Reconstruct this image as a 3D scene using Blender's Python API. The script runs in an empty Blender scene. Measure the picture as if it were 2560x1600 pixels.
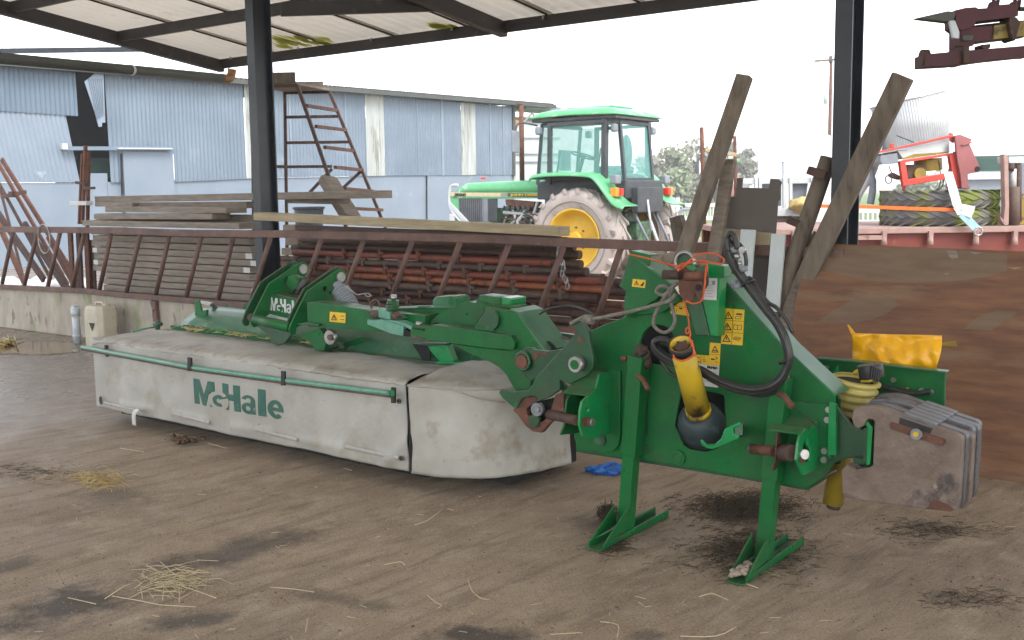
import bpy, math, random
from mathutils import Vector, Matrix, noise, geometry
R = math.radians
sc = bpy.context.scene
col = sc.collection
random.seed(7)

# ---------------------------------------------------------------- camera, sky, sun, exposure
FPX, CAMH, PITCH, ROLL = 2620.0, 1.6, 6.95, -0.75
cd = bpy.data.cameras.new('camera'); cam = bpy.data.objects.new('camera', cd); col.objects.link(cam)
cd.sensor_width = 36; cd.lens = 36 * FPX / 2560; cd.clip_start = .05; cd.clip_end = 2000
CM = Matrix.Rotation(R(90 - PITCH), 4, 'X') @ Matrix.Rotation(R(ROLL), 4, 'Z')
cam.matrix_world = Matrix.Translation((0, 0, CAMH)) @ CM
cd.dof.use_dof = True; cd.dof.focus_distance = 5.6; cd.dof.aperture_fstop = 9.0
sc.camera = cam
SUN_EL, SUN_ROT = 48, 150
w = bpy.data.worlds.new('World'); sc.world = w; w.use_nodes = True
nt = w.node_tree; bg = nt.nodes['Background']
sky = nt.nodes.new('ShaderNodeTexSky'); sky.sky_type = 'NISHITA'; sky.sun_disc = False
sky.sun_elevation = R(SUN_EL); sky.sun_rotation = R(SUN_ROT); sky.air_density = 1.0; sky.dust_density = 1.0
hs = nt.nodes.new('ShaderNodeHueSaturation'); hs.inputs['Saturation'].default_value = .22
nt.links.new(sky.outputs[0], hs.inputs['Color']); nt.links.new(hs.outputs[0], bg.inputs[0])
bg.inputs[1].default_value = .15
sl = bpy.data.lights.new('sun', 'SUN'); sl.energy = .7; sl.angle = R(25); sl.color = (1, .96, .9)
so = bpy.data.objects.new('sun', sl); col.objects.link(so)
sd = Vector((math.sin(R(SUN_ROT)) * math.cos(R(SUN_EL)), math.cos(R(SUN_ROT)) * math.cos(R(SUN_EL)), math.sin(R(SUN_EL))))
so.rotation_euler = sd.to_track_quat('Z', 'Y').to_euler(); so.location = (0, 0, 30)
sc.view_settings.view_transform = 'Standard'; sc.view_settings.look = 'None'
sc.view_settings.exposure = 1.88; sc.view_settings.gamma = 1
sc.render.resolution_x = 1024; sc.render.resolution_y = 640

# ---------------------------------------------------------------- where things stand
C0 = Vector((0, 0, CAMH)); C3 = CM.to_3x3()
def ray(x, y): return C3 @ Vector(((x - 1280) / FPX, -(y - 800) / FPX, -1))
def G(x, y, z=0):
    d = ray(x, y); return C0 + d * ((z - CAMH) / d.z)
def PL(x, y, p, n):
    d = ray(x, y); return C0 + d * ((p - C0).dot(n) / d.dot(n))
def DY(x, y, Y): return PL(x, y, Vector((0, Y, 0)), Vector((0, 1, 0)))
Z3 = Vector((0, 0, 1))
WO = Vector((-6.436, 13.074, 0)); WU = Vector((.7986, -.6018, 0)); WN = Vector((.6018, .7986, 0))     # feed wall line
MO = Vector((.476, 4.679, 0)); MU = Vector((.788, -.6157, 0)); MV = Vector((.6157, .788, 0))           # mower frame
BO = Vector((-11.69, 24.0, 0)); BU = Vector((.669, .743, 0)); BN = Vector((-.743, .669, 0))            # barn face (BN points in)
def W(x, y, n=0): return PL(x, y, WO + WN * n, WN)
def M(x, y, v=0): return PL(x, y, MO + MV * v, MV)
def MUP(x, y, u=0): return PL(x, y, MO + MU * u, MU)
def BR(x, y, n=0): return PL(x, y, BO + BN * n, BN)
def wl(u, n, z): return WO + WU * u + WN * n + Z3 * z
def ml(u, v, z): return MO + MU * u + MV * v + Z3 * z
def mloc(p):
    q = p - MO; return q.dot(MU), q.dot(MV), q.z
def crop(x0, y0, w): 
    s = w / 2419.0
    return lambda x, y: (x0 + x * s, y0 + y * s)
c1 = crop(1440, 580, 640); c2 = crop(1240, 750, 640); c3 = crop(1440, 1050, 640); c4 = crop(1920, 750, 640)
c5 = crop(1920, 980, 640); c6 = crop(600, 620, 480); c7 = crop(1000, 700, 480); cW = crop(1640, 350, 480)
cT = crop(1050, 220, 720); cB = crop(0, 0, 720); cL = crop(0, 400, 720)

# ---------------------------------------------------------------- materials
def mat(name, c1_, c2_=None, sc1=6, rough=.6, metal=0, bump=0, bsc=40, c3_=None, t3=.6, sc3=3, w3=.06, stretch=(1, 1, 1), coat=0, c4_=None, t4=.66, sc4=14, detail=6, rough2=None, lo=.35, hi=.65, spec=.5, bdist=.01, dust=None):
    m = bpy.data.materials.new(name); m.use_nodes = True
    n = m.node_tree; N = n.nodes; L = n.links; b = N['Principled BSDF']
    tc = N.new('ShaderNodeTexCoord'); mp = N.new('ShaderNodeMapping'); mp.inputs['Scale'].default_value = stretch
    L.new(tc.outputs['Object'], mp.inputs[0])
    def nz(s, d=detail, r=.6):
        t = N.new('ShaderNodeTexNoise'); t.inputs['Scale'].default_value = s; t.inputs['Detail'].default_value = d; t.inputs['Roughness'].default_value = r
        L.new(mp.outputs[0], t.inputs[0]); return t.outputs[0]
    def rmp(src, a, z):
        r = N.new('ShaderNodeMapRange'); r.inputs[1].default_value = a; r.inputs[2].default_value = z; L.new(src, r.inputs[0]); return r.outputs[0]
    def mix(f, a, z):
        x = N.new('ShaderNodeMix'); x.data_type = 'RGBA'; L.new(f, x.inputs[0])
        for i, v in ((6, a), (7, z)):
            if hasattr(v, 'links'): L.new(v, x.inputs[i])
            else: x.inputs[i].default_value = (*v, 1)
        return x.outputs[2]
    n1 = nz(sc1)
    if c2_ is None: c2_ = tuple(v * .75 for v in c1_)
    f1 = rmp(n1, lo, hi)
    cc = mix(f1, c1_, c2_)
    if c3_:
        cc = mix(rmp(nz(sc3, 8, .65), t3, t3 + w3), cc, c3_)
    if c4_:
        cc = mix(rmp(nz(sc4, 4, .6), t4, t4 + .05), cc, c4_)
    if dust:
        ge = N.new('ShaderNodeNewGeometry'); sp = N.new('ShaderNodeSeparateXYZ'); L.new(ge.outputs['Normal'], sp.inputs[0])
        fz = rmp(sp.outputs[2], .15, .95); fn_ = rmp(nz(9, 8, .7), .34, .62); mu = N.new('ShaderNodeMath'); mu.operation = 'MULTIPLY'; L.new(fz, mu.inputs[0]); L.new(fn_, mu.inputs[1])
        m2 = N.new('ShaderNodeMath'); m2.operation = 'MULTIPLY_ADD'; L.new(rmp(nz(3.3, 9, .7), .5, .74), m2.inputs[0]); m2.inputs[1].default_value = .45; L.new(mu.outputs[0], m2.inputs[2]); m2.use_clamp = True
        m3 = N.new('ShaderNodeMath'); m3.operation = 'MULTIPLY'; L.new(m2.outputs[0], m3.inputs[0]); m3.inputs[1].default_value = dust[3]
        cc = mix(m3.outputs[0], cc, dust[:3])
    L.new(cc, b.inputs['Base Color'])
    b.inputs['Roughness'].default_value = rough; b.inputs['Metallic'].default_value = metal
    b.inputs['Specular IOR Level'].default_value = spec
    if rough2 is not None:
        mr = N.new('ShaderNodeMapRange'); mr.inputs[1].default_value = lo; mr.inputs[2].default_value = hi
        mr.inputs[3].default_value = rough; mr.inputs[4].default_value = rough2; L.new(n1, mr.inputs[0]); L.new(mr.outputs[0], b.inputs['Roughness'])
    if coat: b.inputs['Coat Weight'].default_value = coat; b.inputs['Coat Roughness'].default_value = .15
    if bump:
        bp = N.new('ShaderNodeBump'); bp.inputs['Strength'].default_value = bump; bp.inputs['Distance'].default_value = bdist
        L.new(nz(bsc, 6), bp.inputs['Height']); L.new(bp.outputs[0], b.inputs['Normal'])
    return m
K = {}
K['green'] = mat('green_paint', (.005, .135, .031), (.008, .095, .026), 5, .25, 0, .12, 50, c3_=(.038, .062, .032), t3=.55, sc3=7, w3=.16, rough2=.5, c4_=(.13, .075, .05), t4=.71, sc4=17, spec=.3, dust=(.12, .125, .08, .5))
K['green_b'] = mat('bright_green_paint', (.006, .25, .07), (.008, .18, .05), 6, .25, 0, .08, 60, c3_=(.035, .12, .05), t3=.58, sc3=9, w3=.1, c4_=(.14, .06, .035), t4=.72, sc4=13, dust=(.2, .2, .14, .5))
K['green_d'] = mat('dirty_green_paint', (.009, .078, .028), (.02, .058, .027), 7, .4, 0, .15, 60, c3_=(.10, .05, .032), t3=.62, sc3=9, w3=.04, c4_=(.03, .13, .055), t4=.62, sc4=5, dust=(.13, .125, .085, .6))
K['green_l'] = mat('lit_and_dusty_green', (.06, .18, .10), (.028, .115, .058), 4, .28, 0, .05, 50, c3_=(.2, .26, .2), t3=.6, sc3=10, w3=.1)  # pale tone is dust on the canopy, painted-in top light on the flanges
K['green_w'] = mat('worn_green_bar', (.13, .33, .25), (.09, .25, .18), 30, .4, 0, .05, 50)
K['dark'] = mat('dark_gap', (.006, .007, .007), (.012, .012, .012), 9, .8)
K['black'] = mat('black_rubber', (.018, .019, .02), (.035, .035, .036), 20, .42, 0, .1, 60, c3_=(.09, .09, .085), t3=.66, sc3=22, w3=.05)
K['rust'] = mat('rusty_steel', (.16, .062, .035), (.075, .035, .025), 12, .75, 0, .4, 60, c3_=(.22, .11, .07), t3=.6, sc3=25, w3=.1)
K['rustd'] = mat('dark_rusty_steel', (.085, .042, .03), (.045, .026, .022), 9, .7, 0, .3, 60, c3_=(.13, .07, .05), t3=.6, sc3=18, w3=.1)
K['rail'] = mat('rusty_rail', (.17, .095, .075), (.095, .055, .045), 5, .6, .1, .2, 60, c3_=(.22, .14, .11), t3=.6, sc3=16, w3=.1)
K['orange'] = mat('orange_painted_steel', (.36, .12, .04), (.25, .07, .035), 6, .6, 0, .2, 60, c3_=(.10, .05, .035), t3=.55, sc3=13, w3=.08)
K['redor'] = mat('red_orange_painted_steel', (.25, .06, .035), (.17, .05, .033), 6, .6, 0, .2, 60, c3_=(.09, .045, .035), t3=.55, sc3=13, w3=.08)
K['greyrust'] = mat('grey_brown_rusty_steel', (.13, .085, .065), (.08, .052, .042), 9, .7, 0, .3, 60, c3_=(.2, .1, .06), t3=.64, sc3=14, w3=.05)
K['steel'] = mat('bare_steel', (.45, .45, .44), (.3, .3, .29), 20, .35, .8)
K['cast'] = mat('cast_iron_brown_paint', (.125, .088, .068), (.20, .155, .125), 9, .62, 0, .8, 30, c3_=(.06, .045, .045), t3=.54, sc3=5, w3=.1, c4_=(.27, .2, .15), t4=.68, sc4=26)
K['castg'] = mat('worn_grey_cast_iron', (.15, .15, .165), (.085, .08, .085), 12, .45, .3, .4, 45, c3_=(.10, .07, .06), t3=.6, sc3=7, w3=.08)
K['fabric'] = mat('dusty_grey_white_fabric', (.40, .395, .365), (.32, .31, .28), 2.2, .5, 0, .35, 9, c3_=(.27, .235, .175), t3=.54, sc3=3.2, w3=.22, c4_=(.12, .085, .05), t4=.72, sc4=16, bdist=.02)
K['fabt'] = mat('dusty_fabric_top', (.38, .36, .32), (.28, .26, .225), 3, .55, 0, .35, 9, c3_=(.19, .17, .14), t3=.52, sc3=4, w3=.2, c4_=(.05, .035, .025), t4=.73, sc4=24, bdist=.02)
K['fabe'] = mat('stained_fabric_end', (.40, .39, .355), (.31, .295, .255), 2.2, .5, 0, .3, 10, c3_=(.20, .155, .10), t3=.53, sc3=3.4, w3=.16, c4_=(.05, .035, .02), t4=.72, sc4=14, bdist=.02)
K['logo'] = mat('green_print', (.018, .09, .068), (.03, .12, .09), 14, .5, c3_=(.3, .3, .28), t3=.66, sc3=16, w3=.06)
K['silver'] = mat('silver_lettering', (.62, .64, .62), (.5, .52, .5), 14, .5, c3_=(.2, .27, .22), t3=.62, sc3=60, w3=.05)
K['silver2'] = mat('faded_lettering', (.17, .26, .2), (.14, .22, .17), 14, .5)
K['blk'] = mat('black_print', (.015, .015, .015), None, 5, .5)
K['yel'] = mat('yellow_sticker', (.72, .46, .02), (.64, .40, .02), 6, .45, c3_=(.4, .28, .05), t3=.66, sc3=18)
K['ypl'] = mat('yellow_plastic_guard', (.60, .42, .02), (.48, .32, .02), 7, .4, 0, .1, 30, c3_=(.07, .05, .02), t3=.57, sc3=11, w3=.1, stretch=(1, 1, .4))
K['ybel'] = mat('old_yellow_bellows', (.50, .42, .13), (.42, .34, .09), 9, .45, c3_=(.2, .16, .06), t3=.6, sc3=16, w3=.1)
K['ydk'] = mat('dirty_yellow_tube', (.30, .21, .015), (.2, .14, .02), 8, .5, c3_=(.06, .05, .02), t3=.6, sc3=14)
K['sack'] = mat('yellow_plastic_sack', (.82, .42, .008), (.76, .36, .008), 5, .3, 0, .3, 9, bdist=.03)
K['teal'] = mat('dusty_teal_rubber', (.03, .055, .06), (.016, .025, .03), 8, .55, 0, .1, 40, c3_=(.10, .16, .17), t3=.6, sc3=9, w3=.1)
K['white'] = mat('white_paper', (.62, .63, .62), (.55, .56, .55), 9, .6)
K['wplank'] = mat('white_painted_board', (.50, .55, .55), (.42, .47, .47), 4, .5, c4_=(.1, .1, .09), t4=.77, sc4=30)
K['wood'] = mat('grey_weathered_wood', (.235, .195, .155), (.14, .115, .09), 5, .8, 0, .4, 30, stretch=(1, 1, 6), c3_=(.09, .07, .055), t3=.6, sc3=6, w3=.1)
K['wood2'] = mat('grey_brown_boards', (.29, .25, .205), (.19, .16, .13), 4, .8, 0, .4, 30, stretch=(1, 1, 7), c3_=(.11, .09, .07), t3=.62, sc3=5, w3=.1)
K['woodp'] = mat('pale_new_board', (.40, .33, .21), (.29, .235, .15), 3.5, .75, 0, .3, 30, stretch=(1, 1, 9), c3_=(.17, .12, .075), t3=.67, sc3=8, w3=.06)
K['woodd'] = mat('dark_weathered_timber', (.13, .105, .08), (.075, .06, .048), 5, .8, 0, .4, 30, stretch=(4, 4, 1), c3_=(.2, .17, .13), t3=.62, sc3=6, w3=.1)
K['woodl'] = mat('leaning_weathered_timber', (.185, .15, .115), (.105, .085, .066), 4, .8, 0, .15, 30, stretch=(5, 5, 1), c3_=(.065, .045, .03), t3=.6, sc3=4, w3=.1)
K['ply'] = mat('old_plywood', (.215, .10, .048), (.125, .058, .032), 3, .55, 0, .2, 30, stretch=(1, 1, 7), c3_=(.20, .12, .07), t3=.56, sc3=1.3, w3=.1, c4_=(.2, .17, .13), t4=.8, sc4=12)
K['plys'] = mat('plywood_pale_stain', (.185, .125, .08), (.145, .092, .055), 3, .6, 0, .2, 30, stretch=(1, 1, 7))
K['plyd'] = mat('dark_plywood', (.13, .115, .10), (.105, .09, .08), 3, .8, 0, .2, 30)
K['bsteel'] = mat('black_blue_painted_steel', (.010, .014, .020), (.018, .024, .032), 4, .38, 0, .15, 40, c3_=(.045, .04, .035), t3=.62, sc3=9)
K['beam'] = mat('dark_brown_roof_steel', (.035, .028, .026), (.02, .018, .02), 4, .6, 0, .15, 40, c3_=(.06, .045, .038), t3=.6, sc3=9)
K['rsheet'] = mat('white_roof_sheet', (.74, .71, .67), (.64, .62, .58), 1.2, .8, 0, .1, 12, c3_=(.40, .42, .10), t3=.66, sc3=1.0, w3=.08, c4_=(.45, .42, .38), t4=.62, sc4=3)
K['bgrey'] = mat('blue_grey_corrugated_steel', (.155, .20, .25), (.125, .165, .21), .8, .55, .1, 0, 20, c3_=(.22, .26, .31), t3=.55, sc3=1.0, w3=.2, c4_=(.13, .11, .10), t4=.72, sc4=3)
K['bgrey2'] = mat('dark_blue_grey_corrugated_steel', (.115, .16, .21), (.095, .135, .18), .8, .55, .1)
K['blite'] = mat('pale_blue_corrugated_steel', (.215, .26, .315), (.18, .225, .28), .8, .55, .1, c3_=(.42, .47, .52), t3=.6, sc3=1.2)
K['bwall'] = mat('pale_blue_painted_wall', (.195, .235, .285), (.165, .205, .25), .7, .8, 0, .2, 8, c3_=(.24, .275, .32), t3=.62, sc3=2.2, w3=.06)
K['bwhite'] = mat('dirty_translucent_sheet', (.40, .42, .41), (.28, .30, .29), 2.2, .6, stretch=(1.6, 1.6, .15), c3_=(.18, .19, .15), t3=.55, sc3=3)
K['gut'] = mat('grey_green_gutter', (.07, .075, .065), (.05, .055, .05), 3, .6)
K['brownp'] = mat('brown_plastic', (.27, .13, .05), None, 3, .5)
K['conc'] = mat('mossy_concrete', (.42, .38, .32), (.32, .285, .24), 4, .85, 0, .4, 20, c3_=(.22, .25, .12), t3=.54, sc3=2.2, w3=.14, stretch=(1.6, 1.6, .7), c4_=(.22, .19, .16), t4=.6, sc4=6)
K['canister'] = mat('dirty_cream_plastic', (.52, .48, .38), (.42, .38, .29), 6, .5, c3_=(.12, .10, .07), t3=.6, sc3=8, w3=.12)
K['drain'] = mat('pale_plastic_pipe', (.52, .58, .62), (.46, .52, .56), 6, .45, c3_=(.2, .2, .12), t3=.68, sc3=8)
K['straw'] = mat('straw', (.62, .48, .20), (.42, .30, .11), 20, .7)
K['strawp'] = mat('pale_straw', (.62, .54, .36), (.5, .42, .26), 20, .7)
K['hay'] = mat('dark_damp_hay', (.045, .036, .022), (.08, .06, .036), 20, .9)
K['soil'] = mat('dried_mud', (.12, .075, .045), (.08, .05, .03), 30, .9, 0, .5, 60)
K['stone'] = mat('dry_stone', (.36, .3, .24), (.26, .21, .165), 9, .85, 0, .4, 40)
K['blue'] = mat('blue_rubber_glove', (.02, .16, .55), (.02, .10, .38), 14, .4)
K['twine'] = mat('orange_twine', (.62, .10, .02), None, 30, .6)
K['rope'] = mat('grey_braided_rope', (.20, .19, .16), (.11, .10, .085), 60, .8)
K['jdg'] = mat('tractor_green_paint', (.085, .38, .15), (.15, .43, .22), 3, .3, c3_=(.34, .5, .38), t3=.6, sc3=2)
K['jdy'] = mat('yellow_rim_paint', (.72, .45, .03), (.62, .38, .03), 4, .5, c3_=(.3, .2, .06), t3=.66, sc3=7)
K['tyre'] = mat('dusty_tyre', (.46, .40, .37), (.36, .31, .285), 4, .85, 0, .2, 30, c3_=(.20, .185, .18), t3=.58, sc3=5, w3=.1)
K['tyreg'] = mat('dusty_grey_sidewall', (.22, .215, .225), (.3, .28, .27), 4, .8)
K['tyrem'] = mat('mossy_tyre', (.12, .12, .125), (.17, .16, .15), 6, .8, 0, .2, 30, c3_=(.15, .18, .03), t3=.45, sc3=2.6, w3=.1)
K['tblk'] = mat('tractor_black', (.035, .04, .045), (.06, .065, .07), 5, .5)
K['tgrey'] = mat('tractor_grey', (.22, .24, .27), (.17, .19, .21), 5, .5)
K['engine'] = mat('oily_green_engine', (.10, .22, .11), (.03, .04, .035), 9, .5, c3_=(.3, .25, .18), t3=.6, sc3=8)
K['grille'] = mat('grille_grey', (.20, .21, .23), (.1, .1, .11), 3, .5)
K['red'] = mat('red_paint', (.62, .06, .04), (.52, .05, .035), 4, .45)
K['redl'] = mat('red_lens', (.8, .03, .02), None, 4, .3)
K['orl'] = mat('orange_lens', (.9, .3, .03), None, 4, .3)
K['maroon'] = mat('faded_maroon_paint', (.32, .11, .11), (.26, .085, .085), 4, .6)
K['maroond'] = mat('dark_maroon_paint', (.075, .012, .02), (.05, .01, .016), 6, .6, c3_=(.09, .05, .02), t3=.64, sc3=5)
K['trail'] = mat('trailer_red_oxide', (.19, .035, .025), (.15, .03, .022), 3, .6, c3_=(.24, .09, .06), t3=.62, sc3=5)
K['deck'] = mat('pinkish_trailer_deck', (.40, .26, .23), (.31, .2, .175), 5, .8, c3_=(.2, .13, .1), t3=.6, sc3=8)
K['drum'] = mat('silver_sheet_drum', (.52, .54, .55), (.42, .44, .45), 3, .4, .3)
K['strap'] = mat('orange_ratchet_strap', (.9, .16, .02), None, 30, .6)
K['wstrap'] = mat('white_ratchet_strap', (.75, .75, .72), (.6, .65, .68), 10, .6)
K['bstrap'] = mat('pale_blue_strap', (.35, .55, .65), None, 10, .6)
K['dgreen'] = mat('dark_green_paint', (.045, .09, .07), (.035, .07, .055), 2, .5)
K['grey'] = mat('mid_grey_paint', (.22, .25, .29), (.18, .2, .24), 3, .6)
K['lgrey'] = mat('light_grey_paint', (.55, .57, .58), (.45, .47, .48), 3, .6)
K['tank'] = mat('white_tank', (.8, .82, .82), (.74, .76, .76), 3, .5)
K['leaf'] = mat('pale_spring_leaves', (.22, .26, .15), (.25, .25, .18), .4, .8)
K['leaf2'] = mat('bare_twigs', (.27, .25, .21), (.22, .22, .17), .4, .8)
K['bark'] = mat('bark', (.09, .075, .06), None, 3, .9)
K['grass'] = mat('grass', (.12, .2, .04), (.09, .16, .035), 1, .9)
K['bucket'] = mat('grey_plastic_bucket', (.12, .135, .15), (.09, .1, .115), 9, .5)
gm = bpy.data.materials.new('tinted_glass'); gm.use_nodes = True; gb = gm.node_tree.nodes['Principled BSDF']
gb.inputs['Base Color'].default_value = (.62, .86, .82, 1); gb.inputs['Roughness'].default_value = .02; gb.inputs['Transmission Weight'].default_value = 1; gb.inputs['IOR'].default_value = 1.02
K['glass'] = gm
rm_ = K['rsheet'].node_tree; rp = rm_.nodes['Principled BSDF']; tl0 = rm_.nodes.new('ShaderNodeBsdfTranslucent'); tl0.inputs[0].default_value = (.8, .76, .7, 1); ms = rm_.nodes.new('ShaderNodeMixShader'); ms.inputs[0].default_value = .55
rm_.links.new(rp.outputs[0], ms.inputs[1]); rm_.links.new(tl0.outputs[0], ms.inputs[2]); rm_.links.new(ms.outputs[0], rm_.nodes['Material Output'].inputs[0])
wm = bpy.data.materials.new('muddy_water'); wm.use_nodes = True; wb = wm.node_tree.nodes['Principled BSDF']
wb.inputs['Base Color'].default_value = (.20, .13, .065, 1); wb.inputs['Roughness'].default_value = .04
K['water'] = wm

# ground material: damp brown concrete yard with stains
def ground_mat():
    m = bpy.data.materials.new('muddy_concrete_yard'); m.use_nodes = True
    n = m.node_tree; N = n.nodes; L = n.links; b = N['Principled BSDF']
    tc = N.new('ShaderNodeTexCoord')
    def mapp(rot=0, s=(1, 1, 1)):
        p = N.new('ShaderNodeMapping'); p.vector_type = 'TEXTURE'; p.inputs['Rotation'].default_value = (0, 0, rot); p.inputs['Scale'].default_value = s
        L.new(tc.outputs['Object'], p.inputs[0]); return p.outputs[0]
    def nz(v, s, d=8, r=.62, dist=0):
        t = N.new('ShaderNodeTexNoise'); t.inputs['Scale'].default_value = s; t.inputs['Detail'].default_value = d; t.inputs['Roughness'].default_value = r; t.inputs['Distortion'].default_value = dist
        L.new(v, t.inputs[0]); return t.outputs[0]
    def rmp(src, a, z, o0=0, o1=1):
        r = N.new('ShaderNodeMapRange'); 
        for i, v in enumerate((a, z, o0, o1)): r.inputs[i + 1].default_value = v
        L.new(src, r.inputs[0]); return r.outputs[0]
    def mul(a, c):
        x = N.new('ShaderNodeMath'); x.operation = 'MULTIPLY'; L.new(a, x.inputs[0])
        if hasattr(c, 'links'): L.new(c, x.inputs[1])
        else: x.inputs[1].default_value = c
        return x.outputs[0]
    def mx(a, c):
        x = N.new('ShaderNodeMath'); x.operation = 'MAXIMUM'; L.new(a, x.inputs[0]); L.new(c, x.inputs[1]); return x.outputs[0]
    def mix(f, a, z):
        x = N.new('ShaderNodeMix'); x.data_type = 'RGBA'; L.new(f, x.inputs[0])
        for i, v in ((6, a), (7, z)):
            if hasattr(v, 'links'): L.new(v, x.inputs[i])
            else: x.inputs[i].default_value = (*v, 1)
        return x.outputs[2]
    base = mapp(); st = mapp(R(47), (1, .2, 1)); st2 = mapp(R(40), (1, .14, 1))
    big = nz(base, .7); mid = nz(base, 4.5); fine = nz(base, 60, 8, .75); streak = nz(st, 2.2, 8, .65, .4); streak2 = nz(st2, 7, 8, .7)
    c = mix(rmp(big, .36, .64), (.42, .32, .225), (.28, .212, .148))
    c = mix(rmp(mid, .48, .66), c, (.42, .335, .245))
    c = mix(mul(rmp(streak, .48, .66), .75), c, (.19, .14, .10))
    c = mix(mul(rmp(streak2, .56, .7), .5), c, (.15, .11, .082))
    c = mix(mul(rmp(fine, .56, .70), .55), c, (.12, .09, .066))
    c = mix(mul(rmp(nz(base, 22, 5, .6), .64, .70), .8), c, (.09, .068, .05))
    c = mix(mul(rmp(nz(base, 130, 3, .6), .56, .64), .8), c, (.09, .07, .052))
    c = mix(mul(rmp(nz(base, 85, 3, .6), .61, .68), .75), c, (.55, .46, .36))
    # stains with their own shapes: ellipses broken up by noise (cx, cy, rx, ry, angle, strength)
    warp = nz(base, 4.2, 10, .75)
    tot = None
    def ell(p1, p2, wd, k):
        a = G(*p1); z = G(*p2); d = z - a; ang = math.atan2(d.y, d.x); ce = (a + z) / 2
        sb = N.new('ShaderNodeVectorMath'); sb.operation = 'SUBTRACT'; L.new(tc.outputs['Object'], sb.inputs[0]); sb.inputs[1].default_value = ce
        p = N.new('ShaderNodeMapping'); p.vector_type = 'TEXTURE'; p.inputs['Rotation'].default_value = (0, 0, ang); p.inputs['Scale'].default_value = (d.length / 2, wd, 1)
        L.new(sb.outputs[0], p.inputs[0])
        ln = N.new('ShaderNodeVectorMath'); ln.operation = 'LENGTH'; L.new(p.outputs[0], ln.inputs[0])
        ad = N.new('ShaderNodeMath'); ad.operation = 'MULTIPLY_ADD'; L.new(warp, ad.inputs[0]); ad.inputs[1].default_value = 3.4; L.new(ln.outputs[1], ad.inputs[2])
        return mul(rmp(ad.outputs[0], 2.1, 2.75, 1, 0), k)
    for a in (((-150, 1600), (420, 1450), .2, 1.0), ((300, 1450), (860, 1310), .18, .8), ((350, 1560), (620, 1545), .10, .9), ((1040, 1590), (1390, 1585), .11, 1.0),
              ((0, 1400), (60, 1420), .15, .7), ((700, 1470), (1000, 1530), .07, .6), ((180, 1230), (380, 1260), .18, .5), ((2300, 1480), (2480, 1520), .1, .5), ((1560, 1590), (1680, 1590), .06, .7),
              ((1780, 1280), (1960, 1300), .2, .8), ((2220, 1310), (2430, 1330), .12, .7), ((420, 1110), (520, 1105), .12, .7), ((1420, 1290), (1620, 1340), .12, .5)):
        e = ell(*a); tot = e if tot is None else mx(tot, e)
    c = mix(mul(tot, .85), c, (.052, .044, .039))
    # damp area by the feed wall
    sx = N.new('ShaderNodeSeparateXYZ'); L.new(tc.outputs['Object'], sx.inputs[0])
    wx = mul(rmp(sx.outputs[0], -1.6, -4.2), rmp(sx.outputs[1], 5.2, 7.6))
    c = mix(mul(wx, .45), c, (.15, .135, .13))
    L.new(c, b.inputs['Base Color'])
    ro = N.new('ShaderNodeMath'); ro.operation = 'SUBTRACT'; L.new(rmp(nz(base, 3, 6, .6), .35, .7, .92, .6), ro.inputs[0])
    L.new(mul(wx, .52), ro.inputs[1]); L.new(ro.outputs[0], b.inputs['Roughness'])
    bp = N.new('ShaderNodeBump'); bp.inputs['Strength'].default_value = .9; bp.inputs['Distance'].default_value = .014
    hh = N.new('ShaderNodeMath'); hh.operation = 'ADD'; L.new(mul(fine, .6), hh.inputs[0]); L.new(mid, hh.inputs[1]); h2 = N.new('ShaderNodeMath'); h2.operation = 'ADD'; L.new(hh.outputs[0], h2.inputs[0]); L.new(streak2, h2.inputs[1])
    L.new(h2.outputs[0], bp.inputs['Height']); L.new(bp.outputs[0], b.inputs['Normal'])
    return m

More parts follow.
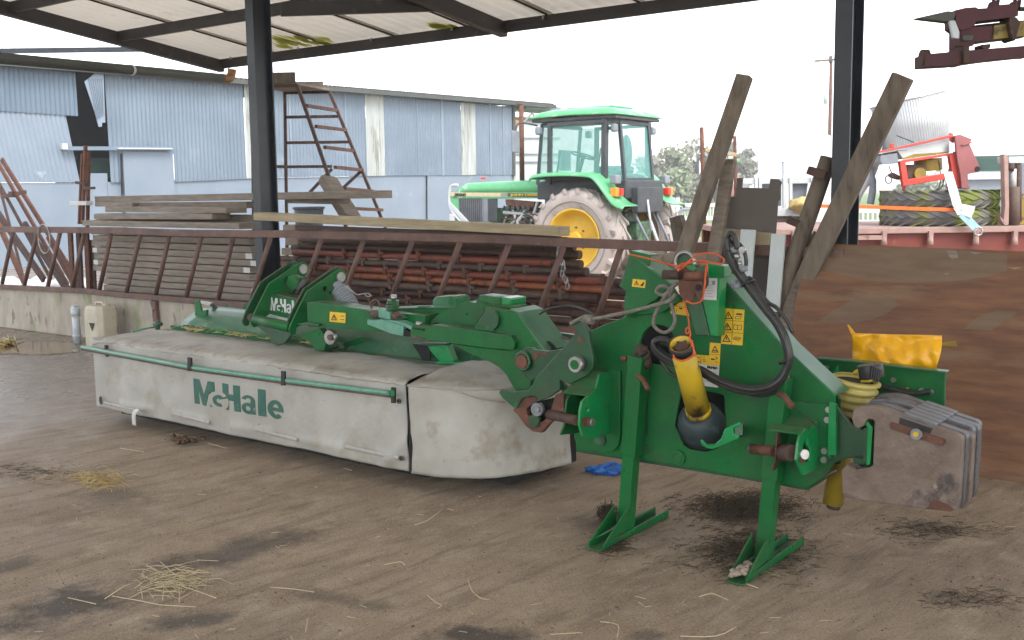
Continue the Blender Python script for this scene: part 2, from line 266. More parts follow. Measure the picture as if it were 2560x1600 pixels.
# ---------------------------------------------------------------- mesh builder
ROOT = {}
class B:
    def __init__(s): s.v = []; s.f = []; s.sm = []
    def add(s, vs, fs, smooth=False):
        o = len(s.v); s.v += [Vector(p) for p in vs]; s.f += [tuple(i + o for i in f) for f in fs]; s.sm += [smooth] * len(fs); return s
    def hexa(s, p): # 8 points: bottom 4 then top 4
        return s.add(p, [(0, 3, 2, 1), (4, 5, 6, 7), (0, 1, 5, 4), (1, 2, 6, 5), (2, 3, 7, 6), (3, 0, 4, 7)])
    def box(s, c, size, ax=Vector((1, 0, 0)), ay=Vector((0, 1, 0)), az=Z3):
        c = Vector(c); a, b_, d = size[0] / 2, size[1] / 2, size[2] / 2
        return s.hexa([c + ax * x * a + ay * y * b_ + az * z * d for z in (-1, 1) for x, y in ((-1, -1), (1, -1), (1, 1), (-1, 1))])
    def beam(s, p0, p1, wd, ht, up=Z3):
        p0 = Vector(p0); p1 = Vector(p1); d = (p1 - p0); L = d.length; d.normalize(); sd_ = d.cross(up)
        if sd_.length < 1e-4: sd_ = d.cross(Vector((1, 0, 0)))
        sd_.normalize(); u = sd_.cross(d)
        return s.box((p0 + p1) / 2, (L, wd, ht), d, sd_, u)
    def tube(s, pts, r, seg=10, cap=True, r2=None, closed=False):
        pts = [Vector(p) for p in pts]; n = len(pts); rings = []; nrm = None
        for i, p in enumerate(pts):
            if closed: t = pts[(i + 1) % n] - pts[i - 1]
            else: t = pts[min(i + 1, n - 1)] - pts[max(i - 1, 0)]
            t.normalize()
            if nrm is None:
                nrm = t.cross(Z3)
                if nrm.length < .01: nrm = t.cross(Vector((1, 0, 0)))
            nrm = nrm - t * nrm.dot(t); nrm.normalize(); bn = t.cross(nrm)
            rr = r[i] if isinstance(r, (list, tuple)) else (r if r2 is None else r + (r2 - r) * i / (n - 1))
            rings.append([p + (nrm * math.cos(a) + bn * math.sin(a)) * rr for a in [2 * math.pi * k / seg for k in range(seg)]])
        vs = [q for ring in rings for q in ring]
        m_ = n if closed else n - 1
        fs = [(i * seg + k, i * seg + (k + 1) % seg, ((i + 1) % n) * seg + (k + 1) % seg, ((i + 1) % n) * seg + k) for i in range(m_) for k in range(seg)]
        o = len(s.v); s.add(vs, fs, True)
        if cap and not closed:
            s.f += [tuple(o + k for k in range(seg))[::-1], tuple(o + (n - 1) * seg + k for k in range(seg))]; s.sm += [False, False]
        return s
    def disc(s, c, ax, r, t, seg=16): ax = Vector(ax).normalized(); return s.tube([Vector(c) - ax * t / 2, Vector(c) + ax * t / 2], r, seg)
    def plate(s, pts, n, t, holes=()): # world points on a plane, extruded by t along n
        n = Vector(n).normalized(); loops = [[Vector(p) for p in pts]] + [[Vector(p) for p in h] for h in holes]
        flat = [p for l in loops for p in l]; N_ = len(flat)
        tr = geometry.tessellate_polygon(loops)
        tr = [t_ for t_ in tr if len(set(t_)) == 3]
        vs = flat + [p + n * t for p in flat]; fs = []
        for a in tr:
            cr = (flat[a[1]] - flat[a[0]]).cross(flat[a[2]] - flat[a[0]])
            a = a if cr.dot(n) < 0 else a[::-1]
            fs += [tuple(a), tuple(i + N_ for i in a[::-1])]
        o = 0
        for li, l in enumerate(loops):
            m_ = len(l); ar = Vector()
            for i in range(m_): ar += (l[i] - l[0]).cross(l[(i + 1) % m_] - l[0])
            fl = (ar.dot(n) > 0) != (li > 0)
            for i in range(m_):
                q = (o + i, o + (i + 1) % m_, o + (i + 1) % m_ + N_, o + i + N_); fs.append(q if fl else q[::-1])
            o += m_
        return s.add(vs, fs)
    def sheet(s, P, nu, nv, smooth=True, thick=0): # P(i/nu, j/nv) -> point
        vs = [P(i / nu, j / nv) for j in range(nv + 1) for i in range(nu + 1)]
        fs = [(j * (nu + 1) + i, j * (nu + 1) + i + 1, (j + 1) * (nu + 1) + i + 1, (j + 1) * (nu + 1) + i) for j in range(nv) for i in range(nu)]
        return s.add(vs, fs, smooth)
    def blob(s, c, r, seed=0, amp=.3, seg=8):
        vs = []; fs = []
        for j in range(seg + 1):
            th = math.pi * j / seg
            for i in range(seg * 2):
                ph = math.pi * i / seg; d = Vector((math.sin(th) * math.cos(ph), math.sin(th) * math.sin(ph), math.cos(th)))
                k = 1 + amp * noise.noise(d * 1.7 + Vector((seed * 3.1, seed, 0)))
                vs.append(Vector(c) + Vector((d.x * r[0], d.y * r[1], d.z * r[2])) * k)
        m_ = seg * 2
        for j in range(seg):
            for i in range(m_): fs.append((j * m_ + i, (j + 1) * m_ + i, (j + 1) * m_ + (i + 1) % m_, j * m_ + (i + 1) % m_))
        return s.add(vs, fs, True)
    def build(s, name, m, parent=None, bevel=0, solid=0, label=None):
        me = bpy.data.meshes.new(name); root = parent; off = Vector()
        if parent is not None: off = ROOT[parent.name]
        elif s.v:
            xs = s.v; off = Vector((sum(p.x for p in xs) / len(xs), sum(p.y for p in xs) / len(xs), min(p.z for p in xs)))
        me.from_pydata([tuple(p - off) for p in s.v], [], s.f); me.polygons.foreach_set('use_smooth', s.sm)
        me.materials.append(K[m] if isinstance(m, str) else m); me.update()
        o = bpy.data.objects.new(name, me); col.objects.link(o)
        if parent is not None: o.parent = parent; 
        else: o.location = off
        ROOT[o.name] = off
        if solid:
            md = o.modifiers.new('solid', 'SOLIDIFY'); md.thickness = solid; md.offset = 0
        if bevel:
            md = o.modifiers.new('bevel', 'BEVEL'); md.width = bevel; md.segments = 2; md.limit_method = 'ANGLE'; md.angle_limit = R(40)
        if label: o['label'] = label
        return o
def tag(o, label, cat, group=None):
    o['label'] = label; o['category'] = cat
    if group: o['group'] = group
    return o
def struct(o): o['kind'] = 'structure'; return o
def thing(name, label, cat, loc, group=None):
    o = bpy.data.objects.new(name, None); col.objects.link(o); o.location = loc; o.empty_display_size = .1; ROOT[o.name] = Vector(loc)
    return tag(o, label, cat, group)
def smooth_path(pts, k=6):
    pts = [Vector(p) for p in pts]; out = []
    for i in range(len(pts) - 1):
        a = pts[max(i - 1, 0)]; b_ = pts[i]; c = pts[i + 1]; d = pts[min(i + 2, len(pts) - 1)]
        for j in range(k):
            t = j / k; out.append(.5 * ((2 * b_) + (c - a) * t + (2 * a - 5 * b_ + 4 * c - d) * t * t + (3 * b_ - a - 3 * c + d) * t ** 3))
    out.append(pts[-1]); return out
def text(name, s, p, ax, up, height, width, m, parent, bold=0, thick=.002, shear=0):
    cu = bpy.data.curves.new('t', 'FONT'); cu.body = s; cu.size = 1; cu.offset = bold; cu.extrude = .01; cu.shear = shear
    o = bpy.data.objects.new('t', cu); col.objects.link(o); dg = bpy.context.evaluated_depsgraph_get()
    me = bpy.data.meshes.new_from_object(o.evaluated_get(dg)); col.objects.unlink(o); bpy.data.objects.remove(o)
    xs = [v.co.x for v in me.vertices]; ys = [v.co.y for v in me.vertices]; x0, x1, y0, y1 = min(xs), max(xs), min(ys), max(ys)
    ax = Vector(ax).normalized(); up = Vector(up); up = (up - ax * up.dot(ax)).normalized(); nn = ax.cross(up)
    b = B(); b.v = [Vector(p) + ax * ((v.co.x - x0) / (x1 - x0) * width) + up * ((v.co.y - y0) / (y1 - y0) * height) + nn * (v.co.z * thick / .01) for v in me.vertices]
    b.f = [tuple(q.vertices) for q in me.polygons]; b.sm = [False] * len(b.f)
    bpy.data.meshes.remove(me)
    return b.build(name, m, parent)
def mp(f, pts, fr, *a): return [fr(*f(*p), *a) for p in pts]
I = lambda x, y: (x, y)
def ring(c, ax1, ax2, r1, r2=None, n=16): 
    r2 = r2 or r1; return [Vector(c) + ax1 * math.cos(2 * math.pi * k / n) * r1 + ax2 * math.sin(2 * math.pi * k / n) * r2 for k in range(n)]

exec_parts = []

# ================================================================ THE SETTING
rnd = random.Random(3)
def ground():
    b = B()
    b.add([(-400, -60, 0), (400, -60, 0), (400, 900, 0), (-400, 900, 0)], [(0, 1, 2, 3)])
    o = b.build('ground', ground_mat()); o.location = (0, 0, 0)
    for v in o.data.vertices: v.co += Vector((0, 420, 0))
    struct(o)
ground()
pud = B(); pp = [(-60, 868), (30, 852), (110, 858), (170, 856), (188, 862), (200, 880), (150, 884), (80, 889), (40, 884), (-60, 890)]
pud.add([G(*q) + Z3 * .004 for q in pp], [tuple(range(len(pp)))]); struct(pud.build('puddle', 'water'))
gr = B(); gr.add([Vector((-40, 30, .01)), Vector((200, 60, .01)), Vector((200, 300, .01)), Vector((-200, 300, .01))], [(0, 1, 2, 3)]); struct(gr.build('field', 'grass'))

# ---- open shed: posts, roof
EAVE = 2.5; NR = -11.0  # roof runs on unseen behind the camera to cut front sky light
cn = W(553, 172, EAVE); ZB = cn.z; UC = (cn - WO).dot(WU)
q = PL(0, 25, cn, WU) - cn; SL = q.z / -q.dot(WN)            # roof rise per metre towards the yard
def roofz(n): return ZB + (EAVE - n) * SL
shed = thing('open_shed', 'open-fronted farm shed with black steel posts and a white sheeted roof over the mower', 'shed', WO + WU * 8)
for px in (668, 2111):
    c = W(px, 590, .12); u = (c - WO).dot(WU); b = B(); h = roofz(.1) + .05
    for n in (.02, .22): b.box(wl(u, n, h / 2), (.11, .014, h), WU, WN)
    b.box(wl(u, .12, h / 2), (.012, .188, h), WU, WN)
    b.build('post', 'bsteel', shed)
b = B()
for u in (20.5,):
    for n in (.02, .22): b.box(wl(u, n, 1.8), (.11, .014, 3.6), WU, WN)
    b.box(wl(u, .12, 1.8), (.012, .188, 3.6), WU, WN)
b.build('post', 'bsteel', shed)
def rb(u0, n0, u1, n1, z0, z1, wd, ht, nm): return B().beam(wl(u0, n0, z0), wl(u1, n1, z1), wd, ht).build(nm, 'beam', shed, .004)
PT = .12
rb(UC - .03, EAVE, 23, EAVE, ZB + PT / 2, ZB + PT / 2, .06, PT, 'edge_beam')
q1 = PL(298, 100, cn, WU); q2 = PL(30, 33, cn, WU); n1 = (q1 - WO).dot(WN); n2 = (q2 - WO).dot(WN); dn = (n2 - n1)
for k in range(16):
    n = n1 + dn * k
    if n < NR: break
    rb(UC - .05, n, 23, n, roofz(n) + PT / 2, roofz(n) + PT / 2, .06, PT, 'purlin')
cm = W(1258, 82, EAVE); UM = (cm - WO).dot(WU)
for u in (UC, UM, UM * 2 - UC):
    o = rb(u, EAVE + .02, u, NR, roofz(EAVE) + .03, roofz(NR) + .03, .1, .15, 'rafter')
a = PL(1112, 12, cm, WU); b0 = W(702, 24, .1)
B().beam(b0, a, .06, .12).build('brace', 'beam', shed)
# clips that hold the sheets
for px, py in ((576, 145), (745, 121), (928, 98), (1130, 72), (1358, 45)):
    B().box(W(px, py, EAVE - .05), (.02, .02, .03), WU, WN).build('sheet_clip', 'steel', shed)
# roof sheets, one part per bay of sheets
u = UC - .12; k = 0
while u < 23:
    u1 = u + 1.08; b = B()
    def P(i, j, u=u, k=k):
        uu = u - .06 + i * 1.2; n = EAVE + .42 + (NR - .7 - EAVE) * j
        return wl(uu, n, roofz(n) + PT + .03 + .011 * math.cos(uu * 2 * math.pi / .18) + .012 * (k % 2))
    b.sheet(P, 24, 6); b.build('roof_sheet', 'rsheet', shed, solid=.006)
    B().beam(wl(u, EAVE + .4, roofz(EAVE + .4) + PT + .008), wl(u, NR, roofz(NR) + PT + .008), .022, .012).build('lap_strip', 'dark', shed)
    u = u1; k += 1
def RP(x, y): 
    p0 = wl(8, EAVE, roofz(EAVE) + PT - .004); nn_ = (WN * SL + Z3).normalized(); return PL(x, y, p0, nn_)
ag = B(); ag2 = B(); ra = random.Random(11)
for i in range(34):
    x = 700 + 118 * ra.random() ** 1.5; y = 90 + 24 * ra.random() + (x - 760) * -.07; L_ = ra.uniform(.15, .5); w_ = ra.uniform(.02, .07); p = RP(x, y); d = (WN - Z3 * SL).normalized()
    ag.add([p - d * L_ / 2, p - WU * w_, p + d * L_ / 2, p + WU * w_], [(0, 1, 2, 3)])
    p = RP(1080 + 60 * ra.random(), 62 + 8 * ra.random()); ag2.add([p - d * L_ / 3, p - WU * w_ * .6, p + d * L_ / 3, p + WU * w_ * .6], [(0, 1, 2, 3)])
am = mat('yellow_green_algae', (.40, .42, .06), (.50, .50, .18), 8, .9); an_ = am.node_tree; at_ = an_.nodes.new('ShaderNodeBsdfTranslucent'); at_.inputs[0].default_value = (.6, .62, .12, 1); ax2 = an_.nodes.new('ShaderNodeMixShader'); ax2.inputs[0].default_value = .6
an_.links.new(an_.nodes['Principled BSDF'].outputs[0], ax2.inputs[1]); an_.links.new(at_.outputs[0], ax2.inputs[2]); an_.links.new(ax2.outputs[0], an_.nodes['Material Output'].inputs[0])
ag.build('algae_stain', am, shed); ag2.build('algae_stain', am, shed)
# gutter pipe at the left, elbow up to the shed corner
gp = thing('gutter_pipe', 'long grey-green gutter pipe with a brown elbow below the shed roof corner', 'gutter', W(560, 195, .6))
g0 = DY(-60, 140, 9.0); g1 = DY(562, 196, 12.2)
B().tube([g0, g1], .05, 12).build('pipe', 'gut', gp)
gm_ = g0.lerp(g1, .55); B().disc(gm_, g1 - g0, .054, .03).build('pipe_joint', 'drain', gp)
B().tube(smooth_path([g1 - (g1 - g0).normalized() * .05, DY(572, 196, 12.25), DY(578, 188, 12.3), DY(580, 172, 12.3)]), .05, 12).build('elbow', 'brownp', gp)
tb = B(); tb.beam(DY(-40, 128, 16), DY(378, 123, 16), .08, .07); tag(tb.build('steel_tie_bar', 'bsteel'), 'dark horizontal steel bar crossing the sky left of the shed roof corner', 'bar')

# ---- low wall and feed barrier
b = B()
def P(i, j):
    return wl(-4 + 18 * i, 0, .53 * j)
b.box(wl(8, .08, .262), (24, .16, .524), WU, WN)
tag(b.build('low_wall', 'conc', bevel=.012), 'low mossy concrete feed wall under the rusty barrier', 'wall')
fb = thing('feed_barrier', 'rusty feed barrier with slanted bars standing on the low concrete wall', 'feed barrier', wl(4, 0, .53))
tp = [(-60, 566), (150, 567), (298, 568), (446, 574), (720, 575.6), (1240, 586), (1440, 595), (1702, 604), (1997, 616), (2110, 622)]
pts = [W(x, y, -.01) - Z3 * .035 for x, y in tp]
for nm, PA in (('top_rail', pts), ('bottom_rail', [W(x, y, -.02) - Z3 * .028 for x, y in ((-60, 708), (0, 711), (210, 721), (298, 730), (506, 747), (610, 756))] + [wl(9, -.02, .55), wl(11.4, -.02, .55)])):
    b = B()
    for a, c in zip(PA[:-1], PA[1:]): b.beam(a, c + (c - a).normalized() * .004, .05, .07 if nm == 'top_rail' else .056)
    b.build(nm, 'rail', fb, .004)
for tx, bx in ((36, 7), (97, 62), (153, 120), (213, 181), (280, 248), (353, 315), (426, 388), (506, 464), (586, 543), (679, 625), (806, 742), (912, 845), (1034, 962), (1153, 1075), (1276, 1197), (1413, 1334), (1556, 1482)):
    t = W(tx, 600, -.01); ut = (t - WO).dot(WU); t2 = W(bx, 730, -.02); ub = (t2 - WO).dot(WU)
    zt = 1.23 - max(0, (ut - 7)) * .006; B().tube([wl(ut, -.01, zt), wl(ub, -.02, .56)], .024, 10).build('slanted_bar', 'rail', fb)
for x in (386,):
    a = W(x, 752, -.03); b = B(); b.beam(a, W(x + 6, 815, -.03), .07, .035, WN); b.beam(W(x - 6, 752, -.02) , W(x + 2, 775, -.04), .05, .03, WN); b.build('support_bracket', 'rail', fb)
# thin wire loop on the rail
b = B(); cw = W(110, 597, -.05); b.tube(ring(cw, WU, Z3, .13, .17, 24), .006, 6, closed=True); tag(b.build('wire_loop', 'steel'), 'bent wire loop hooked over the rusty top rail at far left', 'wire')

# ---- stacked boards behind the barrier
NB = .5
for k in range(11):
    j = (rnd.random() - .5) * .06
    uL = (W(232, 640, NB) - WO).dot(WU) + j + (0.18 if k > 6 else 0); uR = (W(636 + rnd.uniform(-14, 8), 640, NB) - WO).dot(WU)
    z = 1.235 - .0735 * (k + 1) + .035
    b = B(); tilt = rnd.uniform(-.004, .004); n0 = NB + rnd.uniform(-.012, .012)
    b.beam(wl(uL, n0 + .12, z + tilt), wl(uR, n0 + .12, z - tilt), .24, .066)
    ords = ['topmost', 'second', 'third', 'fourth', 'fifth', 'sixth', 'seventh', 'eighth', 'ninth', 'tenth', 'lowest visible']
    o = b.build('scaffold_board', 'wood2', bevel=.006)
    tag(o, ('%s board from the top' % ords[k] if k not in (0, 10) else ords[k] + ' board') + ' in the grey stack behind the slanted bars', 'board', 'grey boards stacked behind the feed barrier')
    if k in (3, 4, 5, 8): B().box(wl(uR - .05, n0 - .0035, z), (.1, .006, .055), WU, WN).build('paint_mark', 'white', o)
    if k in (3, 5): B().box(wl(uL + .05, n0 - .0035, z), (.09, .006, .055), WU, WN).build('paint_mark', 'white', o)
def board(nm, m, p0, p1, wd, th, label, cat='board', group=None, up=Z3): # px ends of the front-top edge on plane n
    a = p0 + WN * wd / 2 - Z3 * th / 2; c = p1 + WN * wd / 2 - Z3 * th / 2
    o = B().beam(a, c, wd, th, up).build(nm, m, bevel=.005); return tag(o, label, cat, group)
board('scaffold_board', 'wood2', W(205, 551, .3), W(598, 558, .3), .24, .062, 'wide grey board lying directly on the feed barrier rail, lowest of the loose four', group='loose boards on top of the stack')
board('scaffold_board', 'wood2', W(234, 535, .38), W(530, 534, .38), .24, .062, 'short grey board second from the bottom of the loose boards on the stack', group='loose boards on top of the stack')
board('scaffold_board', 'wood2', W(262, 517, .40), W(565, 519, .40), .27, .06, 'grey board with its broad top face showing, under the long top board', group='loose boards on top of the stack')
board('long_board', 'wood2', W(236, 491, .75), W(941, 476, .75), .22, .075, 'very long grey board topmost on the stack, running past the black post', group='loose boards on top of the stack')
board('scaffold_board', 'wood', W(262, 507, .70), W(615, 504, .70), .22, .07, 'dark grey board at the back of the stack just under the long top board', group='loose boards on top of the stack')
board('scaffold_board', 'wood', W(240, 534, .66), W(640, 538, .66), .22, .09, 'thick dark board at the back of the stack behind the loose boards', group='loose boards on top of the stack')
board('timber_block', 'wood', W(716, 484, .85), W(839, 486, .85), .2, .1, 'short timber block beneath the long board right of the black post', 'timber')
board('timber_block', 'wood2', W(237, 506, .62), W(330, 506, .62), .2, .05, 'short stub of board wedged under the long top board at its left end', 'timber')
board('pale_plank', 'woodp', W(633, 531, -.09), W(1397, 567, -.09), .15, .072, 'long pale sawn plank lying along the rusty top rail', 'plank')
o = B().beam(W(745, 568, .02), W(1396, 593, .02), .07, .04).build('steel_angle', 'rustd'); tag(o, 'rusty steel strip lying under the pale plank on the rail', 'steel strip')
o = B().beam(DY(818, 448, 11.6), DY(880, 548, 11.2), .1, .2, WN).build('leaning_timber', 'wood', bevel=.006); tag(o, 'thick weathered timber leaning behind the end of the long top board', 'timber')
o = B().box(W(203, 408 + 100, .55), (.36, .1, .05), WU, WN).build('white_batten', 'white', bevel=.004); tag(o, 'short white painted batten sticking out left of the board stack', 'batten')
# bricks and props holding the right side of the stack
for i, (x, y) in enumerate(((742, 570), (748, 604), (738, 628), (735, 650), (762, 590))):
    o = B().box(W(x, y, .7), (.2, .2, .07), WU, WN).build('concrete_block', 'stone', bevel=.008)
    tag(o, ['uppermost broken block', 'second broken block from the top', 'third broken block from the top', 'lowest broken block', 'forward broken block near the pale plank'][i] + ' of the small pile right of the black post', 'block', 'broken blocks right of the black post')
# bucket
bk = thing('bucket', 'grey plastic bucket standing behind the pale plank near the black post', 'bucket', DY(772, 540, 10.6))
cb = DY(772, 520, 10.6); b = B()
b.tube([cb - Z3 * .3, cb], [.125, .145], 24, cap=False); b.build('body', 'bucket', bk, solid=.006); B().tube(ring(cb, Vector((1, 0, 0)), Vector((0, 1, 0)), .15, n=28), .012, 8, closed=True).build('rim', 'bucket', bk)
B().disc(cb - Z3 * .04, Z3, .138, .004, 24).build('lid', 'bucket', bk)
wp = W(772, 545, .3)
# ---- steel props behind the barrier
cols = ['greyrust', 'rustd', 'redor', 'greyrust', 'redor', 'orange', 'greyrust', 'rustd', 'rustd', 'greyrust', 'rustd']
words = ['grey-brown', 'dark rusty', 'red-orange', 'grey-brown', 'red and rusty', 'bright orange', 'grey-brown', 'dark rusty', 'dark brown', 'grey-brown', 'dark rusty']
lefts = [760, 745, 735, 672, 690, 860, 830, 880, 700, 760, 720]
order = ['topmost', 'second', 'third', 'fourth', 'fifth', 'sixth', 'seventh', 'eighth', 'ninth', 'tenth', 'lowest']
pl = .42; uR0 = (W(1520, 700, pl) - WO).dot(WU)
for k in range(11):
    z = 1.165 - .0665 * k; uL = (W(lefts[k], 650, pl) - WO).dot(WU); uR = (uR0 + rnd.uniform(-.3, .42)) if k > 3 else (W(1432 + 8 * k, 640, pl) - WO).dot(WU); n = pl + (k % 2) * .03 + rnd.uniform(-.01, .01)
    t = thing('steel_prop', ('%s %s tube %sin the pile behind the slanted bars' % (order[k], words[k], 'from the top ' if 0 < k < 10 else '')), 'steel tube', wl((uL + uR) / 2, n, z - .03), 'steel props piled behind the feed barrier')
    dz = rnd.uniform(-.012, .012)
    b = B(); b.tube([wl(uL, n, z + dz), wl(uL + .4 * (uR - uL), n, z), wl(uR, n, z - dz)], .029, 12); b.build('tube', cols[k], t)
    b = B(); b.tube([wl(uR - .25, n, z - dz), wl(uR + .02, n, z - dz)], .036, 12); b.build('sleeve', 'rustd', t)
    u = uL + .3 + rnd.random() * .5
    if k > 1:
        while u < uR - .3:
            b = B(); b.box(wl(u, n - .034, z + .015), (.035, .012, .09), WU, WN); b.box(wl(u + .03, n - .045, z + .03), (.06, .02, .022), WU, WN); b.disc(wl(u, n, z), WU, .036, .03, 10); b.build('clip', 'rust' if k % 3 else cols[k], t)
            u += .47
for k in range(13):
    z = 1.2 - .06 * k; uL = (W(720 + rnd.uniform(0, 60), 650, .5) - WO).dot(WU); uR = (uR0 + rnd.uniform(-.2, .55)) if k > 4 else (W(1420 + 6 * k, 640, .5) - WO).dot(WU)
    o = B().tube([wl(uL, .52, z), wl(uR, .52 + rnd.uniform(-.03, .03), z + rnd.uniform(-.02, .02))], .03, 8).build('steel_prop', rnd.choice(['rustd', 'greyrust', 'rust']))
    tag(o, ['first', 'second', 'third', 'fourth', 'fifth', 'sixth', 'seventh', 'eighth', 'ninth', 'tenth', 'eleventh', 'twelfth', 'thirteenth'][k] + ' tube from the top in the dark rear layer of the tube pile', 'steel tube', 'rear layer of rusty tubes')
# two chains hanging near the tyre
b = B()
for i in range(16):
    c = W(1392 + i * 1.6 + 4 * math.sin(i), 603 + i * 7.5, .3); b.tube(ring(c, WU if i % 2 else WN, Z3, .018, .026, 8), .005, 5, closed=True)
tag(b.build('chain', 'steel'), 'short steel chain hanging from the top rail over the ends of the tubes', 'chain')
# ---- rusty bars leaning at the left
bars = [((-12, 395), (170, 712), .06, 1.0), ((-12, 440), (128, 700), .05, .9), ((4, 398), (215, 735), .07, 1.2), ((-14, 520), (110, 700), .09, .7), ((-10, 545), (60, 705), .09, 1.1), ((60, 560), (176, 735), .1, .55), ((120, 590), (200, 740), .08, .9), ((0, 470), (60, 700), .05, 1.4)]
nmw = ['tallest rusty bar', 'second rusty bar from the left edge', 'thick rusty bar nearest the upright pair', 'dark wide bar crossing low at the left edge', 'dark bar showing between the first two slanted bars', 'broad rusty channel in front of the others', 'short broad channel beside the uprights', 'thin bar deepest in the bundle']
for i, (a, c, wd, n) in enumerate(bars):
    a = W(*a, n); c = W(*c, n); o = B().beam(a, c, wd, wd * .45, WN).build('rusty_bar', 'rust' if i % 2 == 0 else 'rustd', bevel=.004)
    tag(o, nmw[i] + ' in the bundle leaning behind the barrier', 'bar', 'rusty bars leaning at the left')
for i, (a, c) in enumerate((((8, 480), (62, 490)), ((-2, 485), (30, 505)))):
    pass
x = thing('clamp', 'rusty cross clamp tying the leaning bars together at left', 'clamp', W(35, 485, .8)); B().beam(W(4, 492, .86), W(64, 480, .86), .03, .05).build('bar', 'rust', x); B().box(W(30, 486, .84), (.1, .05, .08), WU, WN).build('block', 'rustd', x)
ups = [((214, 364), (206, 560), .035), ((206, 385), (198, 560), .03), ((222, 380), (218, 600), .035)]
for i, (a, c, wd) in enumerate(ups):
    o = B().beam(W(*a, .62 + .05 * i), W(*c, .6 + .05 * i), wd, wd, WN).build('upright_bar', 'rust'); tag(o, ['tallest middle', 'left', 'right'][i] + ' rusty bar of the upright trio at the left end of the boards', 'bar', 'upright rusty bars')
x = thing('clamp', 'rusty clamp with short pegs around the upright trio of bars', 'clamp', W(213, 462, .6)); B().beam(W(190, 456, .58), W(216, 460, .58), .03, .03).build('peg', 'rustd', x); B().beam(W(210, 471, .56), W(236, 470, .56), .03, .03).build('peg', 'rustd', x); B().box(W(214, 466, .6), (.07, .05, .09), WU, WN).build('block', 'rust', x)
for i, (xa, xb, ya) in enumerate(((164, 187, 578), (186, 207, 582), (206, 226, 580), (222, 236, 600))):
    a = W((xa + xb) / 2, ya, .45 + .04 * i); c = W((xa + xb) / 2 + 8, 745, .45 + .04 * i); o = B().beam(a, c, .085, .03, WN).build('steel_channel', 'rustd' if i % 2 else 'rust', bevel=.004)
    tag(o, ['first', 'second', 'third', 'fourth'][i] + ' dark rusty channel from the left, standing against the end of the board stack', 'channel', 'rusty channels standing by the board stack')
b = B(); 
for i in range(6): b.blob(W(20 + i * 36, 712 + (i % 2) * 10, 2.2) , (.22, .2, .14), i, .4)
tag(b.build('plastic_wrap', 'white'), 'crumpled white plastic wrapping lying behind the leaning rusty bars', 'plastic')
# ---- jerrycan and drain pipe at the wall
jc = thing('jerrycan', 'dirty cream plastic canister with a black triangle standing against the low wall', 'canister', G(262, 872))
bp_ = W(205, 870, -.42); cj = G(258, 868); hz = .40
def jcs(c, w_, d_, h, ch=.05):
    b = B(); lv = [(0, .94), (.03, 1), (h - .09, 1), (h - .03, .92), (h, .78)]
    vs = []
    for z, k in lv:
        a = w_ / 2 * k; e = d_ / 2 * (k * .3 + .7); q = ch
        vs += [c + WU * x + WN * y + Z3 * z for x, y in ((-a + q, -e), (a - q, -e), (a, -e + q), (a, e - q), (a - q, e), (-a + q, e), (-a, e - q), (-a, -e + q))]
    fs = [(j * 8 + i, j * 8 + (i + 1) % 8, j * 8 + 8 + (i + 1) % 8, j * 8 + 8 + i) for j in range(4) for i in range(8)] + [tuple(range(8))[::-1], tuple(range(32, 40))]
    return b.add(vs, fs)
cj = wl((G(240, 868) - WO).dot(WU), -.25, 0)
jcs(cj, .34, .26, .45).build('body', 'canister', jc, .012)
B().tube(smooth_path([cj + WU * -.09 + Z3 * .44, cj + WU * -.07 + Z3 * .475, cj + WU * .03 + Z3 * .475, cj + WU * .05 + Z3 * .44]), .013, 8).build('handle', 'canister', jc)
B().disc(cj + WU * .1 + Z3 * .455, Z3, .03, .035, 14).build('cap', 'canister', jc)
tc_ = cj + WN * -.134 + Z3 * .24 + WU * .03
B().plate([tc_ + WU * -.055 + Z3 * .03, tc_ + WU * .055 + Z3 * .03, tc_ - Z3 * .06], -WN, .002).build('warning_triangle', 'blk', jc)
dp = thing('drain_pipe', 'pale plastic drain pipe standing upright beside the cream canister', 'pipe', W(190, 870, -.2))
ub = (W(192, 830, -.25) - WO).dot(WU)
B().tube([wl(ub, -.25, .0), wl(ub, -.25, .36)], .042, 16).build('pipe', 'drain', dp); B().tube([wl(ub, -.25, .3), wl(ub, -.25, .39)], .05, 16).build('socket', 'drain', dp); B().box(wl(ub, -.25, .40), (.06, .06, .03), WU, WN).build('stub', 'drain', dp); B().tube([wl(ub, -.25, .07), wl(ub, -.25, .09)], .052, 16).build('collar', 'drain', dp)

# ---- plywood sheet and what leans on the barrier at the right
plyn = Vector(); A0 = W(2022, 607, 0); A1 = W(2640, 632, 0); Bz0 = A0 + WN * -.45; Bz0.z = 0; Bz1 = A1 + WN * -.45; Bz1.z = 0
Bz0 = A0 - Z3 * A0.z + WN * -.5 - WU * .06; Bz1 = A1 - Z3 * A1.z + WN * -.5
pn = (A1 - A0).cross(Bz0 - A0).normalized()
if pn.dot(WN) < 0: pn = -pn
def PLY(x, y, off=0): return PL(x, y, A0 - pn * off, pn)
rg = [A0, A1, Bz1, Bz0 + (A0 - Bz0) * .0]
lf = [A0.lerp(Bz0, t) + WU * rnd.uniform(-.012, .012) for t in (1, .9, .8, .62, .5, .4, .3, .24, .2, .15, .1)]
lf = [p - pn * (p - A0).dot(pn) for p in lf]
ply = B().plate([A0, A1, Bz1] + lf, pn, .018).build('plywood_sheet', 'ply'); tag(ply, 'large old brown plywood sheet leaning on the wall behind the mower', 'plywood')
def leafp(pts, nm='pale_patch'): B().plate([PLY(*p, .002) for p in pts], pn, .0016).build(nm, 'plys', ply)
leafp([c4(470, 200), c4(620, 95), c4(760, 20), c4(860, -20), c4(1180, -20), c4(1230, 40), c4(1150, 110), c4(1000, 175), c4(800, 220), c4(620, 218)])
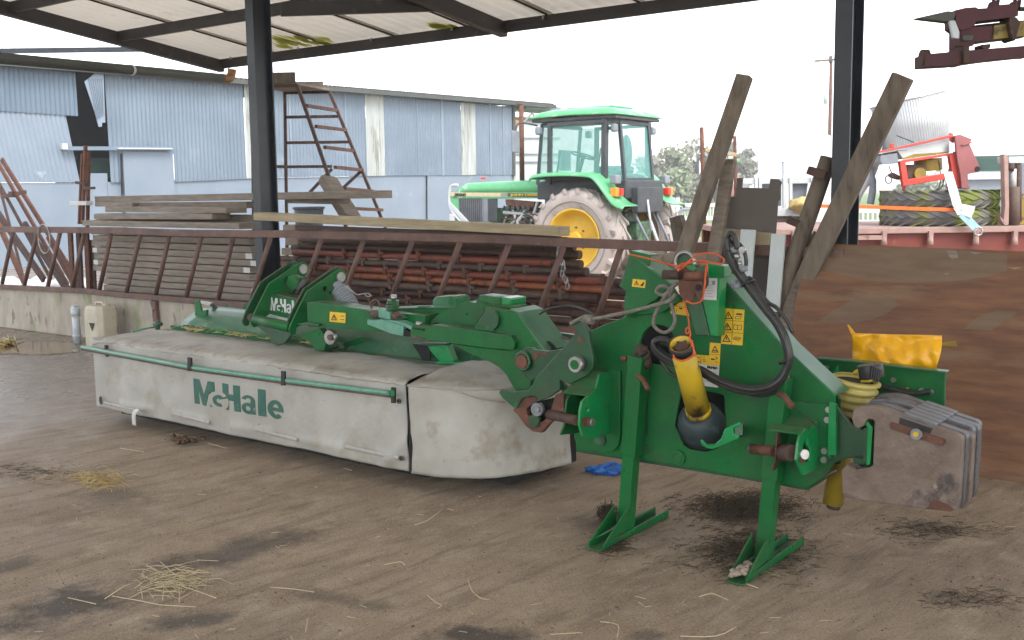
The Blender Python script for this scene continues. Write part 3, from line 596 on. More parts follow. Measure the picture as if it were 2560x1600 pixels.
leafp([c4(1850, 270), c4(1980, 160), c4(2150, 100), c4(2330, 110), c4(2419, 160), c4(2419, 200), c4(2330, 270), c4(2150, 295), c4(2000, 280)])
cP = crop(1920, 350, 640)
leafp([cP(500, 1000), cP(1600, 1020), cP(2260, 1080), cP(2260, 1240), cP(2050, 1300), cP(1700, 1340), cP(1300, 1350), cP(900, 1320), cP(600, 1250), cP(480, 1200)])
leafp([c5(2040, 400), c5(2200, 450), c5(2140, 500), c5(2040, 530)])
B().plate([PLY(*p, .003) for p in (c4(1655, 700), c4(1765, 820), c4(1750, 1060), c4(1640, 1020))], pn, .002).build('yellow_smear', 'ydk', ply)
B().plate([PLY(*p, .003) for p in (c4(1640, 400), c4(1775, 385), c4(1790, 440), c4(1640, 430))], pn, .002).build('yellow_smear', 'ydk', ply)
for pts in (((1690, 1045), (1780, 1050), (1800, 1110), (1740, 1130), (1710, 1100)), ((1900, 1055), (2020, 1065), (1950, 1080)), ((1650, 1260), (1720, 1255), (1690, 1275)), ((2260, 1200), (2400, 1205), (2330, 1222))):
    B().plate([PLY(*cP(*p), .003) for p in pts], pn, .002).build('scrape', 'wood2', ply)
def timber(nm, m, a, c, wd, th, n0, n1, label, cat='timber', group=None, root=None):
    p0 = W(*a, n0); p1 = W(*c, n1); d = (p1 - p0).normalized(); sd_ = d.cross(WN).normalized(); up = sd_.cross(d)
    o = B().box((p0 + p1) / 2, ((p1 - p0).length, wd, th), d, sd_, up).build(nm, m, root, .005)
    if root is None: tag(o, label, cat, group)
    return o
timber('leaning_timber', 'woodl', (1862, 190), (1688, 700), .10, .07, .05, -.35, 'tall dark weathered timber standing above the headstock, notched on its left edge')
timber('leaning_timber', 'wood', (1824, 400), (1772, 720), .085, .05, .02, -.25, 'pale grey splintered timber close right of the tall notched timber')
timber('leaning_timber', 'woodl', (2258, 190), (1975, 780), .125, .06, -.12, -.05, 'long grey timber crossing in front of the right black post')
timber('leaning_timber', 'woodl', (2060, 590), (1950, 770), .14, .04, .06, -.12, 'brown plank leaning low beside the left edge of the plywood sheet')
timber('leaning_timber', 'wood', (2020, 660), (1965, 840), .14, .03, .0, -.2, 'grey plank end leaning lowest beside the plywood sheet')
lp = thing('pegged_pole', 'thick brown pole with two short pegs leaning left of the right black post', 'pole', W(2010, 640, -.1))
B().tube([W(2072, 395, .12), W(1935, 790, -.12)], .055, 14).build('pole', 'woodl', lp)
for a, c in (((2022, 425), (2065, 440)), ((1972, 548), (2015, 566))): B().beam(W(*a, .0), W(*c, .0), .055, .05).build('peg', 'rustd', lp)
# dark plywood offcut with prongs
pts = [(1800, 575), (1804, 540), (1812, 495), (1838, 490), (1843, 445), (1855, 445), (1853, 469), (1922, 471), (1926, 447), (1946, 448), (1952, 456), (1948, 475), (1949, 495), (1943, 505), (1935, 620), (1930, 740), (1795, 740)]
o = B().plate([W(x, y, .06 - (620 - y) * .0004) for x, y in pts], WN, .02).build('plywood_offcut', 'plyd'); tag(o, 'dark plywood offcut with two prongs standing behind the white boards', 'plywood')
for pts in (((1860, 495), (1864, 497), (1858, 532), (1855, 532)), ((1907, 488), (1910, 489), (1903, 525), (1900, 525))):
    B().plate([W(x, y, .045) for x, y in pts], WN, .003).build('scratch', 'wood2', o)
for xa, xb, ya, yb, lb in ((1852, 1888, 573, 760, 'left of the two white painted boards behind the hoses'), (1928, 1963, 584, 780, 'right of the two white painted boards behind the hoses')):
    o = B().plate([W(xa, ya, -.1), W(xb, ya + 2, -.1), W(xb - 16, yb, -.2), W(xa - 16, yb, -.2)], WN, .02).build('white_board', 'wplank', bevel=.003); tag(o, lb, 'board', 'white painted boards')
o = B().beam(W(1795, 590, .0), W(1925, 603, .0), .03, .11).build('cross_board', 'woodp'); tag(o, 'yellowish cross board behind the white boards and above the rail', 'board')
pb = thing('post_stub', 'mossy cut wooden stub leaning out left of the tall notched timber', 'post', W(1700, 600, .5)); B().beam(W(1690, 555, .5), W(1706, 640, .4), .07, .07).build('stem', 'woodd', pb); B().beam(W(1682, 560, .5), W(1708, 552, .5), .07, .09).build('head', 'woodd', pb)
# rubble line behind the barrier, right
for i in range(9):
    x = 1600 + i * 28 + rnd.uniform(-8, 8); o = B().blob(W(x, 655 + rnd.uniform(-12, 14), 1.2), (.16, .14, .09), i + 20, .5, 6).build('rubble_stone', 'stone')
    tag(o, 'pale rubble stone behind the rail below the tractor wheels, %s from the left' % ['first', 'second', 'third', 'fourth', 'fifth', 'sixth', 'seventh', 'eighth', 'ninth'][i], 'stone', 'rubble behind the rail')

# ---- barn
barn = thing('barn', 'long blue-grey corrugated barn with a torn opening and rendered lower wall', 'barn', BO + BU * 14)
def bz(x, y): 
    p = BR(x, y); return (p - BO).dot(BU), p.z
def corr(x0, x1, yt0, yt1, yb0, yb1, m, off=0, pitch=.115, lean=0, nm='wall_sheet', rag=0):
    s0, zt0 = bz(x0, yt0); s1, zt1 = bz(x1, yt1); zb0 = bz(x0, yb0)[1]; zb1 = bz(x1, yb1)[1]
    n = max(8, int((s1 - s0) / pitch * 5)); b = B()
    rj = [rnd.uniform(0, rag) for _ in range(n + 1)]
    def P(i, j):
        s = s0 + (s1 - s0) * i; z = (zb0 + (zb1 - zb0) * i + rj[int(i * n + .5)]) * (1 - j) + (zt0 + (zt1 - zt0) * i) * j
        return BO + BU * (s + lean * j) + BN * (off + .02 * math.sin(s * 2 * math.pi / pitch)) + Z3 * z
    b.sheet(P, n, 2); return b.build(nm, m, barn)
corr(-40, 187, 160, 181, 275, 290, 'bgrey2', -.02)
corr(-40, 191, 270, 288, 456, 456, 'blite', .02, lean=-.25)
corr(262, 300, 180, 186, 456, 456, 'bgrey', 0)
corr(300, 427, 186, 196, 384, 386, 'bgrey', 0)
corr(425, 608, 196, 210, 455, 447, 'bgrey', 0)
corr(608, 634, 212, 212, 446, 446, 'bwhite', -.01, lean=.03)
corr(634, 912, 212, 232, 445, 440, 'bgrey', 0)
corr(912, 957, 232, 238, 440, 439, 'bwhite', -.01)
corr(957, 1152, 238, 256, 439, 438, 'bgrey', 0)
corr(1152, 1187, 256, 259, 438, 437, 'bwhite', -.01)
corr(1187, 1283, 259, 268, 437, 437, 'bgrey', 0)
for x in (1040, 1102, 1222, 1255, 720, 860): # sheet laps
    corr(x, x + 4, 232 + (x - 900) * .083, 232 + (x - 896) * .083, 439, 439, 'blite', -.015, nm='sheet_lap')
# hanging torn sheet
b = B(); hp = [cB(800, 615), cB(870, 615), cB(885, 1030), cB(860, 1030), cB(855, 1065), cB(830, 1065), cB(800, 950), cB(710, 685)]
B().plate([BR(*p, -.25 + .04 * (i % 3)) if False else BR(*p, -.22) for i, p in enumerate(hp)], BN, .02).build('torn_sheet', 'blite', barn)
for i in range(7):
    B().beam(BR(*cB(745 + i * 19, 660), -.235), BR(*cB(820 + i * 8, 1000 - 6 * i), -.235), .02, .02, BN).build('sheet_ridge', 'bgrey', barn)
# dark interior behind the opening
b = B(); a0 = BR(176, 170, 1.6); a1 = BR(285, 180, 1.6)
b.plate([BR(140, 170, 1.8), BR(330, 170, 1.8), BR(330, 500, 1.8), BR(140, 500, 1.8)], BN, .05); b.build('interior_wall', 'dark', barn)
B().box(BR(252, 420, 1.4), (.9, .3, .5), BU, BN).build('green_machine_inside', 'dgreen', barn)
# rendered lower wall
def wallseg(x0, x1, y0, y1, off, m='bwall', nm='lower_wall'):
    s0, z0 = bz(x0, y0); s1, z1 = bz(x1, y1); b = B()
    P0 = BO + BU * s0 + BN * off; P1 = BO + BU * s1 + BN * off
    b.hexa([P0, P1, P1 + BN * .2, P0 + BN * .2, P0 + Z3 * z0, P1 + Z3 * z1, P1 + BN * .2 + Z3 * z1, P0 + BN * .2 + Z3 * z0]); b.build(nm, m, barn)
wallseg(-60, 226, 457, 457, .05); wallseg(226, 272, 433, 433, .08); wallseg(272, 305, 455, 455, .06)
wallseg(305, 431, 378, 382, -.03, 'bwall', 'door'); wallseg(428, 1068, 449, 438, .05); wallseg(1068, 1283, 438, 437, .03)
B().beam(BR(1067, 440, 0), BR(1067, 560, 0), .03, .03).build('downpipe', 'dark', barn)
B().beam(BR(303, 384, -.04), BR(306, 485, -.04), .04, .04).build('door_edge', 'dark', barn)
B().beam(BR(156, 371, -.12), BR(430, 371, -.12), .12, .09).build('door_track', 'bgrey', barn)
B().beam(BR(292, 371, -.16), BR(428, 372, -.16), .14, .03).build('track_cover', 'lgrey', barn); B().box(BR(160, 366, -.14), (.12, .12, .14), BU, BN).build('track_end', 'lgrey', barn)
# roof edge, fascia
s0, z0 = bz(-60, 160); s1, z1 = bz(1283, 263); s2, z2 = bz(1372, 271)
b = B()
P0 = BO + BU * s0 + Z3 * (z0 + .03); P1 = BO + BU * s2 + Z3 * (z1 + .03)
def P(i, j): 
    s = s0 + (s2 - s0) * i; return BO + BU * s + BN * (-.25 + 9.5 * j) + Z3 * (z0 + (z1 - z0) * i * (s2 - s0) / (s1 - s0) + .12 + 1.5 * j * .35 + .02 * math.sin(s * 2 * math.pi / .15))
b.sheet(P, 900, 1); b.build('roof', 'gut', barn, solid=.02)
B().beam(P0 - BN * .3, P1 - BN * .3, .14, .12).build('gutter', 'gut', barn)
B().beam(BR(1283, 262, 0), BR(1283, 440, 0), .12, .12).build('corner_post', 'gut', barn)
B().beam(BR(1283, 268, .5), BR(1372, 276, .5), 1.2, .16).build('canopy', 'grey', barn); B().beam(BR(1290, 322, .3), BR(1332, 282, .3), .05, .05).build('canopy_brace', 'lgrey', barn); B().beam(BR(1333, 280, .3), BR(1334, 310, .3), .05, .05).build('canopy_brace', 'lgrey', barn)
# gable end wall so it holds up from the side
b = B(); e = BO + BU * s1; b.hexa([e, e + BU * .1, e + BU * .1 + BN * 9, e + BN * 9] + [p + Z3 * 4.6 for p in (e, e + BU * .1, e + BU * .1 + BN * 9, e + BN * 9)]); b.build('end_wall', 'bwhite', barn)
# second building beyond
sb = thing('white_outbuilding', 'pale sheeted outbuilding with an orange strip beyond the barn end', 'outbuilding', DY(1330, 470, 48))
b = B(); a = DY(1285, 292, 48); c = DY(1375, 292, 48); b.hexa([Vector((a.x, 48, 0)), Vector((c.x + 2, 48, 0)), Vector((c.x + 2, 54, 0)), Vector((a.x, 54, 0)), a, c + Vector((2, 0, 0)), c + Vector((2, 6, 0)), a + Vector((0, 6, 0))]); b.build('wall', 'lgrey', sb)
B().beam(DY(1284, 303, 47.9), DY(1310, 303, 47.9), .1, .1).build('orange_strip', 'orl', sb); B().beam(DY(1284, 296, 47.9), DY(1360, 298, 47.9), .2, .12).build('roof_edge', 'gut', sb)
for y in (345, 385, 405): B().beam(DY(1290, y, 47.95), DY(1400, y, 47.95), .05, .05).build('sheet_joint', 'grey', sb)

# ---- trees beyond
def tree(name, x, ytop, ybase, Y, wpx, label, m, seed, nl=2300, group='trees beyond the yard'):
    r = random.Random(seed); base = DY(x, ybase, Y); base.z = -.2; top = DY(x, ytop, Y).z; rad = wpx / 2 / FPX * Y
    t = thing(name, label, 'tree', base, group); b = B(); h = top
    b.tube([base, base + Z3 * h * .45 + Vector((r.uniform(-.5, .5), 0, 0)), base + Z3 * h * .8], [.45, .3, .08], 8)
    clumps = []
    for i in range(16):
        a = r.uniform(0, 6.28); k = r.random() ** .5; z = h * r.uniform(.15, .92); rr = rad * (.75 if z < h * .75 else .5)
        c = base + Vector((math.cos(a) * k * rr, math.sin(a) * k * rr * .7, z)); clumps.append((c, rad * r.uniform(.22, .42)))
        b.tube([base + Z3 * h * r.uniform(.25, .5), (base + Z3 * h * .55).lerp(c, .6), c], [.14, .08, .03], 5)
    b.build('trunk', 'bark', t); f = B()
    for i in range(nl):
        c, cr = r.choice(clumps); d = Vector((r.gauss(0, 1), r.gauss(0, 1), r.gauss(0, .8))); d = d.normalized() * cr * r.random() ** .45; p = c + d; s = r.uniform(.13, .34)
        x1 = Vector((r.gauss(0, 1), r.gauss(0, 1), r.gauss(0, 1))).normalized(); y1 = x1.cross(Vector((r.gauss(0, 1), r.gauss(0, 1), r.gauss(0, 1)))).normalized()
        f.add([p - x1 * s, p + y1 * s * .6, p + x1 * s, p - y1 * s * .6], [(0, 1, 2, 3)])
    f.build('crown', m, t)
tl = [('bushy_tree', 1610, 390, 505, 95, 150, 'leaf2'), ('bushy_tree', 1680, 366, 505, 100, 170, 'leaf'), ('bushy_tree', 1745, 352, 505, 105, 160, 'leaf2'), ('bushy_tree', 1810, 356, 500, 108, 150, 'leaf'), ('bushy_tree', 1858, 362, 500, 104, 110, 'leaf2'), ('bushy_tree', 1700, 420, 515, 88, 160, 'leaf'), ('bushy_tree', 1990, 440, 500, 120, 170, 'leaf2'), ('bushy_tree', 2320, 450, 505, 110, 220, 'leaf')]
lbs = ['low pale tree directly behind the rear tyre of the tractor', 'pale bushy tree just left of the rusty frame beyond', 'tall pale tree behind the tall notched timber', 'pale tree behind the splintered timber', 'pale tree at the right end of the visible tree group', 'low green bush in front of the other far trees', 'far tree behind the white tank', 'far pale tree seen beneath the red spreader frame']
for i, (nm, x, yt, yb, Y, wp_, m_) in enumerate(tl): tree(nm, x, yt, yb, Y, wp_, lbs[i], m_, i + 5)

# ================================================================ THE MOWER
mw = thing('disc_mower', 'green disc mower with grey fabric skirts parked on its stand legs in the shed', 'mower', MO)
def mpl(c, pts, v, t, m, nm='plate', holes=(), bevel=.004, par=None, n=MV):
    P_ = [M(*c(*p), v) for p in pts]; H_ = [[M(*c(*p), v) for p in h] for h in holes]
    return B().plate(P_, n, t, H_).build(nm, m, par or mw, bevel)
def upl(c, pts, u, t, m, nm='plate', holes=(), bevel=.004, par=None):
    P_ = [MUP(*c(*p), u) for p in pts]; H_ = [[MUP(*c(*p), u) for p in h] for h in holes]
    return B().plate(P_, MU, t, H_).build(nm, m, par or mw, bevel)
def flange(c, pts, v0, v1, th, m, nm='flange', bevel=.002):   # strip that runs back from v0 to v1 along a traced edge
    b = B(); P_ = [M(*c(*p), v0) for p in pts]
    for a, d in zip(P_[:-1], P_[1:]):
        e = (d - a).normalized(); up = MV.cross(e).normalized(); b.box((a + d) / 2 + MV * (v1 - v0) / 2, ((d - a).length + th * .5, abs(v1 - v0), th), e, MV, up)
    return b.build(nm, m, mw, bevel)
def bolt(p, ax, r=.014, t=.012, m='steel', par=None): return B().disc(p, ax, r, t, 6).build('bolt', m, par or mw)
# ---- skirt front (facing the yard)
def fn(p, k=.02, s=3.0): return noise.noise(Vector((p.x * s, p.y * s, p.z * s))) * k
def wr(u, z, s=0): # drape wrinkles in the front fabric
    d = .014 * noise.noise(Vector((u * 2.1, z * 1.2, s))) + .010 * noise.noise(Vector((u * 7, z * 4, s + 3)))
    for c0, a, w_ in ((-4.05, -.25, .05), (-3.2, .5, .06), (-2.35, .4, .07), (-1.9, .7, .07), (-1.55, 1.0, .05)):
        x = u - (c0 + a * (z - .1)); d += .012 * math.exp(-(x / w_) ** 2) * math.exp(-((z - .18) / .2) ** 2)
    return d
UL, UR, ZT = -4.475, -1.372, .585
def P(i, j):
    u = UL + (UR - UL) * i; z = .1 + (ZT - .1) * j
    q = .05 - wr(u, z) - (.018 * math.exp(-((z - .155) / .03) ** 2) if -4.3 < u < -1.45 and (u * 1.6) % 1 > .35 else 0) * .6
    return ml(u, q, z + (.002 * math.sin(u * 5) if j == 0 else 0))
b = B(); b.sheet(P, 240, 40); sk = b.build('skirt_front', 'fabric', mw, solid=.006)
# hem batten pockets stitched in the fabric
for x0, x1, ya, yb in ((258, 336, 1003, 1030), (430, 523, 1030, 1063), (634, 742, 1068, 1106), (862, 996, 1112, 1152)):
    pts = [(x0, ya), (x1, ya + (yb - ya) * .72), (x1, yb), (x0, yb - (yb - ya) * .72)]
    pp = [M(*p, .028) for p in pts]; b = B()
    def P(i, j, pp=pp):
        q = (pp[3].lerp(pp[2], i)).lerp(pp[0].lerp(pp[1], i), j); return q - MV * (.006 * math.sin(math.pi * min(max(j, 0), 1)) + .003 * math.sin(i * 40)) + MV * .006
    b.sheet(P, 26, 6); b.build('batten_pocket', 'fabric', sk)
# top fabric
def P(i, j):
    u = UL + (UR - UL) * i; uL = -4.41 + 0 * j
    # j 0 front roll, 1 back edge
    vf = .05; vb = .56
    if j < .18: a = j / .18 * math.pi / 2; v = vf - .004 + .05 * (1 - math.cos(a)); z = ZT - .012 + .03 * math.sin(a)
    else: t = (j - .18) / .82; v = vf + .05 + (vb - vf - .05) * t; z = ZT + .018 + .018 * math.sin(t * math.pi)
    k = 1 if i > .03 else i / .03
    z -= (1 - k) * .03 * 1
    uu = u + (0.10 * max(0, j - .18) if i < .02 else 0)
    wv = .010 * noise.noise(Vector((u * 2.6, v * 5, 1))) + .005 * noise.noise(Vector((u * 9, v * 9, 4)))
    if j < .24: wv += .010 * noise.noise(Vector((u * 30, 0, 9)))
    rr = .0
    if i > .93 and j > .4: rr = 0
    return ml(uu, v, z + wv)
b = B(); b.sheet(P, 220, 26); tf = b.build('skirt_top', 'fabt', mw, solid=.006)
def P(i, j): # left end
    v = .05 + .7 * i; return ml(UL - .0 + .06 * i + .01 * math.sin(i * 9), v, .1 + (ZT - .08) * j)
b = B(); b.sheet(P, 20, 8); b.build('skirt_left_end', 'fabric', mw, solid=.006)
b = B(); b.sheet(lambda i, j: ml(UL + .06 + 3.4 * i, .95, .12 + .4 * j), 20, 4); b.build('skirt_rear_blocker', 'fabric', mw, solid=.006)  # unseen rear skirt, added to block light from behind
# rounded right end
bot = [G(x, y, .1) for x, y in ((1032, 1182), (1100, 1191), (1180, 1195), (1260, 1192), (1340, 1178), (1395, 1166), (1428, 1158))]
bot = smooth_path(bot, 6); nb = len(bot) - 1
def lerpb(i): 
    t = i * nb; k = min(int(t), nb - 1); return bot[k].lerp(bot[k + 1], t - k)
def P(i, j):
    p = lerpb(i); q = p - MO; u, v = q.dot(MU), q.dot(MV)
    zt = .585 - .03 * i; inn = .035 * j * (i ** .5)
    d = .014 * noise.noise(Vector((i * 5, j * 1.5, 2))) + .006 * noise.noise(Vector((i * 14, j * 5, 7)))
    nrm = Vector((math.sin(i * 1.6), -math.cos(i * 1.6), 0)); nn_ = MU * nrm.x + MV * nrm.y
    return ml(u, v, .1 + (zt - .1) * j) + nn_ * (d - inn + .012 * (1 - i))
b = B(); b.sheet(P, 60, 26); b.build('skirt_end', 'fabe', mw, solid=.006)
inner = [M(*p, .5) for p in ((1128, 915), (1150, 907), (1185, 903), (1225, 905), (1262, 930), (1300, 985), (1320, 1010))]
inner = smooth_path(inner, 6); ni = len(inner) - 1
def P(i, j):
    p = lerpb(i); q = p - MO; o_ = ml(q.dot(MU), q.dot(MV), .585 - .03 * i) - (MU * math.sin(i * 1.6) - MV * math.cos(i * 1.6)) * (.035 * i ** .5 - .012)
    t = i * ni; k = min(int(t), ni - 1); n_ = inner[k].lerp(inner[k + 1], t - k)
    r_ = o_.lerp(n_, j); return r_ + Z3 * (.03 * math.sin(math.pi * j) * (.4 + .6 * math.sin(i * 9)) + .01 * noise.noise(Vector((i * 8, j * 3, 1))))
b = B(); b.sheet(P, 48, 14); b.build('skirt_end_top', 'fabt', mw, solid=.005)
# gap, seam, cord, eyelets
B().tube(smooth_path([M(1016, 962, .035), M(1019, 1010, .034), M(1026, 1090, .035), M(1029, 1178, .035)]), [.004] * 6 + [.006] * 6 + [.011] * 7, 6).build('fabric_gap', 'dark', mw)
B().tube(smooth_path([M(1018, 963, .03), M(1070, 952, .12), M(1110, 932, .3), M(1150, 912, .45), M(1170, 908, .5)]), .005, 6).build('seam_cord', 'fabt', mw)
B().tube(smooth_path([M(1018, 965, .02), M(1080, 968, .03), M(1150, 980, .06), M(1200, 997, .14), M(1262, 1006, .25)]), .004, 6).build('seam_cord', 'fabt', mw)
for x, y in ((997, 1003), (1003, 1146)):
    p = M(x, y, .03); B().disc(p, MV, .014, .008, 14).build('eyelet', 'gut', mw); B().disc(p - MV * .004, MV, .007, .006, 10).build('eyelet_hole', 'dark', mw)
p = M(252, 1001, .03); B().tube(ring(p, MU, Z3, .012, .026, 16), .006, 6, closed=True).build('eyelet', 'gut', mw)
b = B(); b.tube(smooth_path([M(345, 1030, .0), M(338, 1022, -.02), M(328, 1035, -.03), M(330, 1058, -.02), M(333, 1066, .0)]), .004, 6); pth = smooth_path([M(350, 1028, .02), M(340, 1022, -.03), M(330, 1035, -.045), M(331, 1062, -.02)], 6)
b = B(); b.sheet(lambda i, j: pth[min(int(i * (len(pth) - 1)), len(pth) - 1)] + MU * .045 * j, 18, 2); b.build('loose_tag', 'white', mw, solid=.002)
# bar in front with straps
BP = [M(205, 868, .0), M(480, 919, .0), M(705, 950, .0), M(975, 983, .0)]
B().tube(BP, .0135, 10).build('edge_bar', 'green_w', mw)
B().tube([p - Z3 * .012 + MV * .003 for p in BP], .0125, 8).build('bar_underside', 'greyrust', mw)
for x, y0, y1 in ((471, 893, 928), (705, 927, 964), (980, 968, 1008)):
    B().plate([M(x - 3, y0, -.016), M(x + 6, y0 + 2, -.016), M(x + 6, y1, -.016), M(x - 3, y1, -.016)], MV, .014).build('bar_strap', 'blk', mw, .002)
B().plate([M(976, 976, -.022), M(985, 977, -.022), M(985, 990, -.022), M(976, 989, -.022)], MV, .006).build('strap_clip', 'green_b', mw)
for x, y in ((266, 868), (268, 886)): B().box(M(x, y, .02), (.02, .02, .03), MU, MV).build('strap_stub', 'rustd', mw)
# clamp at the back left corner
b = B(); c_ = M(394, 816, .6); b.tube([c_ - Z3 * .06, c_ + Z3 * .04], .018, 8); b.tube([c_ + MU * -.04 + Z3 * .02, c_ + MU * .05 + Z3 * .02], .015, 8); b.build('corner_clamp', 'green_d', mw)
B().tube([M(330, 828, .3), M(392, 816, .58)], .008, 6).build('side_bar', 'green_w', mw)
# writing on the skirt: M, small c set into the H, ale
axs = (M(700, 1000, .02) - M(478, 1000, .02)).normalized(); 
def sktext(s, x0, y0, x1, ytop, m='logo', bold=.03, par=None, v=.022, nm='lettering', mm=None):
    mm = mm or M; a = mm(x0, y0, v); c = mm(x1, y0 + (x1 - x0) * .16, v); t_ = mm(x0, ytop, v)
    ax = MU
    return text(nm, s, a, ax, Z3, (t_ - a).z, (c - a).dot(MU), m, par or mw, bold)
# wrinkle-proof: letters float 3 mm off the cloth on its own backing plane
def arc(cx, cy, ro, ri, a0, a1, k=16):
    an = [a0 + (a1 - a0) * i / k for i in range(k + 1)]
    return [(cx + ro[0] * math.cos(R(a)), cy + ro[1] * math.sin(R(a))) for a in an] + [(cx + ri[0] * math.cos(R(a)), cy + ri[1] * math.sin(R(a))) for a in an[::-1]]
LOGO = {'M': ([(0, 0), (0, 1), (.075, 1), (.131, .42), (.187, 1), (.263, 1), (.263, 0), (.20, 0), (.20, .6), (.155, 0), (.107, 0), (.062, .6), (.062, 0)],),
        'H': ([(.345, 0), (.345, 1), (.415, 1), (.415, .62), (.475, .62), (.475, 1), (.545, 1), (.545, 0), (.475, 0), (.475, .38), (.415, .38), (.415, 0)],),
        'a': (arc(.635, .5, (.075, .2), (.03, .1), 0, 170), [(.66, 0), (.71, 0), (.71, .52), (.66, .5)], arc(.63, .2, (.07, .22), (.028, .09), 0, 359.9, 22)),
        'l': ([(.74, 0), (.815, 0), (.815, 1), (.74, 1)],),
        'e': (arc(.915, .33, (.085, .35), (.036, .2), 0, 318, 22), [(.875, .27), (1.0, .27), (1.0, .4), (.875, .4)])}
def logo(p, ux, uz, wd, ht, m, nn, par, letters='MHale', gap=None, thick=.002):
    at = lambda q, o=0: p + ux * q[0] * wd + uz * q[1] * ht + nn * o; out = []
    for ch in letters:
        for k, sh in enumerate(LOGO[ch]): out.append(B().plate([at(q, .0004 * k) for q in sh], nn, thick).build('lettering', m, par))
    if gap: out.append(B().plate([at((.303 + .115 * math.cos(k * .314), .29 + .37 * math.sin(k * .314)), .002) for k in range(20)], nn, .001).build('lettering_gap', gap, par))
    out.append(B().plate([at(q, .004) for q in arc(.305, .29, (.068, .23), (.03, .095), 55, 305)], nn, .001).build('lettering', m, par))
    out.append(B().plate([at(q, .005) for q in ((.305, .34), (.305, .40), (.40, .52), (.40, .44))], nn, .001).build('lettering', m, par)); return out
pL = M(478, 1010, .018); wL = (M(700, 1010, .018) - pL).dot(MU); hL = (M(480, 948, .018) - M(478, 1010, .018)).z
logo(pL, MU, Z3, wL * 1.0, hL, 'logo', -MV, mw, gap='fabric')
cc_ = M(541, 997, .0165); cdx = ring(cc_, MU, Z3, .047, n=20)
ar = [cc_ + MU * math.cos(R(a)) * .044 + Z3 * math.sin(R(a)) * .050 for a in range(60, 301, 20)] + [cc_ + MU * math.cos(R(a)) * .022 + Z3 * math.sin(R(a)) * .025 for a in range(300, 59, -20)]
def conform(o, k=3, d=.004):
    import bmesh
    me = o.data; off = ROOT['disc_mower']; bm = bmesh.new(); bm.from_mesh(me); bmesh.ops.triangulate(bm, faces=bm.faces)
    v0_ = min((v.co + off - MO).dot(MV) for v in bm.verts)
    for _ in range(k):
        L_ = [e for e in bm.edges if e.calc_length() > .014]
        if not L_: break
        bmesh.ops.subdivide_edges(bm, edges=L_, cuts=1); bmesh.ops.triangulate(bm, faces=bm.faces)
    for v in bm.verts:
        q = v.co + off - MO; u, vv, z = q.dot(MU), q.dot(MV), q.z; t = ml(u, .05 - wr(u, z) - d + (vv - .018), z); v.co = t - off
    bm.to_mesh(me); bm.free()
for o in [c for c in mw.children if c.name.startswith('lettering')]: conform(o, 5, .004)
# ---- cutter deck and green canopy behind the fabric
def P(i, j):
    u = -4.25 + 3.0 * i; prof = ((.53, .60), (.56, .615), (.60, .63), (.66, .69), (.74, .735), (.84, .765), (.95, .77), (1.05, .745), (1.1, .66), (1.12, .4))
    t = j * (len(prof) - 1); k = min(int(t), len(prof) - 2); v, z = [prof[k][q] + (prof[k + 1][q] - prof[k][q]) * (t - k) for q in (0, 1)]
    return ml(u, v, z - .015)
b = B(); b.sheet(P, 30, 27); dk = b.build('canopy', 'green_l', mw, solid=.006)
b = B(); b.sheet(lambda i, j: ml(-4.3 + 3.15 * i, .565 + .012 * j, .595 + .02 * j), 4, 1); b.build('deck_edge', 'green_d', mw, solid=.012)
for a in ((-4.3, .7), (-3.45, .7)): B().beam(ml(a[0], .62, .63), ml(a[0] + .9, .64, .635), .09, .035).build('deck_rail', 'green', mw, .004)
b = B(); b.box(ml(-2.72, .66, .17), (3.1, .62, .26), MU, MV); b.build('cutter_bar_light_block', 'dark', mw); b = B(); b.box(ml(-2.84, .27, .16), (3.0, .22, .23), MU, MV); b.build('front_light_block', 'dark', mw); b = B(); b.box(ml(-1.10, .62, .16), (.46, .62, .23), MU, MV); b.build('end_light_block', 'dark', mw)  # oversized black boxes added to keep light from under the mower
for i in range(7): B().disc(ml(-4.1 + i * .44, .5, .16), Z3, .2, .03, 20).build('cutting_disc', 'greyrust', mw)
text('lettering', 'PRO', M(935, 861, .70), MU, Z3 + MV * .6, .07, .27, 'silver2', mw, .01, shear=.3)
mpl(I, [(487, 752), (496, 750), (503, 778), (517, 774), (510, 822), (487, 828)], .72, .02, 'green', 'end_plate')
mpl(I, [(560, 757), (575, 770), (578, 783), (600, 788), (608, 760), (614, 756), (620, 762), (622, 790), (560, 795)], .98, .015, 'green_d', 'lifting_eye_plate')
mpl(I, [(500, 752), (530, 757), (524, 765), (503, 760)], .7, .02, 'steel', 'latch'); mpl(I, [(455, 812), (480, 815), (492, 822), (470, 824)], .6, .02, 'rustd', 'latch')
B().beam(M(528, 760, .85), M(560, 790, .95), .03, .02).build('stay', 'green_d', mw)
# ---- A-frame yoke: four boomerang cheeks and the cross tubes
ul = mloc(M(*c6(650, 1000), .36))[0]
cheek = [(640, 1095), (612, 1060), (605, 1020), (625, 960), (700, 800), (832, 540), (1200, 285), (1255, 265), (1305, 285), (1332, 350), (1310, 420), (1140, 650), (1090, 690), (870, 690), (835, 935), (700, 1000), (690, 1080)]
P0 = [M(*c6(*p), .36) for p in cheek]  # outline found on the frame's own plane, then turned into the cheek plane
def cheekplate(dx, dy, u, m='green', bev=.004, holes=True, nm='yoke_cheek'):
    pts = [MUP(*c6(p[0] + dx, p[1] + dy), u) for p in cheek]; H_ = []
    if holes: H_ = [[MUP(*c6(1055 + dx + 25 * math.cos(a), 515 + dy + 36 * math.sin(a)), u) for a in [k * math.pi / 5 for k in range(10)]], [MUP(*c6(1118 + dx + 18 * math.cos(a), 562 + dy + 24 * math.sin(a)), u) for a in [k * math.pi / 5 for k in range(10)]]]
    return B().plate(pts, MU, .014, H_).build(nm, m, mw, bev)
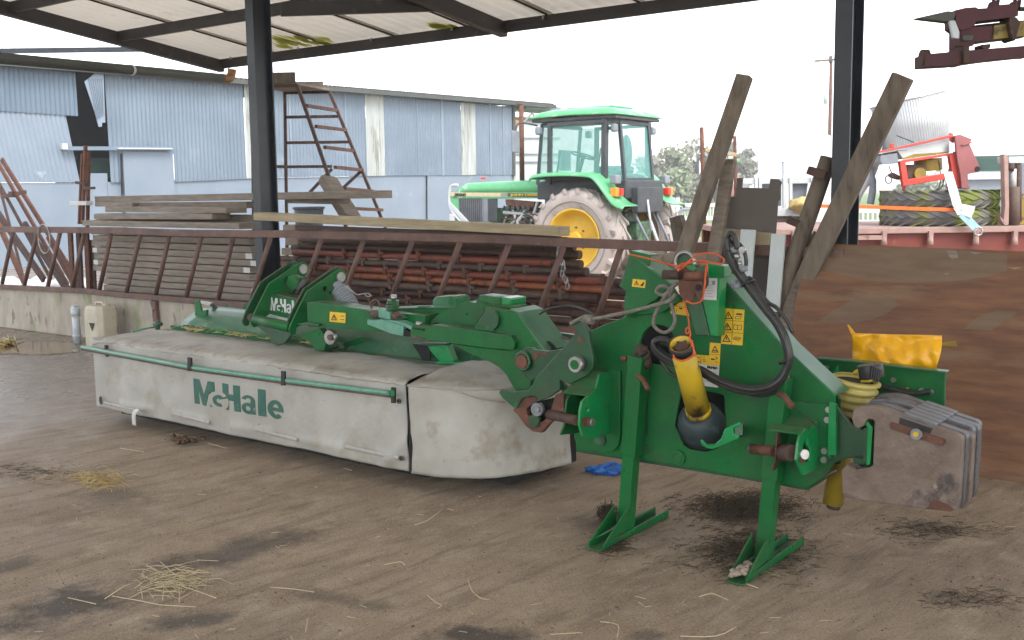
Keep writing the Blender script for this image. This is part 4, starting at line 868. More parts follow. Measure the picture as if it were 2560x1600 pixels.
cheekplate(0, 0, ul, 'green'); cheekplate(-45, -32, ul - .045, 'green_d', holes=False)
U2 = mloc(M(*c6(180, 950), .36))[0]
cheekplate(-480, -95, U2, 'green'); cheekplate(-590, -110, U2 - .075, 'green_d', holes=False)
for x, y, u in ((1268, 365, ul), (790, 265, U2)):
    p = MUP(*c6(x, y), u + .02); B().disc(p, MU, .033, .02, 18).build('pin_head', 'steel', mw); B().tube([p, p - MU * .13], .028, 12).build('pin', 'steel', mw)
pa = MUP(*c6(640, 1000), ul - .02); pb_ = MUP(*c6(190, 900), U2 + .01); B().tube([pa, pb_], .034, 16).build('cross_tube', 'green', mw)
B().tube([MUP(*c6(180, 890), U2 + .0), MUP(*c6(110, 870), U2 - .09)], .03, 12).build('tube_end', 'greyrust', mw)
# box beam between the cheeks with silver writing
tb0 = M(*c6(365, 700), .52); tb1 = M(*c6(770, 780), .52)
mpl(c6, [(365, 590), (780, 680), (640, 890), (355, 830)], .50, .1, 'green', 'yoke_beam')
mpl(c6, [(365, 590), (780, 680), (800, 655), (420, 575)], .505, .1, 'green_d', 'beam_top')
pY = M(*c6(385, 785), .497); uY = (M(*c6(690, 832), .497) - pY); logo(pY, uY.normalized(), Z3, uY.length / .82, .088, 'silver', -MV, mw, 'MHal', 'green')
B().plate([M(*c6(455, 860), .49), M(*c6(620, 895), .49), M(*c6(620, 925), .49), M(*c6(475, 890), .49)], MV, .004).build('reflector', 'silver', mw)
# linkage between the upper arms
for x0, y0, x1, y1, r_, m_ in ((500, 590, 660, 370, .014, 'green_d'), (540, 600, 640, 420, .012, 'green'), (660, 380, 820, 400, .014, 'green_d'), (620, 600, 740, 450, .012, 'green_d'), (740, 640, 800, 400, .012, 'dark')):
    B().tube([M(*c6(x0, y0), .62), M(*c6(x1, y1), .66)], r_ * 1.3, 8).build('link_rod', m_, mw)
b = B(); b.plate([M(*c6(*p), .60) for p in ((690, 480), (780, 400), (825, 410), (820, 460), (740, 530), (700, 520))], MV, .04); b.build('chain_block', 'gut', mw, .006)
B().disc(M(*c6(690, 430), .62), MV, .05, .05, 16).build('pulley', 'green', mw)
# spring beside the arm
a = M(*c6(1265, 520), .66); d = M(*c6(1480, 900), .66); b = B(); dv = (d - a); L = dv.length; dv.normalize(); s1_ = dv.cross(MV).normalized(); s2_ = dv.cross(s1_)
pts = [a + dv * L * t / 168 + (s1_ * math.cos(t * math.pi / 6) + s2_ * math.sin(t * math.pi / 6)) * .052 for t in range(168)]
b.tube(pts, .0095, 6); sp = b.build('coil_spring', 'tgrey', mw); B().tube([a - dv * .05, a + dv * .03], .03, 10).build('spring_eye', 'tgrey', mw); B().tube([a, d], .035, 8).build('spring_core', 'dark', mw)
B().tube(smooth_path([M(*c6(x, y), .6) for x, y in ((1320, 480), (1400, 530), (1480, 590), (1560, 575), (1600, 610), (1650, 600), (1600, 570), (1480, 590))]), .003, 5).build('tie_wire', 'steel', mw)
# main arm beam
def boxface(c, pts, v, dep, m, nm, bevel=.008, holes=()): return mpl(c, pts, v, dep, m, nm, holes, bevel)
boxface(c6, [(840, 680), (1000, 690), (1300, 735), (1620, 780), (2330, 850), (2330, 1080), (1600, 1045), (1300, 1020), (850, 990)], .40, .14, 'green', 'main_arm')
mpl(c6, [(835, 935), (1000, 960), (990, 985), (700, 960)], .37, .02, 'green_d', 'arm_lug')
mpl(c6, [(1130, 802), (1330, 820), (1326, 946), (1127, 928)], .396, .003, 'yel', 'sticker', bevel=0)
def tri(c, cx, cy, w_, h_, v, par=None, mark=True):
    o_ = [(cx, cy - h_ / 2), (cx + w_ / 2, cy + h_ / 2), (cx - w_ / 2, cy + h_ / 2)]; i_ = [(cx, cy - h_ * .28), (cx + w_ * .33, cy + h_ * .38), (cx - w_ * .33, cy + h_ * .38)]
    B().plate([M(*c(*p), v) for p in o_], MV, .001, [[M(*c(*p), v) for p in i_]]).build('warning_symbol', 'blk', par or mw)
    if mark: B().plate([M(*c(*p), v) for p in ((cx - w_ * .05, cy - h_ * .12), (cx + w_ * .05, cy - h_ * .12), (cx + w_ * .03, cy + h_ * .26), (cx - w_ * .03, cy + h_ * .26))], MV, .001).build('warning_symbol', 'blk', par or mw)
tri(c6, 1183, 870, 75, 80, .392)
for x, y in ((1285, 855), (1285, 900)): mpl(c6, [(x - 25, y), (x + 20, y - 2), (x + 28, y + 8), (x - 24, y + 6)], .3925, .001, 'blk', 'symbol', bevel=0)
# lower lugs under the yoke
mpl(c6, [(170, 960), (480, 1060), (820, 1100), (1030, 1010), (1110, 1130), (1190, 1240), (1080, 1300), (960, 1280), (860, 1150), (640, 1100), (560, 1200), (470, 1230), (400, 1200), (350, 1090)], .46, .03, 'green_d', 'lower_lug')
mpl(c6, [(720, 1100), (1000, 1015), (1100, 1140), (1060, 1290), (950, 1290), (860, 1170)], .42, .03, 'green', 'lower_lug')
B().disc(M(*c6(1145, 1125), .42), MV, .045, .03, 16).build('washer', 'steel', mw); B().disc(M(*c6(1145, 1125), .40), MV, .02, .03, 6).build('bolt', 'greyrust', mw)
mpl(c6, [(1240, 1220), (1480, 1130), (1530, 1120), (1520, 1190), (1420, 1230), (1250, 1250)], .6, .02, 'green', 'deck_bracket')
b = B(); b.plate([M(*c6(*p), .5) for p in ((1080, 1220), (1220, 1200), (1280, 1270), (1100, 1300))], MV, .04); b.build('pin_lug', 'green_d', mw, .004)
# break-back link with bolts
mpl(c6, [(1575, 790), (1700, 800), (1760, 860), (1990, 830), (2055, 890), (2030, 930), (1880, 930), (1620, 860)], .36, .05, 'green_d', 'link_plate')
mpl(c6, [(1735, 765), (1890, 810), (1890, 905), (1740, 870)], .33, .05, 'green_w', 'link_block')
mpl(c6, [(1600, 900), (1690, 910), (1780, 895), (2060, 985), (2050, 1110), (1900, 1080), (1700, 1000), (1600, 960)], .33, .06, 'green_w', 'link_arm')
mpl(c6, [(1780, 895), (2000, 920), (2200, 1000), (2160, 1040), (2060, 985)], .325, .06, 'green_w', 'link_top')
mpl(c6, [(2060, 1010), (2160, 1060), (2150, 1120), (2050, 1110)], .34, .05, 'dark', 'link_gap')
B().tube([M(*c6(1920, 860), .38), M(*c6(1930, 655), .38)], .034, 14).build('spring_post', 'green', mw)
for k in range(5): B().disc(M(*c6(1922, 840 - k * 36), .38), Z3, .037, .01, 14).build('post_ring', 'green_d', mw)
B().tube([M(*c6(1935, 660), .38), M(*c6(1940, 590), .38)], .017, 8).build('threaded_stud', 'steel', mw)
for x, y in ((1700, 830), (1960, 850)): B().disc(M(*c6(x, y), .33), Vector((0, -.3, 1)), .024, .03, 8).build('bolt', 'greyrust', mw)
B().tube(smooth_path([M(*c6(x, y), .42) for x, y in ((1660, 760), (1650, 700), (1700, 655), (1745, 680), (1765, 750))]), .008, 6).build('lynch_ring', 'greyrust', mw)
mpl(c7, [(150, 570), (320, 590), (330, 610), (325, 740), (130, 700), (130, 640)], .30, .08, 'green', 'link_head'); mpl(c7, [(140, 690), (320, 735), (300, 750), (140, 720)], .295, .08, 'greyrust', 'bush')
mpl(c7, [(165, 600), (300, 622), (295, 640), (160, 615)], .293, .01, 'dark', 'slot', bevel=0); B().tube([M(*c7(240, 575), .33), M(*c7(242, 530), .33)], .02, 10).build('pin_head', 'steel', mw)
# tail arm with box section
boxface(c7, [(320, 590), (420, 575), (640, 598), (1000, 650), (1400, 712), (1445, 790), (1440, 860), (1400, 885), (1000, 845), (640, 795), (320, 745)], .27, .09, 'green', 'tail_arm')
flange(c7, [(400, 572), (640, 596), (1000, 648), (1400, 710)], .27, .36, .006, 'green_d', 'tail_arm_top')
# rear beam and turret
boxface(c7, [(-200, 370), (0, 360), (410, 350), (700, 345), (480, 450), (385, 520), (380, 560), (0, 545), (-200, 540)], .52, .16, 'green', 'rear_beam')
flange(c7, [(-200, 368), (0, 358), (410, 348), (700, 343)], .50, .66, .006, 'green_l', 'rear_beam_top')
mpl(c7, [(200, 350), (225, 330), (320, 330), (350, 352)], .5, .05, 'green', 'lug')
mpl(c7, [(380, 530), (400, 500), (470, 445), (850, 268), (950, 290), (1000, 190), (1130, 205), (1260, 218), (1262, 320), (1120, 340), (1068, 345), (1055, 405), (930, 600), (640, 600), (385, 570)], .44, .12, 'green', 'turret_cheek', holes=[[(450 + 36 * math.cos(a), 560 + 20 * math.sin(a)) for a in [k * math.pi / 5 for k in range(10)]], [(842 + 9 * math.cos(a), 430 + 11 * math.sin(a)) for a in [k * math.pi / 4 for k in range(8)]]])
flange(c7, [(385, 525), (470, 448), (850, 266)], .44, .54, .006, 'green', 'turret_flange')
boxface(c7, [(1010, 188), (1130, 203), (1262, 215), (1265, 322), (1130, 310), (1010, 280)], .38, .1, 'green', 'turret_box'); boxface(c7, [(1262, 214), (1400, 232), (1392, 320), (1265, 325)], .39, .14, 'green_b', 'turret_box')
mpl(c7, [(1140, 300), (1270, 322), (1395, 318), (1438, 335), (1432, 362), (1270, 350), (1140, 325)], .36, .12, 'green', 'turret_lip'); mpl(c7, [(1145, 330), (1430, 364), (1400, 380), (1160, 345)], .37, .1, 'dark', 'turret_gap', bevel=0)
boxface(c7, [(405, 265), (440, 210), (615, 203), (615, 350), (402, 352)], .62, .12, 'green_l', 'light_bracket'); boxface(c7, [(615, 203), (660, 208), (688, 240), (700, 345), (615, 350)], .60, .14, 'green', 'light_bracket')
# swing body
boxface(c7, [(1062, 345), (1120, 337), (1470, 412), (1815, 888), (1690, 885), (1640, 855), (1540, 860), (1480, 950), (1470, 1010), (1500, 1120), (1600, 1230), (1660, 1260), (1640, 1380), (1450, 1398), (1330, 1190), (1240, 1100), (1140, 1040), (880, 935), (640, 800), (1000, 845), (1400, 885), (1440, 860), (1445, 790), (1400, 712), (1200, 680), (1180, 560), (1060, 400)], .30, .05, 'green', 'swing_body')
boxface(c7, [(930, 600), (1055, 405), (1070, 345), (1200, 400), (1200, 690), (935, 640)], .305, .05, 'green', 'swing_body')
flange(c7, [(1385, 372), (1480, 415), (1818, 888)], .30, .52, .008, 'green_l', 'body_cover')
mpl(c7, [(1500, 375), (1700, 405), (2055, 860), (1960, 880)], .52, .02, 'green', 'body_edge')
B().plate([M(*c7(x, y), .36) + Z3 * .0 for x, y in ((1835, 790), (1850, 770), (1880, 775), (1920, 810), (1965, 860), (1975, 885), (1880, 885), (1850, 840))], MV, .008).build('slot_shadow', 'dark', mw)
B().disc(M(*c7(1150, 500), .29), MV, .055, .03, 20).build('boss', 'green_d', mw); mpl(c7, [(985, 515), (1030, 480), (1080, 490), (1090, 560), (1040, 575), (1000, 560)], .288, .012, 'green_d', 'boss_tab')
# canopy bracket
mpl(c7, [(160, 808), (330, 830), (375, 900), (375, 1015), (285, 1010)], .56, .01, 'dark', 'bracket_inside', bevel=0)
mpl(c7, [(340, 825), (575, 815), (590, 830), (668, 1020), (660, 1045), (500, 1028), (372, 885)], .52, .05, 'green_b', 'canopy_bracket'); mpl(c7, [(155, 805), (300, 795), (580, 800), (575, 818), (340, 828)], .51, .06, 'green_d', 'bracket_top')
mpl(c7, [(1010, 1030), (1060, 960), (1110, 1040)], .56, .02, 'green_b', 'canopy_gusset'); B().beam(M(*c7(480, 1035), .53), M(*c7(1110, 1052), .53), .03, .012).build('deck_edge_strip', 'green_b', mw)
# hose loops over the body
B().tube(smooth_path([M(*c7(x, y), .3) for x, y in ((1760, 430), (1850, 370), (2000, 335), (2150, 330), (2300, 370), (2419, 440))]), .007, 6).build('cable', 'black', mw)
B().tube(smooth_path([M(*c2(x, y), .35) for x, y in ((620, 350), (690, 375), (720, 420), (740, 500))]), .006, 6).build('cable', 'greyrust', mw)
mpl(c2, [(520, 300), (750, 330), (745, 385), (530, 360)], .7, .03, 'green_l', 'rear_strip')
# ---- hook plates at the left of the headstock
mpl(c2, [(195, 575), (215, 490), (262, 452), (330, 450), (360, 470), (480, 485), (660, 458), (760, 350), (760, 500), (500, 700), (362, 745), (340, 765), (255, 690), (205, 640)], .06, .03, 'green_d', 'rear_hook_arm')
B().disc(M(*c2(252, 580), .05), MV, .034, .03, 18).build('pivot_pin', 'rust', mw); B().tube(ring(M(*c2(252, 580), .045), MU, Z3, .042, n=20), .009, 6, closed=True).build('pivot_ring', 'green_d', mw)
mpl(c2, [(25, 872), (42, 850), (180, 862), (300, 852), (345, 800), (362, 748), (745, 325), (738, 270), (690, 240), (688, 205), (745, 188), (800, 200), (850, 250), (872, 300), (895, 450), (922, 560), (918, 640), (862, 712), (690, 800), (655, 780), (600, 755), (600, 850), (500, 920), (388, 965), (380, 912), (340, 905), (250, 930), (182, 1030), (60, 925)], -.02, .025, 'green_d', 'hook_plate')
for pts in (((690, 240), (745, 270), (765, 310), (745, 345), (735, 300), (700, 290), (680, 260)), ((775, 350), (830, 365), (832, 395), (790, 408), (765, 380)), ((345, 510), (380, 490), (490, 505), (490, 525), (400, 525), (370, 560), (345, 570))):
    mpl(c2, pts, -.023 if pts[0][0] > 500 else .057, .003, 'rust', 'rust_patch', bevel=0)
b = B(); p = M(*c2(765, 605), -.05); b.tube([p + MV * .03, p - MV * .02], .036, 20); b.build('bush', 'steel', mw); B().disc(p - MV * .021, MV, .022, .006, 16).build('bush_core', 'green', mw)
mpl(c2, [(600, 755), (650, 800), (690, 830), (680, 900), (660, 960), (640, 930), (615, 850)], .02, .02, 'green_d', 'hook_tongue')
# rusty ball-end hook
mpl(c2, [(155, 1040), (185, 1020), (250, 930), (340, 903), (382, 912), (388, 965), (330, 990), (288, 1030), (290, 1080), (330, 1130), (400, 1160), (440, 1150), (500, 1100), (560, 900), (640, 860), (640, 1060), (500, 1170), (430, 1255), (350, 1245), (280, 1190), (200, 1080)], .0, .03, 'rust', 'quick_hook')
mpl(c2, [(300, 1010), (390, 960), (560, 920), (640, 960), (640, 1090), (480, 1140), (380, 1170), (310, 1120)], .05, .03, 'dark', 'hook_recess', bevel=0)
B().disc(M(*c2(397, 1032), .0), MV, .032, .03, 20).build('washer', 'tgrey', mw); B().disc(M(*c2(397, 1032), -.02), MV, .013, .02, 6).build('bolt', 'steel', mw); B().disc(M(*c2(370, 1140), .0), MV, .03, .03, 16).build('bush', 'green_d', mw)
# ---- headstock face plate
VF = .14
hole1 = [(772 + 165 * math.cos(a), 1065 + 190 * math.sin(a)) for a in [k * math.pi / 12 for k in range(24)]]
hole2 = [(1753, 850), (1900, 840), (2100, 885), (2150, 900), (2170, 1180), (2160, 1330), (2090, 1400), (1980, 1435), (1840, 1415), (1770, 1370), (1690, 1190)]
hole1n = [c1(*p) for p in hole1]; hole2n = [c2(*p) for p in hole2]
face = [(1475, 850), (1478, 826), (1505, 814), (1560, 793), (1615, 765), (1690, 745), (1735, 690), (1801, 690), (1812, 700), (1830, 724), (1960, 868), (2088, 988), (2091, 1150), (2062, 1192), (2017, 1220), (1900, 1200), (1620, 1152), (1440, 1127), (1436, 1040)]
mpl(I, face, VF, .014, 'green', 'headstock_plate', holes=[hole1n, hole2n])
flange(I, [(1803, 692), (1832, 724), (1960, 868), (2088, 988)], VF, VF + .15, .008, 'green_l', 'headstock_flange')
mpl(I, [(1812, 700), (1832, 710), (1960, 855), (2090, 975), (2100, 1000), (2100, 1160), (1990, 1170), (1850, 800)], VF + .15, .012, 'green', 'headstock_back_plate')
mpl(I, [(1440, 1120), (1800, 1180), (2017, 1218), (2060, 1190), (2062, 1196), (2019, 1226), (1800, 1188), (1440, 1130)], VF + .02, .14, 'green_d', 'headstock_bottom')
# box behind the holes
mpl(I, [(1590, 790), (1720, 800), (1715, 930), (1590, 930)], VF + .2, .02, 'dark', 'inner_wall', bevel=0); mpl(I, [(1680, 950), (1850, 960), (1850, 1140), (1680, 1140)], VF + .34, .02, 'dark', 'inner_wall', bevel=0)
mpl(I, [(1560, 740), (1900, 760), (1990, 900), (1990, 1130), (1560, 1080)], VF + .45, .02, 'green_d', 'gearbox_wall')
# house shaped bracket
mpl(c1, [(520, 185), (555, 240), (905, 500), (760, 640), (480, 800), (460, 798), (470, 560), (415, 518), (450, 430)], .10, .012, 'green', 'upper_bracket')
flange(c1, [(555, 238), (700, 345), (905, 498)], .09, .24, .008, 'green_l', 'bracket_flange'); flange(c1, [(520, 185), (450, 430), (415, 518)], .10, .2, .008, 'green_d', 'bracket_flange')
mpl(c1, [(520, 182), (700, 222), (690, 320), (660, 322), (650, 300), (560, 245)], .085, .015, 'green', 'bracket_head'); flange(c1, [(520, 182), (700, 222)], .085, .16, .006, 'green', 'bracket_head_top')
mpl(c1, [(905, 500), (1000, 640), (820, 760), (480, 800), (760, 640)], .125, .012, 'green', 'upper_bracket')
mpl(c1, [(537, 443), (660, 455), (650, 530), (527, 515)], .097, .002, 'yel', 'sticker', bevel=0); tri(c1, 570, 480, 45, 45, .095); mpl(c1, [(610, 500), (640, 470), (645, 480), (632, 512), (605, 510)], .095, .001, 'blk', 'symbol', bevel=0)
# mast
mpl(c1, [(1215, 310), (1250, 300), (1400, 320), (1402, 430), (1358, 432), (1345, 700), (1335, 988), (1270, 982), (1190, 660), (1150, 480)], .05, .07, 'green_b', 'mast_channel')
mpl(c1, [(1340, 320), (1402, 322), (1402, 432), (1358, 432)], .044, .01, 'green_b', 'mast_edge')
mpl(c1, [(960, 560), (1060, 520), (1150, 560), (1190, 680), (1262, 985), (1130, 975), (1080, 800), (1030, 660)], .04, .08, 'green_d', 'mast_shadow_web')  # dark shadow beside the mast channel put in as darker green
mpl(c1, [(985, 325), (1060, 305), (1150, 312), (1150, 400), (1130, 560), (1090, 650), (1035, 668), (985, 610), (962, 520), (968, 420)], -.05, .02, 'rust', 'top_link_cheek'); mpl(c1, [(1030, 320), (1120, 310), (1140, 340), (1110, 370), (1060, 350)], -.053, .004, 'green_b', 'paint_remnant', bevel=0)
mpl(c1, [(1138, 345), (1215, 310), (1235, 320), (1235, 500), (1200, 560), (1180, 655), (1150, 640), (1118, 560), (1118, 440)], -.09, .018, 'green_d', 'top_link_cheek'); mpl(c1, [(1125, 460), (1160, 400), (1195, 440), (1200, 560), (1178, 640), (1150, 630), (1120, 560)], -.093, .004, 'rust', 'rust_patch', bevel=0)
B().tube([M(*c1(830, 402), -.07), M(*c1(985, 405), -.07)], .021, 12).build('top_link_pin', 'rustd', mw); B().tube([M(*c1(1040, 420), -.11), M(*c1(1235, 412), -.11)], .018, 12).build('top_link_pin', 'rust', mw); B().tube(ring(M(*c1(1222, 460), -.11), MU, Z3, .012, .026, 12), .004, 5, closed=True).build('linch_pin', 'rustd', mw)
B().disc(M(*c1(1158, 525), -.095), MV, .014, .006, 12).build('pin_hole', 'dark', mw)
B().tube(ring(M(*c1(1030, 290), .0), MU, Z3, .045, .045, 20), .008, 6, closed=True).build('dial_rim', 'steel', mw); B().disc(M(*c1(1030, 290), .01), MV, .04, .01, 18).build('dial', 'green_d', mw)
mpl(c1, [(1215, 435), (1335, 438), (1326, 645), (1200, 638)], .046, .002, 'white', 'document_sticker', bevel=0)
for k in range(5): mpl(c1, [(1225, 500 + k * 26), (1225 + 60 + 9 * (k % 3), 502 + k * 26), (1225 + 60 + 9 * (k % 3), 506 + k * 26), (1225, 504 + k * 26)], .0448, .001, 'grey', 'print_line', bevel=0)
mpl(c1, [(1285, 460), (1315, 460), (1315, 500), (1283, 500)], .0448, .001, 'grey', 'print_box', bevel=0)
# stickers on the face
def stk(pts): return mpl(c1, pts, VF - .003, .0025, 'yel', 'sticker', bevel=0)
s_ = stk([(1390, 720), (1592, 735), (1572, 1072), (1370, 1055)]); s2 = stk([(1265, 1045), (1367, 1053), (1355, 1266), (1255, 1256)]); stk([(1140, 1160), (1256, 1168), (1253, 1256), (1135, 1240)]); stk([(905, 640), (1010, 630), (1075, 795), (893, 770)])
for x, y in ((1440, 785), (1430, 893), (1421, 1003)): tri(c1, x, y, 82, 72, VF - .0045)
tri(c1, 1312, 1105, 72, 68, VF - .0045, mark=False)
def line(x0, y0, x1, y1, w_=4):
    a = M(*c1(x0, y0), VF - .0042); d = M(*c1(x1, y1), VF - .0042); B().beam(a, d, w_ * .0005, .0009, MV).build('symbol', 'blk', mw)
for l in ((1487, 728, 1470, 1062, 3), (1385, 830, 1586, 845, 3), (1378, 945, 1578, 958, 3), (1515, 775, 1570, 778, 14), (1510, 800, 1562, 795), (1510, 820, 1555, 822), (1510, 800, 1505, 822), (1562, 795, 1555, 822),
          (1492, 875, 1528, 882), (1528, 882, 1565, 878), (1492, 875, 1490, 918), (1490, 918, 1527, 924), (1527, 924, 1563, 922), (1565, 878, 1563, 922), (1528, 882, 1527, 924), (1485, 1010, 1505, 990), (1505, 990, 1557, 1000), (1557, 1000, 1540, 1028), (1540, 1028, 1485, 1010), (1500, 1008, 1545, 1008, 6),
          (1290, 1118, 1335, 1122, 8), (1262, 1155, 1360, 1162, 3), (1275, 1200, 1310, 1204, 12), (1318, 1180, 1338, 1190, 5), (1338, 1190, 1320, 1205, 5), (1318, 1225, 1336, 1235, 5), (1200, 1180, 1220, 1182), (1200, 1205, 1222, 1207), (1200, 1220, 1222, 1222, 7), (1150, 1180, 1165, 1190, 7), (1150, 1222, 1168, 1225, 7), (1180, 1165, 1178, 1245, 3), (930, 660, 915, 690), (930, 660, 955, 692), (915, 690, 955, 692), (985, 655, 1010, 660, 10), (975, 720, 1005, 726, 12), (930, 725, 930, 750), (950, 728, 950, 752), (905, 700, 1040, 712, 3)): line(*l)
lb = mpl(c1, [(1145, 1240), (1354, 1268), (1340, 1472), (1185, 1450), (1160, 1360)], VF - .0025, .002, 'white', 'maker_label', bevel=0)
text('lettering', 'McHale', M(*c1(1240, 1290), VF - .004), M(*c1(1338, 1300), VF - .004) - M(*c1(1240, 1290), VF - .004), Z3, .014, .052, 'blk', mw, .04, thick=.0006)
for k in range(5): line(1200, 1318 + k * 22, 1330, 1330 + k * 22, 2)
# face details
p = M(*c3(965, 355), VF - .006); B().disc(p, MV, .034, .012, 22).build('cover_boss', 'green', mw); B().tube(ring(p - MV * .006, MU, Z3, .022, n=18), .003, 5, closed=True).build('boss_ring', 'green_d', mw)
mpl(c2, [(735, 1290), (760, 900), (1080, 660), (1175, 670), (1172, 1290), (1160, 1370), (1110, 1430), (1040, 1440), (770, 1410)], .125, .014, 'green', 'pin_backing_plate'); B().disc(M(*c2(980, 1320), .12), MV, .032, .01, 20).build('cover_boss', 'green_d', mw)
mpl(c4, [(190, 950), (560, 985), (620, 990), (640, 1020), (590, 1512), (150, 1480), (170, 1100)], .125, .014, 'green', 'pin_backing_plate')
mpl(c5, [(575, 95), (600, 100), (640, 120), (640, 600), (560, 600)], .105, .02, 'green_b', 'bolt_flange')
for x, y in ((575, 1035), (563, 1132), (535, 1425), (530, 1510)): bolt(M(*c4(x, y), .115), MV, .014, .016)
for x, y in ((180, 725),): bolt(M(*c4(x, y), .13), MV, .011, .014)
mpl(c5, [(640, 130), (800, 320), (940, 380), (940, 600), (700, 640), (560, 700), (600, 150)], .14, .02, 'green_d', 'weight_arm')
mpl(c5, [(905, 285), (930, 275), (990, 335), (965, 690), (925, 700), (935, 345)], .06, .05, 'green_b', 'weight_rail_end'); mpl(c5, [(800, 620), (930, 640), (960, 695), (830, 690)], .10, .06, 'green_d', 'weight_rail_foot')
B().beam(ml(mloc(M(*c5(945, 500), .09))[0], .08, mloc(M(*c5(945, 500), .09))[2]), ml(mloc(M(*c5(945, 500), .09))[0], .5, mloc(M(*c5(945, 500), .09))[2]), .03, .14).build('weight_rail', 'green_d', mw)
# rear guard panel
gp_ = mpl(I, [(2040, 898), (2130, 905), (2363, 932), (2360, 1030), (2340, 1120), (2040, 1090)], .62, .02, 'green', 'rear_panel', bevel=.003)
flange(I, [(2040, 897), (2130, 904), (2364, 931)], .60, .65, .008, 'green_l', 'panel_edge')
for x, y in ((555, 640), (1185, 755), (1540, 868), (1450, 855)): bolt(M(*c4(x, y), .615), MV, .012, .014)
B().tube(smooth_path([M(*c4(x, y), .60) for x, y in ((1050, 810), (1200, 850), (1350, 880), (1450, 880), (1540, 860))]), .012, 8).build('cable', 'black', mw)
mpl(c4, [(590, 700), (650, 620), (660, 700)], .6, .02, 'green_b', 'panel_gusset')
for y in (828, 850): mpl(c4, [(1303, y), (1330, y + 2), (1330, y + 8), (1303, y + 6)], .617, .002, 'yel', 'mark', bevel=0)
# ---- stand legs
def leg(bx, top, oy, iy, w0, w1, fx0, fx1):
    bt = M(bx[0], bx[1], .05); ub_, _, _ = mloc(bt); zt = mloc(M(top[0], top[1], .05))[2]; zo = mloc(M(bx[0], oy, .05))[2]; uo = mloc(M(top[0], top[1], .05))[0]
    uz = lambda z: ub_ + (uo - ub_) * z / zt
    l = thing_part = None
    B().beam(ml(uz(zo), .085, zo), ml(uz(zt), .085, zt), w0, w0, MV).build('leg_sleeve', 'green_b' if 0 else 'green', mw, .006)
    lg = B().beam(ml(ub_, .085, .03), ml(uz(zo), .085, zo + .02), w1, w1, MV).build('leg', 'green', mw, .005)
    f = B()
    for s in (-1, 1):
        x = ub_ + s * (w1 / 2 + .006)
        f.hexa([ml(x - .004, -.165, .005), ml(x + .004, -.165, .005), ml(x + .004, .42, .005), ml(x - .004, .42, .005), ml(x - .004, -.165, .03), ml(x + .004, -.165, .03), ml(x + .004, .42, .045), ml(x - .004, .42, .045)])
        f.hexa([ml(x - .0045, -.165, .028), ml(x + .0045, -.165, .028), ml(x + .004, .06, .05), ml(x - .004, .06, .05), ml(x - .004, -.15, .034), ml(x + .004, -.15, .034), ml(x + .004, .04, .145), ml(x - .004, .04, .145)])
    f.box(ml(ub_, .11, .008), (w1 + .02, .62, .006), MU, MV); f.build('foot', 'green', lg, .002)
    return ub_, lg
ub1, lg1 = leg((1554, 1300), (1588, 892), 1138, 0, .078, .062, 0, 0)
ub2, lg2 = leg((1901, 1386), (1946, 948), 1198, 0, .072, .062, 0, 0)
mpl(c2, [(1238, 522), (1412, 545), (1410, 620), (1225, 605)], .075, .05, 'green', 'sleeve_cap')
B().tube([M(*c2(1190, 552), .08), M(*c2(1240, 556), .08)], .014, 10).build('sleeve_pin', 'rust', mw)
B().tube(smooth_path([M(*c2(1345, 720), .02), M(*c2(1380, 740), -.0), M(*c2(1410, 790), -.02), M(*c2(1440, 845), -.03)]), .012, 10).build('leg_pin', 'rust', mw)
B().tube(smooth_path([M(*c2(1440, 850), -.02), M(*c2(1430, 1000), .1), M(*c2(1428, 1280), .12)]), .0022, 5).build('pin_wire', 'blk', mw); B().tube(ring(M(*c2(1425, 1390), .13), MU, Z3, .022, n=16), .0022, 5, closed=True).build('pin_ring', 'gut', mw)
B().tube(smooth_path([M(*c4(105, 885), .02), M(*c4(150, 910), -.01), M(*c4(190, 960), -.03), M(*c4(230, 1010), -.04)]), .013, 10).build('leg_pin', 'rust', mw)
B().tube(smooth_path([M(*c4(x, y), .08) for x, y in ((232, 1020), (320, 1080), (420, 1150), (470, 1210), (490, 1260))]), .0022, 5).build('pin_wire', 'blk', mw)
mpl(c4, [(120, 760), (165, 760), (150, 900), (60, 1000), (90, 850)], .09, .05, 'green_b', 'sleeve_gusset')
# ---- lower hitch brackets (cheeks stand out towards the yard)
def hitch(c, uA, front, rear, slot, pinA, pinB, name):
    A_ = upl(c, front, uA, .012, 'green_b', 'hitch_cheek', [slot] if slot else ()); 
    return A_
ua = mloc(M(*c2(1065, 900), .13))[0]
front = [(1065, 690), (1010, 678), (960, 700), (925, 840), (850, 905), (795, 960), (775, 1060), (770, 1180), (800, 1285), (850, 1310), (1065, 1265)]
hitch(c2, ua, front, None, [(845 + 14 * math.cos(a), 1030 + 28 * math.sin(a)) for a in [k * math.pi / 5 for k in range(10)]][::1], 0, 0, '')
rear = [(925, 830), (800, 810), (700, 880), (655, 940), (640, 1060), (630, 1180), (595, 1275), (760, 1255), (800, 1240), (930, 1200)]
upl(c2, rear, ua - .14, .012, 'green', 'hitch_cheek')
tp_ = [MUP(*c2(x, y), ua) for x, y in ((1010, 680), (925, 840), (850, 905))]; b = B()
for a_, d_ in zip(tp_[:-1], tp_[1:]): e = (d_ - a_).normalized(); b.box((a_ + d_) / 2 - MU * .06, ((d_ - a_).length, .14, .01), e, MU, e.cross(MU))
b.build('hitch_top', 'green', mw, .003)
B().tube([MUP(*c2(500, 1080), ua - .26), MUP(*c2(640, 1110), ua - .14), MUP(*c2(770, 1140), ua - .01)], .0235, 14).build('hitch_pin', 'rustd', mw); B().disc(MUP(*c2(500, 1080), ua - .262), MU, .012, .004, 10).build('pin_hole', 'dark', mw)
